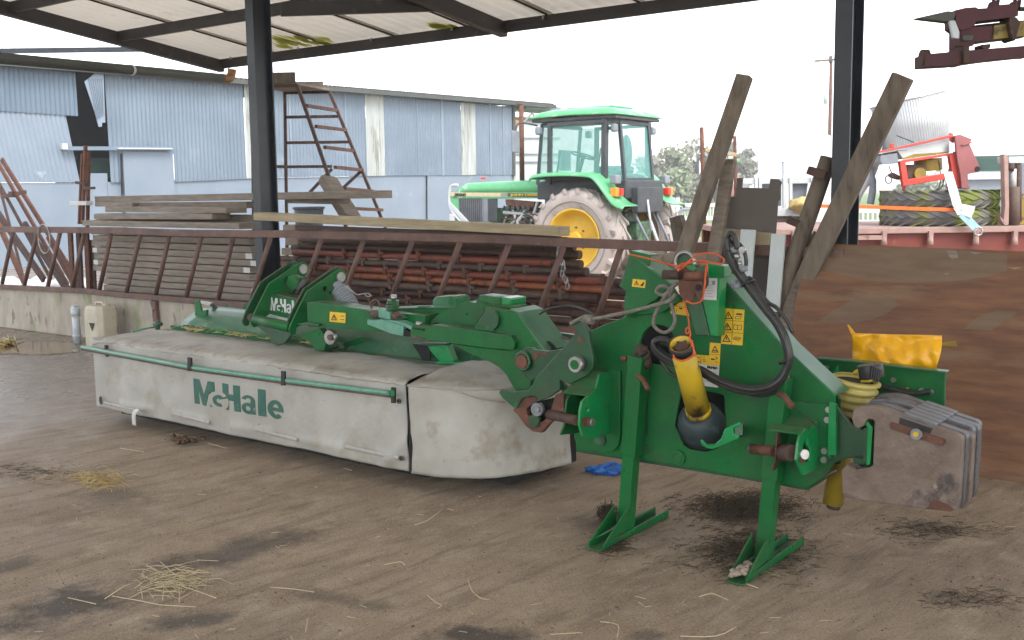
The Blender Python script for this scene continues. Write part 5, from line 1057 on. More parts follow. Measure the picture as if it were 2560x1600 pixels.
B().tube([MUP(*c2(850, 1150), ua + .005), MUP(*c2(910, 1155), ua + .05)], .02, 12).build('hitch_pin_end', 'rust', mw); B().disc(MUP(*c2(912, 1155), ua + .052), MU, .018, .01, 12).build('pin_cap', 'steel', mw); upl(c2, [(815, 1120), (850, 1100), (875, 1120), (870, 1180), (840, 1200), (812, 1180)], ua + .014, .005, 'rust', 'rust_patch', bevel=0)
uB = mloc(M(*c5(450, 450), .13))[0]
front = [(445, 265), (380, 360), (300, 395) if 0 else (330, 345), (285, 400), (265, 470), (245, 640), (310, 785), (470, 715)]
slot = [(335, 430), (348, 425), (350, 500), (372, 545), (365, 640), (330, 660), (292, 640), (305, 500)]
upl(c5, front, uB, .012, 'green_b', 'hitch_cheek', [slot])
rear = [(380, 300), (210, 300), (120, 320), (90, 380), (75, 470), (62, 590), (70, 660), (20, 740), (40, 740), (110, 660), (120, 560), (125, 450), (200, 420), (330, 400)]
upl(c5, rear, uB - .13, .012, 'green', 'hitch_cheek'); upl(c5, [(62, 590), (75, 470), (95, 330), (110, 330), (112, 560), (105, 650), (40, 740), (18, 738), (68, 655)], uB - .116, .004, 'rust', 'rust_patch', bevel=0)
tp_ = [MUP(*c5(x, y), uB) for x, y in ((445, 262), (380, 355), (330, 345), (285, 400))]; b = B()
for a_, d_ in zip(tp_[:-1], tp_[1:]): e = (d_ - a_).normalized(); b.box((a_ + d_) / 2 - MU * .06, ((d_ - a_).length, .13, .01), e, MU, e.cross(MU))
b.build('hitch_top', 'green', mw, .003)
B().tube([MUP(*c5(-160, 535), uB - .26), MUP(*c5(60, 560), uB - .13)], .021, 14).build('hitch_pin', 'rust', mw); B().disc(MUP(*c5(-165, 534), uB - .262), MU, .021, .004, 14).build('pin_face', 'steel', mw)
B().tube([MUP(*c5(120, 570), uB - .11), MUP(*c5(235, 575), uB - .02)], .034, 16).build('hitch_ball', 'rustd', mw); B().tube([MUP(*c5(300, 585), uB), MUP(*c5(350, 590), uB + .03)], .02, 12).build('hitch_pin_end', 'steel', mw); upl(c5, [(290, 640), (330, 600), (345, 640), (330, 665), (300, 668)], uB + .014, .006, 'rust', 'rust_patch', bevel=0)
# ---- drive shaft resting in its bracket
sh0 = M(*c1(993, 1060), -.20); sh1 = M(*c2(1912, 1040), .06)
dsh = B(); ds_ = (sh1 - sh0).normalized(); dsh.tube([sh0, sh1], .046, 24, cap=False, r2=.05); sd1 = dsh.build('drive_shaft_tube', 'ypl', mw, solid=.006)
B().tube([sh0 - ds_ * .006, sh0 + ds_ * .04], .052, 24, cap=False).build('tube_mouth', 'blk', mw, solid=.004); B().disc(sh0 + ds_ * .05, ds_, .042, .004, 18).build('tube_inside', 'dark', mw)
b = B(); s1_ = ds_.cross(MV).normalized(); s2_ = ds_.cross(s1_).normalized()
star = []
for k in range(12): a = k * math.pi / 6; r_ = .038 if k % 2 else .026; star.append(sh0 + ds_ * .012 + (s1_ * math.cos(a) + s2_ * math.sin(a)) * r_)
b.plate(star, ds_, .01); b.build('splined_end', 'rustd', mw)
for k in (-.4, .5): B().tube([sh0 + ds_ * .06 - s2_ * .0 + (s1_ * k - MV * .9).normalized() * .047, sh1 + (s1_ * k - MV * .9).normalized() * .051], .0035, 5).build('tube_rib', 'ydk', mw)
B().disc(sh1, ds_, .056, .03, 22).build('tube_collar', 'ypl', mw)
# teal rubber cone
cB_ = M(*c2(1930, 1150), .12); b = B(); ax_ = (Vector(ds_) + MV * .3).normalized()
prof = [(-.07, .052), (-.055, .075), (-.03, .093), (.0, .104), (.02, .103), (.03, .108), (.045, .100), (.055, .105), (.07, .096), (.085, .1), (.1, .088), (.16, .075)]
b.tube([cB_ + ax_ * t for t, r_ in prof], [r_ for t, r_ in prof], 28); b.build('shaft_cone', 'teal', mw)
mpl(c2, [(1925, 1325), (1945, 1318), (1985, 1365), (2060, 1365), (2125, 1310), (2145, 1250), (2160, 1215), (2300, 1150), (2305, 1185), (2240, 1215), (2245, 1260), (2275, 1285), (2300, 1260), (2290, 1310), (2150, 1375), (2050, 1410), (1985, 1400), (1940, 1370)], -.04, .01, 'green_b', 'shaft_cradle')
B().beam(M(*c2(2295, 1220), -.03), M(*c2(2310, 1240), .13), .03, .05).build('cradle_arm', 'green_d', mw)
# ---- hydraulic hoses
hp = [(1525, 155), (1505, 50), (1462, 8), (1425, 60), (1425, 180), (1480, 330), (1600, 500), (1750, 700), (1890, 880), (1965, 1040), (1995, 1200), (1955, 1330), (1860, 1430), (1700, 1475), (1500, 1445), (1320, 1370), (1180, 1290), (950, 1215), (800, 1130), (735, 1050), (770, 1010), (860, 1010), (930, 1060)]
for k in range(4):
    o1 = (0, 26, 50, 16)[k]; o2 = (0, .012, .0, .03)[k]
    pts = [(x + (o1 * .7 if 3 < i < 12 else -o1 * .1), y + (-o1 * .3 if 3 < i < 12 else o1 * .9 if i >= 12 else o1 * .2)) for i, (x, y) in enumerate(hp)]
    if k > 1: pts = pts[4:]
    B().tube(smooth_path([M(*c1(*p), .03 - o2 if i < 12 - (4 if k > 1 else 0) else .0 - o2) for i, p in enumerate(pts)], 5), .0115 if k != 3 else .008, 10).build('hydraulic_hose', 'black', mw)
for pts in (((1440, 60), (1480, 100), (1550, 120), (1600, 220), (1605, 320), (1570, 390)), ((1620, 440), (1660, 450), (1800, 650), (1900, 720), (2000, 850), (2050, 950)), ((800, 1210), (900, 1340), (1000, 1365)), ((2000, 1200), (1990, 1350), (1930, 1440), (1860, 1520), (1700, 1540), (1500, 1480))):
    B().tube(smooth_path([M(*c1(*p), .05) for p in pts], 5), .0085, 8).build('hydraulic_hose', 'black', mw)
for x, y, r_ in ((1500, 170, .02), (1515, 230, .017), (1545, 300, .012), (1580, 350, .02), (1495, 480, .02), (1530, 510, .022), (1555, 330, .012)):
    B().tube([M(*c1(x - 6, y - 26), .03), M(*c1(x + 4, y + 26), .03)], r_, 8).build('hose_coupling', 'steel' if r_ < .02 else 'tgrey', mw)
B().disc(M(*c1(1575, 170), .02), MV, .014, .02, 10).build('coupling_cap', 'steel', mw)
for x, y in ((1625, 480), (1980, 1215), (640, 1150)): B().disc(M(*c1(x, y), .02), (M(*c1(x + 30, y + 60), .02) - M(*c1(x, y), .02)), .03 if x > 900 else .02, .012, 10).build('hose_tie', 'blk', mw)
for x, y in ((620, 1120), (640, 1160), (600, 1225), (650, 1240)): B().blob(M(*c1(x, y), .1), (.03, .03, .035), int(x), .5, 6).build('hose_nut', 'rustd', mw)
# ---- rope and orange twine
rp = [(705, 225), (760, 195), (830, 160), (900, 172), (960, 172), (1240, 115), (1480, 55), (1640, 5), (1700, -60)]
ro_ = B().tube(smooth_path([M(*c2(*p), -.03) for p in rp], 6), .0088, 8).build('rope', 'rope', None); tag(ro_, 'grey braided rope stretched from the hook plate to the top of the headstock', 'rope')
B().tube(smooth_path([M(*c1(*p), .02) for p in ((960, 485), (900, 530), (840, 590), (790, 590), (760, 560), (790, 515), (860, 520), (880, 560), (850, 600), (790, 690), (740, 800), (735, 880), (780, 930), (840, 950), (900, 915), (935, 840), (925, 770), (900, 690), (890, 600), (920, 520))], 6), .0085, 8).build('rope_loop', 'rope', ro_)
B().tube([M(*c2(835, 182), -.03), M(*c2(915, 186), -.03)], .023, 10).build('rope_clamp', 'rope', ro_)
tw = B(); 
for pts in (((510, 212), (700, 255), (960, 322), (1050, 290), (1150, 212), (1300, 203), (1380, 240), (1397, 280), (1350, 302), (1180, 270), (1050, 300), (960, 340)), ((1230, 320), (1210, 560), (1185, 650), (1110, 678), (1030, 662), (1060, 800), (1072, 930), (1045, 960), (1040, 920), (1060, 905), (1080, 960), (1075, 1010), (1110, 1100), (1100, 1170), (1010, 1215), (940, 1200), (918, 1160)), ((1095, 1020), (1115, 1110), (1135, 1180)), ((1180, 300), (1235, 300), (1240, 380)), ((950, 350), (1000, 300), (1040, 310), (960, 370))):
    tw.tube(smooth_path([M(*c1(x, y), -.13 if y < 900 else -.26) for x, y in pts], 5), .0038, 5)
tag(tw.build('baler_twine', 'twine'), 'orange baler twine tied round the top link and holding up the yellow shaft tube', 'twine')
# ================================================================ WEIGHTS ON THE MOWER
wpts = [(788, 250), (800, 185), (850, 140), (1000, 135), (1080, 150), (1260, 220), (1420, 275), (1580, 330), (1790, 405), (1822, 425), (1836, 460), (1800, 1070), (1785, 1115), (1735, 1136), (1690, 1130), (1500, 1110), (1100, 1050), (740, 1000), (702, 965), (690, 740), (745, 688), (830, 735), (960, 712), (990, 690), (1005, 280), (990, 262), (945, 256), (925, 275), (905, 320), (850, 348), (810, 320)]
for k in range(6):
    v0 = .045 + .052 * k; P_ = [M(*c5(*p), .045) for p in wpts]; dz = (.0, .0, -.012, .004, .0, .006)[k]; du = (0, .004, .012, .0, .006, -.004)[k]
    P_ = [p + MV * (v0 - .045) + Z3 * dz + MU * du for p in P_]; cen = sum(P_, Vector()) / len(P_)
    t = thing('suitcase_weight', ['frontmost cast weight with a rusty corner and bolted strap, hooked on the mower carrier', 'second weight from the front of the row hooked on the mower carrier', 'third weight from the front, hanging slightly low in the carrier row', 'fourth weight from the front in the carrier row', 'fifth weight from the front, next to the last of the carrier row', 'rearmost weight of the row, nearest the plywood sheet'][k], 'weight', Vector((cen.x, cen.y, min(p.z for p in P_))), 'suitcase weights hooked on the mower')
    B().plate(P_, MV, .044).build('body', 'cast' if k in (0, 2) else 'castg', t, .005)
    hc = [M(*c5(*p), .045) + MV * (v0 - .045 - .001) + Z3 * dz for p in ((1245, 240), (1560, 345), (1530, 395), (1240, 300))]
    B().plate(hc, MV, .046).build('handle_slot', 'blk', t)
    B().beam(M(*c5(1270, 215), .045) + MV * (v0 - .045 + .022), M(*c5(1580, 325), .045) + MV * (v0 - .045 + .022), .05, .014).build('handle', 'castg', t, .004)
    if k == 0:
        B().plate([M(*c5(*p), .035) for p in ((1155, 290), (1170, 288), (1665, 450), (1670, 470), (1650, 515), (1150, 345))], MV, .009).build('strap_bar', 'rust', t, .003); B().disc(M(*c5(1402, 398), .03), MV, .021, .014, 18).build('washer', 'tgrey', t); B().disc(M(*c5(1398, 398), .02), MV, .011, .016, 6).build('bolt', 'ypl', t)
        B().plate([M(*c5(*p), .043) for p in ((1560, 1010), (1700, 1060), (1760, 1110), (1720, 1130), (1500, 1105))], MV, .002).build('rust_patch', 'rust', t)
# ---- upright drive shaft with yellow bellows
us = thing('drive_shaft', 'upright spare drive shaft with ringed yellow bellows between the headstock and the weights', 'drive shaft', G(2082, 1262, .2))
be0 = M(*c4(830, 740), .40); b = B(); axd = Vector((-.05, 0, -1)); axd = (M(*c5(610, 1060), .40) - be0).normalized()
prof = []
for k in range(5): t = k * .034; r_ = .104 - .005 * k; prof += [(t, r_ - .014), (t + .008, r_), (t + .016, r_), (t + .026, r_ - .016)]
b.tube([be0 + axd * t for t, r_ in prof], [r_ for t, r_ in prof], 30, cap=False); b.build('bellows', 'ybel', us, solid=.004)
B().tube([be0 + axd * .17, be0 + axd * .26], [.085, .06], 20).build('cone_base', 'blk', us); B().disc(be0 + axd * .02, axd, .088, .004, 20).build('bellows_inside', 'dark', us)
B().tube([be0 + axd * .24, M(*c5(612, 1050), .40)], .044, 18).build('tube', 'ydk', us); B().disc(M(*c5(620, 1065), .40), axd, .03, .03, 10).build('tube_tip', 'rustd', us)
b = B(); b.plate([M(*c4(*p), .36) for p in ((780, 720), (810, 670), (860, 645), (910, 670), (960, 780), (870, 780), (870, 720), (840, 690), (810, 700))], MV, .05); b.build('yoke', 'ypl', us, .005)
ca = M(*c4(920, 640), .36); cd_ = M(*c4(1040, 715), .36); b = B(); b.tube([M(*c4(1010, 610), .36) + MU * -.02, M(*c4(985, 740), .36)], .052, 14); b.build('coupler_knob', 'black', us, .004)
for k in range(5): B().beam(M(*c4(975 + k * 22, 615 + k * 10), .30), M(*c4(950 + k * 22, 740 + k * 8), .30), .006, .012, MV).build('knob_rib', 'black', us)
# ---- yellow sack behind
pts = [(2131, 832), (2118, 813), (2122, 812), (2137, 826), (2145, 833), (2240, 835), (2354, 839), (2353, 868), (2340, 900), (2318, 930), (2310, 940), (2130, 920), (2129, 880)]
us0 = MO + MV * .68; 
def P(i, j):
    xl = 2131 + 1 * math.sin(j * 5); xr = 2355 - 45 * max(0, 1 - j * 1.1) ** 1.6; x = xl + (xr - xl) * i; y = 990 + (833 + 6 * i - 990) * j
    return M(x, y, .72 - .045 * noise.noise(Vector((i * 3.2, j * 2.6, 1))) - .02 * noise.noise(Vector((i * 8, j * 6 + i * 4, 5))) - .03 * math.sin(i * math.pi))
b = B(); b.sheet(P, 50, 30); b.add([M(2118, 812, .7), M(2122, 812, .7), M(2139, 834, .7), M(2131, 842, .7)], [(0, 1, 2, 3)]); tag(b.build('plastic_sack', 'sack', solid=.003), 'crumpled bright yellow plastic sack propped behind the green rear panel', 'sack')
# ---- litter on the yard
gl = B()
for i in range(5): gl.blob(G(1488 + i * 12, 1172 + (i % 2) * 6, .02), (.045, .03, .02), i * 3, 1.2, 7)
gl.tube(smooth_path([G(1500, 1170, .03), G(1520, 1160, .05), G(1538, 1158, .02)]), .012, 6); gl.tube(smooth_path([G(1500, 1172, .02), G(1480, 1168, .04), G(1476, 1172, .01)]), .012, 6)
tag(gl.build('rubber_glove', 'blue'), 'crumpled blue rubber glove lying on the yard behind the left stand leg', 'glove')
def stalks(name, m, cx, cy, rx, ry, n, ln, label, cat, r_=.0022, z=.02, seed=1, kind=None, lw=0):
    r = random.Random(seed); b = B(); c = G(cx, cy); dxv = (G(cx + 60, cy) - c) / 60; dyv = (G(cx, cy + 20) - c) / 20
    for i in range(n):
        p = c + dxv * r.gauss(0, rx / 2) + dyv * r.gauss(0, ry / 2); a = r.gauss(lw, 1.2); l = ln * r.uniform(.35, 1.1); h = z * r.uniform(.1, 1)
        d = dxv.normalized() * math.cos(a) + dyv.normalized() * math.sin(a); k = Vector((r.uniform(-.25, .25), r.uniform(-.25, .25), 0))
        b.tube([p - d * l / 2 + Z3 * h * .3, p + Z3 * h + k * l * .15, p + d * l / 2 + Z3 * r.uniform(.001, h)], [r_, r_, r_ * .5], 4)
    o = b.build(name, m); 
    if kind: o['kind'] = kind; o['label'] = label
    else: tag(o, label, cat)
    return o
stalks('straw_clump', 'straw', 250, 1205, 75, 22, 170, .11, 'small clump of yellow straw left of the mower skirt', 'straw', .0013, .04, 2)
stalks('straw_clump', 'strawp', 440, 1455, 80, 34, 150, .13, 'large pale straw clump in the left foreground', 'straw', .0013, .025, 3)
x = B(); 
for pts in (((400, 1404), (430, 1430), (462, 1450)), ((280, 1490), (340, 1500), (400, 1512), (490, 1517)), ((262, 1497), (310, 1465), (350, 1452)), ((365, 1412), (420, 1440)), ((410, 1470), (407, 1500)), ((450, 1475), (448, 1505)), ((440, 1460), (500, 1480), (540, 1495))):
    x.tube([G(*p, .012) for p in pts], .0018, 5)
x.build('long_stalks', 'strawp', bpy.data.objects['straw_clump.001'])
LS = (((676, 1468), (730, 1472), (785, 1480)), ((493, 1400), (546, 1402)), ((1068, 1488), (1090, 1506), (1104, 1513), (1094, 1520)), ((1170, 1448), (1180, 1476), (1200, 1494), (1222, 1499)), ((960, 1412), (1000, 1404), (1012, 1413)), ((1036, 1312), (1070, 1300), (1108, 1272)), ((1376, 1586), (1456, 1581)), ((1700, 1590), (1790, 1590), (1840, 1567)), ((1500, 1554), (1545, 1562), (1543, 1592)), ((1748, 1492), (1780, 1484), (1820, 1500)), ((170, 1494), (240, 1510)), ((1840, 1450), (1895, 1470)), ((770, 1545), (764, 1580)), ((1920, 1432), (1950, 1440)), ((425, 1084), (490, 1094)), ((520, 1108), (566, 1120)), ((860, 1170), (880, 1176)), ((300, 1120), (360, 1130)), ((1580, 1200), (1610, 1188), (1628, 1186)))
b = B()
for s in LS: b.tube(smooth_path([G(*p, .006) for p in s], 3), .0017, 5)
rr = random.Random(5)
for i in range(80):
    x_, y_ = rr.uniform(-50, 2600), rr.uniform(1130, 1620); p = G(x_, y_, .004); a = rr.uniform(0, 3.1); l = rr.uniform(.006, .026); d = Vector((math.cos(a), math.sin(a), 0)); b.tube([p - d * l, p + d * l], .0012, 4)
o = b.build('scattered_straw', 'strawp'); o['kind'] = 'stuff'; o['label'] = 'single pale straw stalks scattered over the yard'
o = stalks('damp_hay', 'hay', 1860, 1272, 150, 40, 1500, .07, 'dark damp hay lying in a patch behind the right stand leg', 'hay', .0012, .03, 7, 'stuff')
stalks('damp_hay', 'hay', 1880, 1375, 150, 60, 1300, .065, 'dark damp hay around the foot of the right stand leg', 'hay', .0011, .012, 8, 'stuff')
stalks('damp_hay', 'hay', 1530, 1365, 50, 26, 260, .06, 'dark damp hay around the foot of the left stand leg', 'hay', .0011, .012, 9, 'stuff')
stalks('damp_hay', 'hay', 1520, 1296, 24, 14, 300, .05, 'tuft of dark hay behind the left foot', 'hay', .0014, .07, 10, 'stuff')
stalks('hay_bits', 'hay', 2330, 1325, 160, 30, 260, .06, 'dark hay bits under the weights', 'hay', .001, .006, 11, 'stuff')
stalks('hay_bits', 'hay', 2430, 1500, 170, 30, 160, .06, 'dark hay bits at the right edge of the yard', 'hay', .001, .006, 12, 'stuff')
stalks('hay_bits', 'hay', 90, 1180, 120, 24, 120, .08, 'dark hay bits on the yard at the left edge', 'hay', .001, .006, 13, 'stuff')
b = B()
for i in range(26): b.blob(G(455 + rr.gauss(0, 15), 1098 + rr.gauss(0, 4), .012), (.02, .02, .014), i, .6, 4)
tag(b.build('mud_lump', 'soil'), 'small heap of brown crumbled soil in front of the mower skirt', 'soil')
b = B()
gc = [(rr.uniform(-50, 2600), rr.uniform(1080, 1610)) for _ in range(34)]
for i in range(620):
    q_ = rr.choice(gc); x_, y_ = (rr.gauss(q_[0], 110), max(1050, rr.gauss(q_[1], 22))) if i % 4 else (rr.uniform(-50, 2600), rr.uniform(1060, 1610)); s = rr.uniform(.0012, .004) * (1.6 if rr.random() < .05 else 1); b.blob(G(x_, y_, s * .4), (s * 1.3, s, s * .6), i, .6, 3)
o = b.build('yard_grit', 'soil'); o['kind'] = 'stuff'; o['label'] = 'dark crumbs of soil scattered over the yard'
b = B()
for i in range(5200):
    x_, y_ = rr.uniform(-80, 2640), 1040 + 570 * rr.random() ** .8; s = rr.uniform(.0012, .0042); p = G(x_, y_); a = rr.uniform(0, 6.3); e_ = Vector((math.cos(a), math.sin(a), 0)) * s; g_ = Vector((-math.sin(a), math.cos(a), 0)) * s * rr.uniform(.4, 1)
    b.add([p - e_, p + g_, p + e_, p - g_, p + Z3 * s * .7], [(0, 3, 4), (3, 2, 4), (2, 1, 4), (1, 0, 4)])
o = b.build('yard_gravel', 'stone'); o['kind'] = 'stuff'; o['label'] = 'fine pale grit strewn over the whole yard'; b = B()
for i in range(60): b.blob(ml(ub2 + rr.uniform(-.022, .022), rr.uniform(-.19, -.04), .03 + rr.uniform(0, .02)), (.012, .012, .01), i, .5, 4)
o = b.build('gravel', 'stone'); o['kind'] = 'stuff'; o['label'] = 'pale gravel caught in the right foot of the stand'
b = B()
for i in range(40): b.tube([M(*c7(rr.uniform(-1500, -900), 330 + rr.uniform(-10, 40)), .6) for _ in range(2)], .002, 4) if 0 else None
for i in range(160):
    u = rr.uniform(-4.2, -3.0) if i < 110 else rr.uniform(-2.75, -2.5); p = ml(u, rr.uniform(.50, .68), .645); a = rr.uniform(0, 3.1); d = Vector((math.cos(a), math.sin(a), rr.uniform(-.2, .3))); b.tube([p - d * .04, p + d * .04], .0018, 4)
o = b.build('straw_on_mower', 'straw'); o['kind'] = 'stuff'; o['label'] = 'loose straw lying along the canopy of the mower'
b = B()
for i in range(30): b.tube([G(10 + rr.gauss(0, 18), 855 + rr.gauss(0, 6), rr.uniform(0, .05)) for _ in range(3)], .006, 4)
tag(b.build('straw_wisps', 'straw'), 'yellow wet straw by the edge of the puddle', 'straw')
for i, (x_, y_) in enumerate(((1110, 1470),)): pass

# ================================================================ BACKGROUND MACHINES
def tyre(b, c, ax, Rr, ri, wd, lugs, lug_h=.04, seg=56):
    ax = Vector(ax).normalized(); e1 = ax.cross(Z3)
    if e1.length < .05: e1 = Vector((1, 0, 0))
    e1.normalize(); e2 = ax.cross(e1)
    prof = [(-.42, ri), (-.5, ri + (Rr - ri) * .35), (-.5, ri + (Rr - ri) * .65), (-.44, Rr - lug_h * 1.1), (-.2, Rr - lug_h * .7), (0, Rr - lug_h * .6), (.2, Rr - lug_h * .7), (.44, Rr - lug_h * 1.1), (.5, ri + (Rr - ri) * .65), (.5, ri + (Rr - ri) * .35), (.42, ri)]
    m_ = len(prof); vs = [Vector(c) + ax * (w_ * wd) + (e1 * math.cos(a) + e2 * math.sin(a)) * r for a in [2 * math.pi * k / seg for k in range(seg)] for w_, r in prof]
    fs = [(k * m_ + i, k * m_ + i + 1, ((k + 1) % seg) * m_ + i + 1, ((k + 1) % seg) * m_ + i) for k in range(seg) for i in range(m_ - 1)]
    b.add(vs, fs, True)
    for s in (-1, 1):
        for k in range(lugs):
            a0 = 2 * math.pi * (k + (.5 if s > 0 else 0)) / lugs; sw = .30 / Rr
            def pt(w_, a, r): return Vector(c) + ax * (w_ * wd) + (e1 * math.cos(a) + e2 * math.sin(a)) * r
            hw = .026 / Rr
            i0 = [pt(s * -.04, a0 + sw - hw, Rr - lug_h), pt(s * -.04, a0 + sw + hw, Rr - lug_h), pt(s * .52, a0 + hw * 1.5, Rr - lug_h * 2.1), pt(s * .52, a0 - hw * 1.5, Rr - lug_h * 2.1)]
            i1 = [pt(s * -.04, a0 + sw - hw * .7, Rr), pt(s * -.04, a0 + sw + hw * .7, Rr), pt(s * .53, a0 + hw, Rr - .008), pt(s * .53, a0 - hw, Rr - .008)]
            b.hexa(i0 + i1)
    return b
def rim(b, c, ax, r, wd, dish):
    ax = Vector(ax).normalized(); e1 = ax.cross(Z3).normalized(); e2 = ax.cross(e1); seg = 40
    prof = [(.5 * wd, r * 1.0), (.5 * wd, r * .95), (.2 * wd, r * .90), (.1 * wd, r * .80), (dish, r * .72), (dish + .03, r * .4), (dish + .05, r * .28), (dish + .05, r * .01)]
    m_ = len(prof); vs = [Vector(c) + ax * w_ + (e1 * math.cos(a) + e2 * math.sin(a)) * q for a in [2 * math.pi * k / seg for k in range(seg)] for w_, q in prof]
    b.add(vs, [(k * m_ + i, ((k + 1) % seg) * m_ + i, ((k + 1) % seg) * m_ + i + 1, k * m_ + i + 1) for k in range(seg) for i in range(m_ - 1)], True); return b
# ---- tractor
TO = Vector((1.60, 17.80, 0)); TF = Vector((-.819, .574, 0)); TL = Vector((-.574, -.819, 0))
tr = thing('tractor', 'old green tractor with yellow rims and dusty tyres parked in the yard beyond the rail', 'tractor', TO)
def t_(f, l, z): return TO + TF * f + TL * l + Z3 * z
def tpl(c, pts, l, th, m, nm, bevel=.01, holes=()): 
    o0 = TO + TL * l; P_ = [PL(*c(*p), o0, TL) for p in pts]; H_ = [[PL(*c(*p), o0, TL) for p in h] for h in holes]
    return B().plate(P_, -TL, th, H_).build(nm, m, tr, bevel)
for s in (1, -1):
    c = t_(0, .84 if s > 0 else -1.02, .83); w_ = B(); tyre(w_, c, TL * s, .83, .50, .46, 20, .045); wo = w_.build('rear_wheel', 'tyre', tr)
    b = B(); rim(b, c, TL * s, .5, .42, .02 if s > 0 else .0); b.build('rim', 'jdy', wo, solid=.012)
    b = B(); b.disc(c + TL * s * .12, TL, .12, .16, 20); b.build('hub', 'jdy', wo)
    for k in range(8): B().disc(c + TL * s * .11 + (TF * math.cos(k * .785) + Z3 * math.sin(k * .785)) * .19, TL, .018, .03, 6).build('wheel_nut', 'greyrust', wo)
    b = B(); 
    for sd_ in (1, -1):
        b.tube([c + TL * sd_ * .232 + (TF * math.cos(a) + Z3 * math.sin(a)) * .615 for a in [k * 2 * math.pi / 40 for k in range(40)]], .012, 6, closed=True)
    b.build('sidewall_ring', 'tyreg', wo)
    c = t_(2.35, s * .72, .55); w_ = B(); tyre(w_, c, TL * s, .55, .32, .3, 18, .03, 40); wo = w_.build('front_wheel', 'tyre', tr); b = B(); rim(b, c, TL * s, .32, .26, .02); b.build('rim', 'jdy', wo, solid=.012)
B().beam(t_(0, -.7, .83), t_(0, .7, .83), .25, .28).build('rear_axle', 'tblk', tr); B().beam(t_(2.35, -.6, .55), t_(2.35, .6, .55), .12, .12).build('front_axle', 'engine', tr)
B().box(t_(.3, 0, .95), (1.6, .45, .6), TF, TL).build('transmission', 'engine', tr, .03); B().box(t_(1.6, 0, 1.05), (1.3, .42, .55), TF, TL).build('engine', 'engine', tr, .03)
r5 = random.Random(9)
for k in range(26): B().tube([t_(1.0 + r5.random() * 1.0, .23, .95 + r5.random() * .5), t_(1.0 + r5.random() * 1.0, .26, .95 + r5.random() * .5)], r5.uniform(.012, .035), 7).build('engine_pipe', r5.choice(['engine', 'tblk', 'greyrust', 'lgrey', 'rust']), tr)
tpl(cT, [(715, 935), (960, 955), (955, 1000), (930, 1010), (720, 985)], .3, .1, 'rust', 'exhaust_manifold')
for k in range(5): B().disc(PL(*cT(740 + k * 44, 1005), TO + TL * .31, TL), TL, .035, .06, 12).build('manifold_port', 'tblk', tr)
# bonnet
def P(i, j):
    f = 2.92 - 2.05 * i; a = j * math.pi; hw = .34; z = 1.60 + .0 + (.17 + .05 * i) * math.sin(a) ** .5 - (.08 * (1 - i * 12) if i < .08 else 0); return t_(f - (.0 if i else -.0), hw * math.copysign(abs(math.cos(a)) ** .45, math.cos(a)), z)
b = B(); b.sheet(P, 24, 18); b.build('bonnet', 'jdg', tr, solid=.01)
B().box(t_(1.95, .0, 1.55), (2.1, .68, .12), TF, TL).build('bonnet_side', 'jdg', tr, .01)
tpl(cT, [(252, 878), (690, 880), (1000, 888), (1000, 916), (690, 914), (252, 908)], .348, .01, 'yel' if 0 else 'strawp', 'bonnet_stripe', .001)
tpl(cT, [(735, 882), (1000, 889), (1000, 915), (735, 912)], .352, .006, 'tblk', 'name_band', 0)
for k in range(6): tpl(cT, [(680 + k * 9, 882), (684 + k * 9, 882), (684 + k * 9, 912), (680 + k * 9, 912)], .353, .006, 'tgrey', 'stripe', 0)
def ttext(s, x0, x1, yb, yt, m):
    o0 = TO + TL * .36; a = PL(*cT(x0, yb), o0, TL); c = PL(*cT(x1, yb), o0, TL); d = PL(*cT(x0, yt), o0, TL); return text('lettering', s, a, c - a, Z3, (d - a).z, (c - a).length, m, tr, .03, .004)
ttext('3050', 288, 384, 908, 884, 'blk'); ttext('JOHN DEERE', 758, 996, 911, 889, 'jdy')
# nose, grille
tpl(cT, [(250, 880), (320, 905), (325, 1115), (290, 1115), (262, 1000)], .34, .68, 'jdg', 'nose', .02)
tpl(cT, [(322, 918), (528, 920), (530, 1125), (328, 1125)], .335, .03, 'grille', 'grille', .004)
for k in range(12): tpl(cT, [(332 + k * 16, 922), (338 + k * 16, 922), (340 + k * 16, 1122), (334 + k * 16, 1122)], .345, .01, 'tblk', 'grille_slat', 0)
tpl(cT, [(530, 922), (568, 922), (570, 1128), (532, 1128)], .335, .03, 'tgrey', 'side_panel'); tpl(cT, [(570, 922), (645, 922), (648, 1125), (575, 1125)], .33, .03, 'tblk', 'side_screen')
B().box(t_(3.0, .26, 1.12), (.12, .26, .2), TF, TL).build('headlamp', 'lgrey', tr, .02); B().box(t_(3.0, -.26, 1.12), (.12, .26, .2), TF, TL).build('headlamp', 'lgrey', tr, .02)
for s in (1, -1): B().tube(smooth_path([t_(2.9, s * .3, 1.74), t_(3.06, s * .32, 1.70), t_(3.06, s * .34, 1.35), t_(2.8, s * .36, 1.08), t_(2.35, s * .38, .78)]), .028, 8).build('front_guard', 'lgrey', tr)
B().beam(t_(3.06, .34, 1.4), t_(2.35, .38, .8), .05, .07).build('guard_stay', 'lgrey', tr)
b = B(); b.tube([t_(1.66, .05, 1.75), t_(1.66, .05, 3.12)], .045, 14); b.build('exhaust_pipe', 'rust', tr); B().disc(t_(1.70, .05, 3.14), Z3, .06, .02, 12).build('rain_cap', 'greyrust', tr)
B().disc(t_(2.55, 0, 1.86), Z3, .05, .03, 12).build('filler_cap', 'redl', tr); B().box(t_(1.15, -.55, 2.15), (.1, .30, .36), TF, TL).build('mirror_box', 'tgrey', tr, .02)
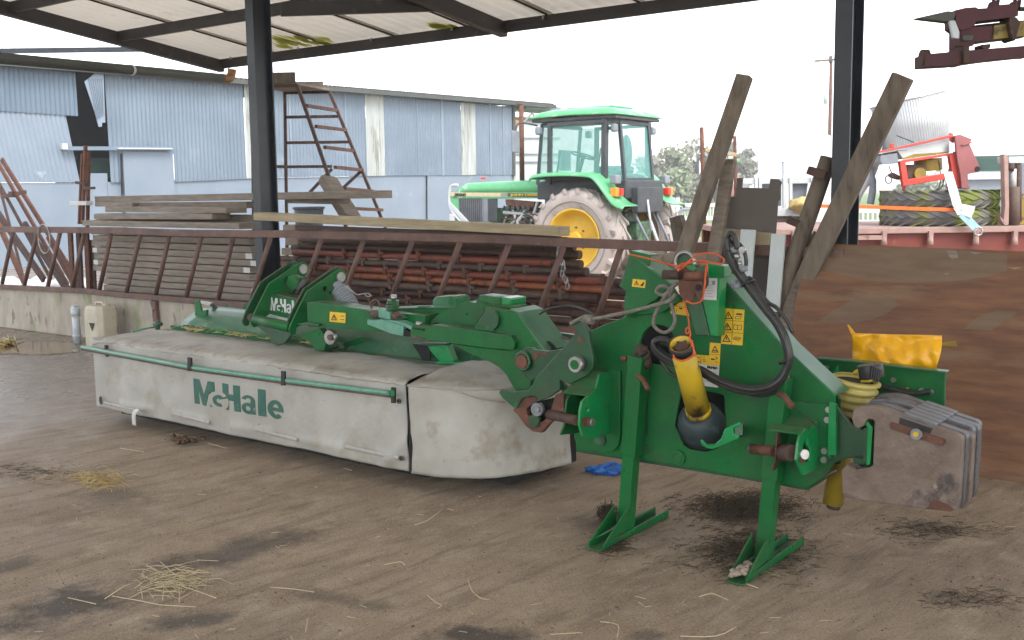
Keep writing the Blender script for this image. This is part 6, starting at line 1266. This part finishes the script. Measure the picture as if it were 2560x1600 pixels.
# cab: floor, pillars, glass, roof
CW = .76
fl = {'A': .98, 'B': -.42, 'R': -.72}
def post(f0, l0, z0, f1, l1, z1, wd=.07, m='tblk', nm='cab_pillar'): B().beam(t_(f0, l0, z0), t_(f1, l1, z1), wd, wd).build(nm, m, tr, .006)
for s in (1, -1):
    post(.95, s * .62, 1.72, .85, s * .62, 2.72, .05); post(.62, s * CW, 1.72, .60, s * CW, 2.72, .07); post(-.42, s * CW, 1.55, -.42, s * (CW - .03), 2.74, .09); post(-.64, s * .48, 1.72, -.54, s * .48, 2.72, .06)
    post(.62, s * CW, 2.69, -.42, s * CW, 2.70, .06); post(.62, s * CW, 1.82, -.42, s * CW, 1.82, .05); post(-.42, s * CW, 2.70, -.54, s * .48, 2.70, .05)
post(.85, -.62, 2.70, .85, .62, 2.70, .06); post(-.54, -.48, 2.7, -.54, .48, 2.7, .06); post(-.63, -.48, 1.78, -.63, .48, 1.78, .06)
def glass(a, b_, c, d): 
    o = B().add([t_(*a), t_(*b_), t_(*c), t_(*d)], [(0, 1, 2, 3)]).build('cab_window', gm2, tr, solid=.006)
gm2 = bpy.data.materials.new('green_tinted_glass'); gm2.use_nodes = True; gn = gm2.node_tree; gb2 = gn.nodes['Principled BSDF']; gb2.inputs['Base Color'].default_value = (.25, .6, .55, 1); gb2.inputs['Roughness'].default_value = .05
gb2.inputs['Alpha'].default_value = .22; gb2.inputs['Specular IOR Level'].default_value = .6
for s in (1, -1): glass((.6, s * CW, 1.84), (-.4, s * CW, 1.84), (-.4, s * CW, 2.68), (.6, s * CW, 2.68)); glass((-.42, s * CW, 1.7), (-.63, s * .48, 1.78), (-.54, s * .48, 2.7), (-.42, s * CW, 2.7)); glass((.95, s * .62, 1.75), (.62, s * CW, 1.8), (.6, s * CW, 2.7), (.85, s * .62, 2.7))
glass((-.63, -.48, 1.78), (-.63, .48, 1.78), (-.54, .48, 2.7), (-.54, -.48, 2.7)); glass((.95, -.62, 1.75), (.95, .62, 1.75), (.85, .62, 2.7), (.85, -.62, 2.7))
def P(i, j):
    a = 1.0 - 1.66 * i; l = -.80 + 1.6 * j; e = max(abs(i * 2 - 1) ** 6, abs(j * 2 - 1) ** 6); return t_(a, l, 2.94 - .13 * e + .02 * (1 - abs(i * 2 - 1)))
b = B(); b.sheet(P, 24, 20); b.build('cab_roof', 'jdg', tr, solid=.02); B().box(t_(.17, 0, 2.77), (1.60, 1.52, .05), TF, TL).build('roof_underside', 'tblk', tr, .01)
B().box(t_(0.1, 0, 2.97), (.9, .7, .04), TF, TL).build('roof_hatch', 'jdg', tr, .02)
b = B(); b.box(t_(.1, 0, 1.62), (1.7, 1.3, .3), TF, TL); b.build('cab_base', 'tblk', tr, .02)
# seat, wheel, levers
st_ = B(); st_.box(t_(-.2, 0, 1.95), (.45, .5, .12), TF, TL); st_.build('seat', 'teal', tr, .03); B().blob(t_(-.40, 0, 2.2), (.10, .2, .32), 3, .05, 10).build('seat_back', 'teal', tr)
sc_ = t_(.42, 0, 2.2); sax = (TF * -.35 + Z3).normalized(); e1 = TL; e2 = sax.cross(e1); B().tube(ring(sc_, e1, e2, .22, n=24), .014, 6, closed=True).build('steering_wheel', 'tblk', tr); b = B(); b.tube([sc_, sc_ - sax * .4], .035, 8)
for a in (0, 2.1, 4.2): b.tube([sc_, sc_ + (e1 * math.cos(a) + e2 * math.sin(a)) * .21], .01, 5)
b.build('steering_column', 'tblk', tr)
for f, l in ((.75, .35), (-.1, .45)): B().tube([t_(f, l, 1.85), t_(f - .08, l, 2.3)], .014, 6).build('lever', 'tblk', tr)
# mudguards
def guard(s):
    pr = [(.80, 1.80), (.75, 1.87), (.35, 1.90), (-.25, 1.88), (-.45, 1.80), (-.75, 1.45), (-.95, 1.36)]
    pth = smooth_path([Vector((f, 0, z)) for f, z in pr], 4); n = len(pth) - 1
    def P(i, j): p = pth[int(round(i * n))]; return t_(p.x, s * (.62 + .5 * j), p.z + (.0 if j < .97 else -.05))
    b = B(); b.sheet(P, n, 8); b.build('mudguard', 'jdg', tr, solid=.02)
guard(1); guard(-1)
for s in (1, -1):
    B().plate([t_(-.42, s * .62, 1.3), t_(.8, s * .62, 1.3), t_(.8, s * .62, 1.85), t_(-.3, s * .62, 1.86), t_(-.7, s * .62, 1.5)], TL, .02).build('guard_inner', 'tblk', tr)
    B().box(t_(-.72, s * .95, 1.58), (.1, .12, .14), TF, TL).build('indicator_lamp', 'orl', tr, .01); B().box(t_(-.74, s * .83, 1.58), (.1, .11, .12), TF, TL).build('tail_lamp', 'redl', tr, .01); B().box(t_(-.68, s * .86, 1.78), (.12, .18, .14), TF, TL).build('number_lamp', 'tgrey', tr, .02)
    for f, l in ((.80, .80), (-.55, .66)): B().box(t_(f, s * l, 2.60), (.09, .13, .13), TF, TL).build('work_lamp', 'tgrey', tr, .03)
B().tube(smooth_path([t_(.9, .7, 2.7), t_(1.0, 1.1, 2.72), t_(1.02, 1.15, 2.5), t_(1.02, 1.15, 2.3)]), .014, 6).build('mirror_arm', 'tblk', tr); B().box(t_(1.02, 1.17, 2.42), (.05, .2, .36), TF, TL).build('mirror', 'tgrey', tr, .02)
# rear linkage
b = B(); b.box(t_(-.8, 0, 1.45), (.12, .9, .4), TF, TL); b.build('rear_panel', 'tblk', tr, .01)
for l in (.38, -.38): B().tube([t_(-.6, l, .7), t_(-1.35, l * .9, .55)], .03, 8).build('lift_arm', 'greyrust', tr); B().tube([t_(-.7, l, 1.35), t_(-1.1, l * .9, .6)], .022, 8).build('lift_rod', 'tgrey', tr)
B().tube([t_(-.85, 0, 1.1), t_(-1.05, 0, .6)], .03, 8).build('top_link', 'lgrey', tr); B().tube([t_(-.86, .12, 1.45), t_(-.95, .15, .95)], .02, 8).build('hose', 'lgrey', tr); B().box(t_(-.55, 0, .85), (.4, .5, .5), TF, TL).build('axle_housing', 'engine', tr, .03)

# ---- ladder platform
ld = thing('platform_ladder', 'rusty steel platform ladder with boards on top standing before the barn', 'ladder', DY(760, 640, 13.5))
YN, YF = 13.0, 14.2
def lb_(a, c, Y0, Y1, nm, w_=.038): B().beam(DY(*a, Y0), DY(*c, Y1), w_, w_).build(nm, 'rustd' if nm != 'rung' else 'rust', ld)
lb_((630, 213), (636, 640), YN, YN, 'upright'); lb_((712, 230), (718, 640), YF, YF, 'upright'); lb_((743, 212), (868, 575), YN, YN - .1, 'stile'); lb_((823, 228), (966, 575), YF, YF - .1, 'stile')
for a, c in (((766, 264), (843, 276)), ((790, 316), (864, 325)), ((812, 368), (885, 377)), ((838, 418), (906, 425)), ((862, 472), (932, 478)), ((880, 521), (955, 525))): lb_(a, c, YN, YF, 'rung', .04)
for a, c, Y in (((714, 293), (847, 291), YF), ((716, 357), (873, 355), YF), ((717, 417), (830, 416), YF), ((634, 415), (716, 417), YN), ((632, 216), (742, 214), YN), ((712, 232), (823, 230), YF)): lb_(a, c, Y, Y, 'cross_bar')
lb_((830, 422), (752, 505), YF, YF, 'brace'); lb_((906, 425), (820, 505), YF, YF, 'brace')
b = B(); b.beam(DY(628, 196, YN), DY(738, 194, YN), .05, .13); b.build('kick_board', 'woodd', ld); b = B(); b.beam(DY(716, 215, YF), DY(808, 213, YF), .05, .1); b.build('kick_board', 'woodd', ld); B().plate([DY(632, 214, YN), DY(742, 212, YN), DY(824, 227, YF), DY(712, 230, YF)], Z3, .03).build('platform', 'wood', ld)

# ---- red machine hanging top right
hg = thing('hanging_toolbar', 'dark red toolbar with a pointed steel share hanging under the roof at top right', 'implement', DY(2420, 100, 4.6))
cR = crop(1920, 0, 640); YH = 4.6; HN = Vector((0, 1, 0))
def hpl(pts, Y, th, m, nm, bevel=.004): return B().plate([DY(*cR(*p), Y) for p in pts], HN, th).build(nm, m, hg, bevel)
hpl([(1395, 172), (1700, 103), (1780, 112), (1760, 190), (1705, 208)], YH, .05, 'gut', 'share_point'); hpl([(1715, 195), (1770, 190), (1812, 300), (1810, 365), (1748, 358)], YH - .01, .02, 'drain', 'scraper')
hpl([(1772, 95), (1870, 72), (1965, 66), (1985, 80), (2120, 72), (2130, 50), (2350, 32), (2370, 60), (2365, 150), (2300, 165), (2140, 182), (1960, 205), (1955, 240), (1830, 290), (1775, 250)], YH, .12, 'maroond', 'upper_beam')
hpl([(1818, 275), (1960, 240), (2419, 190), (2500, 185), (2500, 330), (2419, 340), (2110, 378), (1950, 400), (1940, 432), (1850, 445), (1816, 440)], YH + .03, .12, 'maroond', 'lower_beam')
hpl([(2140, 240), (2419, 200), (2500, 195), (2500, 330), (2130, 370)], YH + .02, .01, 'ydk', 'worn_patch', 0)
hpl([(1485, 512), (1830, 480), (2419, 432), (2520, 425), (2520, 525), (2419, 532), (2110, 565), (1780, 612), (1485, 628)], YH, .12, 'maroond', 'box_tube'); B().disc(DY(*cR(1478, 545), YH + .04), Vector((1, 0, 0)), .035, .03, 12).build('end_knob', 'rustd', hg)
hpl([(1850, 430), (1905, 430), (1905, 600), (1850, 600)], YH - .02, .16, 'rustd', 'clamp'); hpl([(2020, 420), (2108, 412), (2105, 450), (2060, 470), (2025, 455)], YH, .08, 'rustd', 'bracket'); hpl([(2290, 160), (2350, 160), (2390, 210), (2340, 385), (2310, 370), (2275, 210)], YH - .01, .1, 'rustd', 'clamp'); hpl([(1840, 330), (1950, 330), (1930, 385), (1840, 385)], YH + .015, .02, 'gut', 'name_plate'); hpl([(1960, 235), (2240, 205), (2250, 225), (1970, 252)], YH + .02, .02, 'blk', 'rod')
B().tube([DY(*cR(1760, 436), YH), DY(*cR(1830, 432), YH)], .006, 6).build('spike', 'rustd', hg)
for x in (2150, 2352): 
    b = B(); p0 = DY(*cR(x, 60), YH + .05); 
    for k in range(22): b.tube(ring(p0 + Z3 * (.02 + k * .055), Vector((1, 0, 0)) if k % 2 else HN, Z3, .022, .036, 8), .008, 5, closed=True)
    b.build('chain', 'blk', hg); hpl([(x - 35, 75), (x - 5, 0), (x + 8, 0), (x + 22, 70)], YH + .02, .06, 'maroond', 'lug')
B().tube([DY(*cR(2370, 85), YH), DY(*cR(2520, 88), YH)], .01, 6).build('rod', 'blk', hg)

# ---- flat trailer and its load (right)
YT = 12.0
tl_ = thing('flat_trailer', 'red flat trailer with a worn pinkish deck edge standing behind the plywood', 'trailer', DY(2300, 600, YT) - Z3 * .9)
zd = DY(2300, 568, YT).z; x0 = DY(1832, 575, YT).x; x1 = 8.6
B().box(((x0 + x1) / 2, YT + 1.2, zd - .035), (x1 - x0, 2.4, .07)).build('deck', 'deck', tl_, .01)
B().box(((x0 + x1) / 2, YT + .10, zd - .27), (x1 - x0 - .1, .08, .4)).build('side_beam', 'trail', tl_, .01); B().box(((x0 + x1) / 2, YT + 2.2, zd - .27), (x1 - x0 - .1, .08, .4)).build('side_beam', 'trail', tl_, .01)
for x in (1985, 2210, 2326, 2440, 2537): 
    p = DY(x, 596, YT - .01); b = B(); b.box(p + Z3 * .05, (.05, .05, .07)); b.tube([p + Z3 * .02, p - Z3 * .07], [.03, .04], 8); b.build('rope_hook', 'deck', tl_)
B().box(DY(2170, 594, YT - .0), (.35, .06, .05)).build('stake_pocket', 'deck', tl_)
for x in (3.4, 7.2):
    w_ = B(); tyre(w_, Vector((x, YT + .35, .42)), Vector((0, -1, 0)), .42, .2, .28, 16, .01, 32); w_.build('wheel', 'tyrem', tl_)
# flat lying tyres
for k, (yc, lb) in enumerate(((548, 'lower mossy tractor tyre lying flat on the trailer'), (506, 'upper mossy tractor tyre lying flat on the other one'))):
    c = DY(2346, yc, YT + .72); c.z = zd + .105 + .205 * k; b = B(); tyre(b, c, Z3, .69, .40, .20, 26, .03, 64)
    c = Vector((c.x, YT + .75, c.z)); o = b.build('old_tyre', 'tyrem'); tag(o, lb, 'tyre', 'tyres on the trailer')
def strap(nm, m, pts, wd, label):
    b = B(); P_ = [DY(x, y, Y) for x, y, Y in pts]
    for a, c in zip(P_[:-1], P_[1:]): b.beam(a, c, .006, wd, Z3 if abs((c - a).normalized().z) < .7 else Vector((1, 0, 0)))
    return tag(b.build(nm, m), label, 'strap')
strap('orange_strap', 'strap', ((2010, 514, YT - .1), (2195, 518, YT - .02), (2300, 522, YT - .03), (2410, 525, YT - .02)), .04, 'taut orange ratchet strap stretched across the two mossy tyres')
cS = crop(2100, 200, 460 * 2419 / 1739)
x = strap('white_strap', 'wstrap', [(*cS(1020, 870), YT + .1), (*cS(1060, 1010), YT - .02), (*cS(1110, 1190), YT - .08), (*cS(1150, 1260), YT - .1)], .10, 'white strap hanging from the red frame over the tyres to the trailer edge')
for a, c in (((1150, 1200), (1270, 1225)), ((1150, 1240), (1250, 1275))): B().beam(DY(*cS(*a), YT - .1), DY(*cS(*c), YT - .12), .01, .07).build('strap_tail', 'wstrap', x)
B().beam(DY(*cS(1150, 1260), YT - .1), DY(*cS(1295, 1410), YT - .1), .01, .09).build('strap_lower', 'bstrap', x); B().tube(ring(DY(*cS(1305, 1430), YT - .1), Vector((1, 0, 0)), Z3, .05, n=8), .012, 6, closed=True).build('strap_hook', 'steel', x)
# spreader: silver drum in a red frame, standing tilted on the tyres
spd = thing('spreader', 'tilted silver drum machine in a red frame standing on the stacked tyres', 'spreader', DY(2340, 470, YT + .7))
YS = YT + .5; SN = Vector((0, 1, 0))
def spl(pts, Y, th, m, nm, bevel=.006, holes=()): return B().plate([DY(*cS(*p), Y) for p in pts], SN, th, [[DY(*cS(*p), Y) for p in h] for h in holes]).build(nm, m, spd, bevel)
bA = (DY(*cS(520, 700), YS + .5) + DY(*cS(1030, 640), YS + .5)) / 2; 
tA = (DY(*cS(300, 250), YS + .6) + DY(*cS(965, 125), YS + .6)) / 2; b = B(); bA = (DY(*cS(400, 690), YS + .6) + DY(*cS(1030, 600), YS + .6)) / 2
rt = (DY(*cS(965, 125), YS + .6) - DY(*cS(300, 250), YS + .6)).length / 2; rb_ = rt * .93
b.tube([bA, tA], [rb_, rt], 48, cap=False); b.build('drum', 'drum', spd, solid=.01)
dax = (tA - bA).normalized()
B().disc(tA - dax * .06, dax, rt * .97, .01, 40).build('drum_lid', 'lgrey', spd)
B().tube(ring(tA, dax.cross(SN).normalized(), SN.cross(dax.cross(SN)).normalized() if 0 else (dax.cross(dax.cross(SN))).normalized(), rt, n=40), .012, 6, closed=True).build('drum_rim', 'steel', spd)
b = B()
e1_ = dax.cross(SN).normalized(); e2_ = dax.cross(e1_)
for k in range(44):
    a = math.pi * k / 44; e = e1_ * math.cos(a) + e2_ * math.sin(a); e = e if e.y < 0 else -e + 2 * e1_ * e.dot(e1_)
    b.tube([bA + e * (rb_ + .004), tA + e * (rt + .004)], .006, 4, cap=False)
b.build('drum_corrugation', 'drum', spd)
spl([(325, 700), (1070, 540), (1070, 515), (480, 650), (325, 680)], YS - .12, .08, 'red', 'top_rail'); B().tube([DY(*cS(535, 525), YS - .1), DY(*cS(700, 590), YS - .1)], .006, 5).build('wire', 'blk', spd)
spl([(370, 700), (540, 665), (600, 750), (1030, 690), (1040, 590), (1010, 570), (560, 665)], YS - .05, .5, 'drum', 'base_tray'); spl([(380, 715), (540, 690), (555, 770), (540, 790), (400, 800), (380, 770)], YS - .1, .3, 'tgrey', 'side_tray'); spl([(600, 750), (1030, 690), (1000, 680), (700, 700), (580, 745)], YS - .06, .02, 'ydk', 'tray_shadow', 0)
frame_h = [[(628, 770), (640, 935), (1050, 870), (1040, 700)]]
spl([(565, 770), (625, 750), (1050, 690), (1095, 690), (1140, 1020), (1090, 1020), (1080, 925), (600, 1005)], YS - .08, .08, 'red', 'frame', holes=[[(622, 780), (645, 940), (1060, 870), (1035, 715)]])
spl([(600, 1000), (622, 1000), (622, 1045), (600, 1045)], YS, .05, 'red', 'foot'); spl([(1015, 950), (1045, 950), (1050, 1048), (1025, 1048)], YS, .05, 'red', 'foot')
spl([(480, 600), (512, 595), (512, 640), (482, 645)], YS - .05, .05, 'red', 'lug'); spl([(1045, 500), (1068, 500), (1080, 590), (1050, 580)], YS - .05, .05, 'red', 'lug'); spl([(1030, 605), (1085, 590), (1090, 680), (1035, 685)], YS - .13, .03, 'white', 'actuator_box')
spl([(1085, 530), (1138, 515), (1250, 560), (1225, 600), (1330, 840), (1322, 865), (1290, 872), (1205, 890), (1215, 1000), (1240, 1010), (1220, 1030), (1150, 1025), (1140, 900), (1110, 760)], YS - .14, .12, 'maroon', 'hitch_plate'); B().disc(DY(*cS(1300, 840), YS - .145), SN, .03, .01, 12).build('pin_hole', 'blk', spd); spl([(1150, 610), (1275, 575), (1240, 600), (1160, 620)], YS - .16, .02, 'maroon', 'rib')
B().tube([DY(*cS(780, 870), YS + .2), DY(*cS(775, 745), YS + .2)], .0, 4) if 0 else None
b = B(); b.tube([DY(*cS(835, 860), YS + .15), DY(*cS(830, 745), YS + .15)], .16, 16); b.build('gearbox', 'ydk', spd, .01); b = B(); b.box(DY(*cS(690, 880), YS + .1), (.24, .2, .2)); b.build('motor', 'rustd', spd, .02); B().disc(DY(*cS(752, 885), YS), SN, .07, .06, 16).build('pulley', 'ydk', spd)
for pts in (((470, 900), (430, 920), (440, 970), (480, 970), (490, 930)), ((930, 760), (950, 900), (940, 1000), (900, 1050)), ((980, 930), (970, 1000), (920, 1045)), ((460, 810), (490, 880), (540, 920))): B().tube(smooth_path([DY(*cS(*p), YS - .05) for p in pts]), .007, 5).build('cable', 'blk', spd)
spl([(475, 890), (510, 875), (575, 910), (570, 945), (490, 920)], YS, .1, 'rustd', 'coupling')
# loader arm and grey box at the right edge
la = thing('loader_frame', 'rusty curved loader frame with a grey cab at the right edge of the trailer', 'loader', DY(2530, 570, YT))
def lpl(pts, Y, th, m, nm, bevel=.006): return B().plate([DY(*cS(*p), Y) for p in pts], SN, th).build(nm, m, la, bevel)
lpl([(1548, 700), (1575, 700), (1592, 740), (1600, 1200), (1595, 1370), (1560, 1375), (1525, 1330), (1510, 1270), (1545, 1330), (1560, 1200)], YT, .1, 'deck', 'curved_plate'); lpl([(1595, 725), (1760, 720), (1760, 785), (1600, 785)], YT + .1, .3, 'lgrey', 'cross_member'); lpl([(1700, 785), (1760, 785), (1760, 1080), (1700, 1080)], YT + .2, .4, 'grey', 'cab_panel')
for x, y0, y1, m_, r_ in ((1640, 840, 1010, 'white', .04), (1645, 1010, 1370, 'greyrust', .08), (1615, 790, 860, 'rustd', .05), (1690, 800, 1340, 'rustd', .04)): B().tube([DY(*cS(x, y0), YT + .1), DY(*cS(x, y1), YT + .1)], r_ * .8, 10).build('cylinder', m_, la)
for y in (1075, 1300): lpl([(1600, y), (1740, y), (1740, y + 22), (1600, y + 22)], YT + .08, .1, 'rust', 'cross_bar')
lpl([(1700, 1100), (1760, 1100), (1760, 1370), (1660, 1370)], YT + .25, .3, 'ydk', 'counterweight')
# dark green bodied machine behind
dg = thing('green_tanker', 'dark green curved tank body with a pale band behind the spreader', 'tanker', DY(2480, 560, 19))
b = B(); a = DY(2440, 440, 19); c = Vector((a.x + 4.5, 19.6, a.z - .1)); b.tube([Vector((a.x - .1, 19.6, a.z - .05)), c + Z3 * .1], .42, 28); b.build('tank', 'dgreen', dg)
B().box(Vector((a.x + 2.1, 19.0, DY(2440, 440, 19).z)), (4.5, .04, .12)).build('band', 'lgrey', dg); B().box(Vector((a.x + 2.1, 19.6, DY(2480, 480, 19).z)), (4.4, 1.0, .75)).build('lower_body', 'grey', dg, .02)
# ---- grey stock trailer, tank, ladder rack, pole
st2 = thing('stock_trailer', 'light grey panelled livestock trailer behind the dark plywood offcut', 'trailer', DY(1950, 600, 15))
def spn(pts, Y, th, m, nm): return B().plate([DY(*cW(*p), Y) for p in pts], SN, th).build(nm, m, st2, .005)
spn([(850, 490), (2080, 460), (2080, 545), (850, 560)], 15, .1, 'lgrey', 'top_rail'); spn([(1700, 545), (1930, 540), (1930, 860), (1700, 865)], 15.1, .05, 'grey', 'panel'); spn([(1310, 555), (1580, 550), (1580, 830), (1310, 830)], 15.1, .05, 'grey', 'panel'); spn([(1030, 870), (1900, 860), (2020, 930), (1870, 955), (1030, 960)], 14.95, .1, 'lgrey', 'bottom_rail'); spn([(2010, 545), (2060, 545), (2060, 900), (2010, 900)], 15.1, .05, 'grey', 'panel')
for x in (1245, 1295, 1600, 1680, 1950, 2000): spn([(x, 470), (x + 40, 470), (x + 45, 940), (x + 5, 940)], 14.97, .06, 'lgrey', 'upright')
spn([(1500, 960), (1850, 960), (1850, 1100), (1500, 1100)], 15.0, .1, 'greyrust', 'chassis'); spn([(1920, 540), (1985, 540), (1870, 1040), (1840, 1040)], 14.9, .03, 'wstrap', 'strap'); spn([(1900, 720), (1950, 720), (1945, 740), (1895, 740)], 14.88, .03, 'strap', 'strap_mark')
for pts in (((1590, 275), (1612, 275), (1610, 470), (1596, 470)), ((1565, 272), (1690, 272), (1690, 282), (1565, 282)), ((1600, 398), (1670, 398), (1670, 406), (1600, 406))): spn(pts, 15.2, .02, 'grey', 'antenna')
o = B().blob(DY(*cW(1835, 815), 14.9), (.18, .14, .10), 4, .5, 8).build('hay_tuft', 'straw', st2)
wt = B(); p0 = DY(1990, 500, 30); r_ = (2080 - 1893) / 2 / FPX * 30; wt.tube([Vector((p0.x, 30, 0)), Vector((p0.x, 30, DY(1990, 350, 30).z)), Vector((p0.x, 30, DY(1990, 325, 30).z))], [r_, r_, r_ * .5], 40); tag(wt.build('white_tank', 'tank'), 'large white round tank beyond the livestock trailer', 'tank')
lr = thing('rusty_goal_frame', 'tall rusty post pair with a wooden cross bar behind the splintered timber', 'frame', DY(1790, 600, 14))
B().tube([DY(1754, 318, 14), DY(1763, 640, 14)], .028, 8).build('post', 'rust', lr); B().tube([DY(1837, 340, 14.5), DY(1842, 600, 14.5)], .025, 8).build('post', 'rust', lr); B().beam(DY(1760, 374, 14), DY(1838, 387, 14.4), .05, .05).build('cross_bar', 'woodp', lr)
br = thing('distant_tractor', 'pale small machine with a green roof behind the splintered timber', 'tractor', DY(1830, 480, 32)); B().box(DY(1828, 403, 32), (.36, .8, .12)).build('roof', 'jdg', br, .03); B().box(DY(1828, 428, 32.1), (.28, .6, .5)).build('cab', 'greyrust', br, .02); B().box(DY(1835, 470, 32), (.7, 1.0, .55)).build('body', 'lgrey', br, .03)
bl = B().blob(DY(1826, 475, 16), (.19, .2, .24), 8, .25, 10).build('brown_bale', 'deck'); tag(bl, 'brownish wrapped bale between the splintered timber and the dark plywood offcut', 'bale')
up = thing('utility_pole', 'rusty utility pole with a crossarm left of the right black post', 'pole', DY(2075, 520, 55))
B().tube([DY(2070, 520, 55), DY(2078, 155, 55)], [.12, .08], 10).build('pole', 'rust', up); B().beam(DY(2036, 153, 55), DY(2112, 147, 55), .12, .1).build('crossarm', 'greyrust', up); B().tube([DY(2077, 158, 55), DY(2077, 140, 55)], .1, 8).build('insulator', 'greyrust', up)
for x in (2064, 2092): B().tube([DY(x, 224, 55), DY(x, 260, 55)], .12, 8).build('transformer', 'drain', up)
# silver crane arms between post and drum
ca = thing('white_chute', 'white curved chute standing on the trailer between the long timber and the drum', 'chute', DY(2170, 560, YT + .8))
B().tube(smooth_path([DY(2195, 340, YT + 1), DY(2186, 400, YT + 1), DY(2172, 440, YT + 1), DY(2145, 480, YT + 1), DY(2130, 520, YT + 1)]), .07, 12).build('chute', 'lgrey', ca); B().tube(smooth_path([DY(2168, 395, YT + .9), DY(2180, 430, YT + .9), DY(2182, 470, YT + .9), DY(2176, 510, YT + .9)]), [.03] * 9 + [.045] * 10, 8).build('lever', 'tgrey', ca)
# white gate left of the timber
gt = thing('white_gate', 'white barred yard gate between the tractor and the tall notched timber', 'gate', DY(1720, 560, 30))
for y in (512, 545): B().beam(DY(1678, y, 30), DY(1800, y + 1, 30), .06, .1).build('rail', 'white', gt)
for k in range(16): B().beam(DY(1685 + k * 7, 512, 30), DY(1685 + k * 7, 546, 30), .03, .03).build('bar', 'white', gt)
for x in (1683, 1694): B().beam(DY(x, 494, 30), DY(x, 600, 30), .1, .1).build('post', 'white', gt)
B().tube(smooth_path([DY(1695, 540, 29.9), DY(1702, 526, 29.9), DY(1730, 522, 29.9), DY(1770, 522, 29.9)]), .04, 6).build('hoop', 'grey', gt)
g2 = thing('white_railing', 'low white railing behind the trailer right of the black post', 'railing', DY(2160, 560, 17))
for y in (526, 556): B().beam(DY(2138, y, 17), DY(2200, y, 17), .05, .08).build('rail', 'white', g2)
for k in range(5): B().beam(DY(2145 + k * 12, 526, 17), DY(2145 + k * 12, 556, 17), .04, .03).build('bar', 'white', g2)

# ================================================================ AIR
if True:
    hz = B(); hz.hexa([Vector(p) for p in ((-70, -20, -1), (160, -20, -1), (160, 260, -1), (-70, 260, -1), (-70, -20, 14), (160, -20, 14), (160, 260, 14), (-70, 260, 14))])
    hm = bpy.data.materials.new('haze'); hm.use_nodes = True; hn = hm.node_tree; hn.nodes.remove(hn.nodes['Principled BSDF'])
    pv = hn.nodes.new('ShaderNodeVolumePrincipled'); pv.inputs['Color'].default_value = (.95, .97, 1, 1); pv.inputs['Density'].default_value = .0017
    hn.links.new(pv.outputs[0], hn.nodes['Material Output'].inputs['Volume'])
    o = hz.build('haze', hm); o['kind'] = 'stuff'; o['label'] = 'thin pale air over the yard'
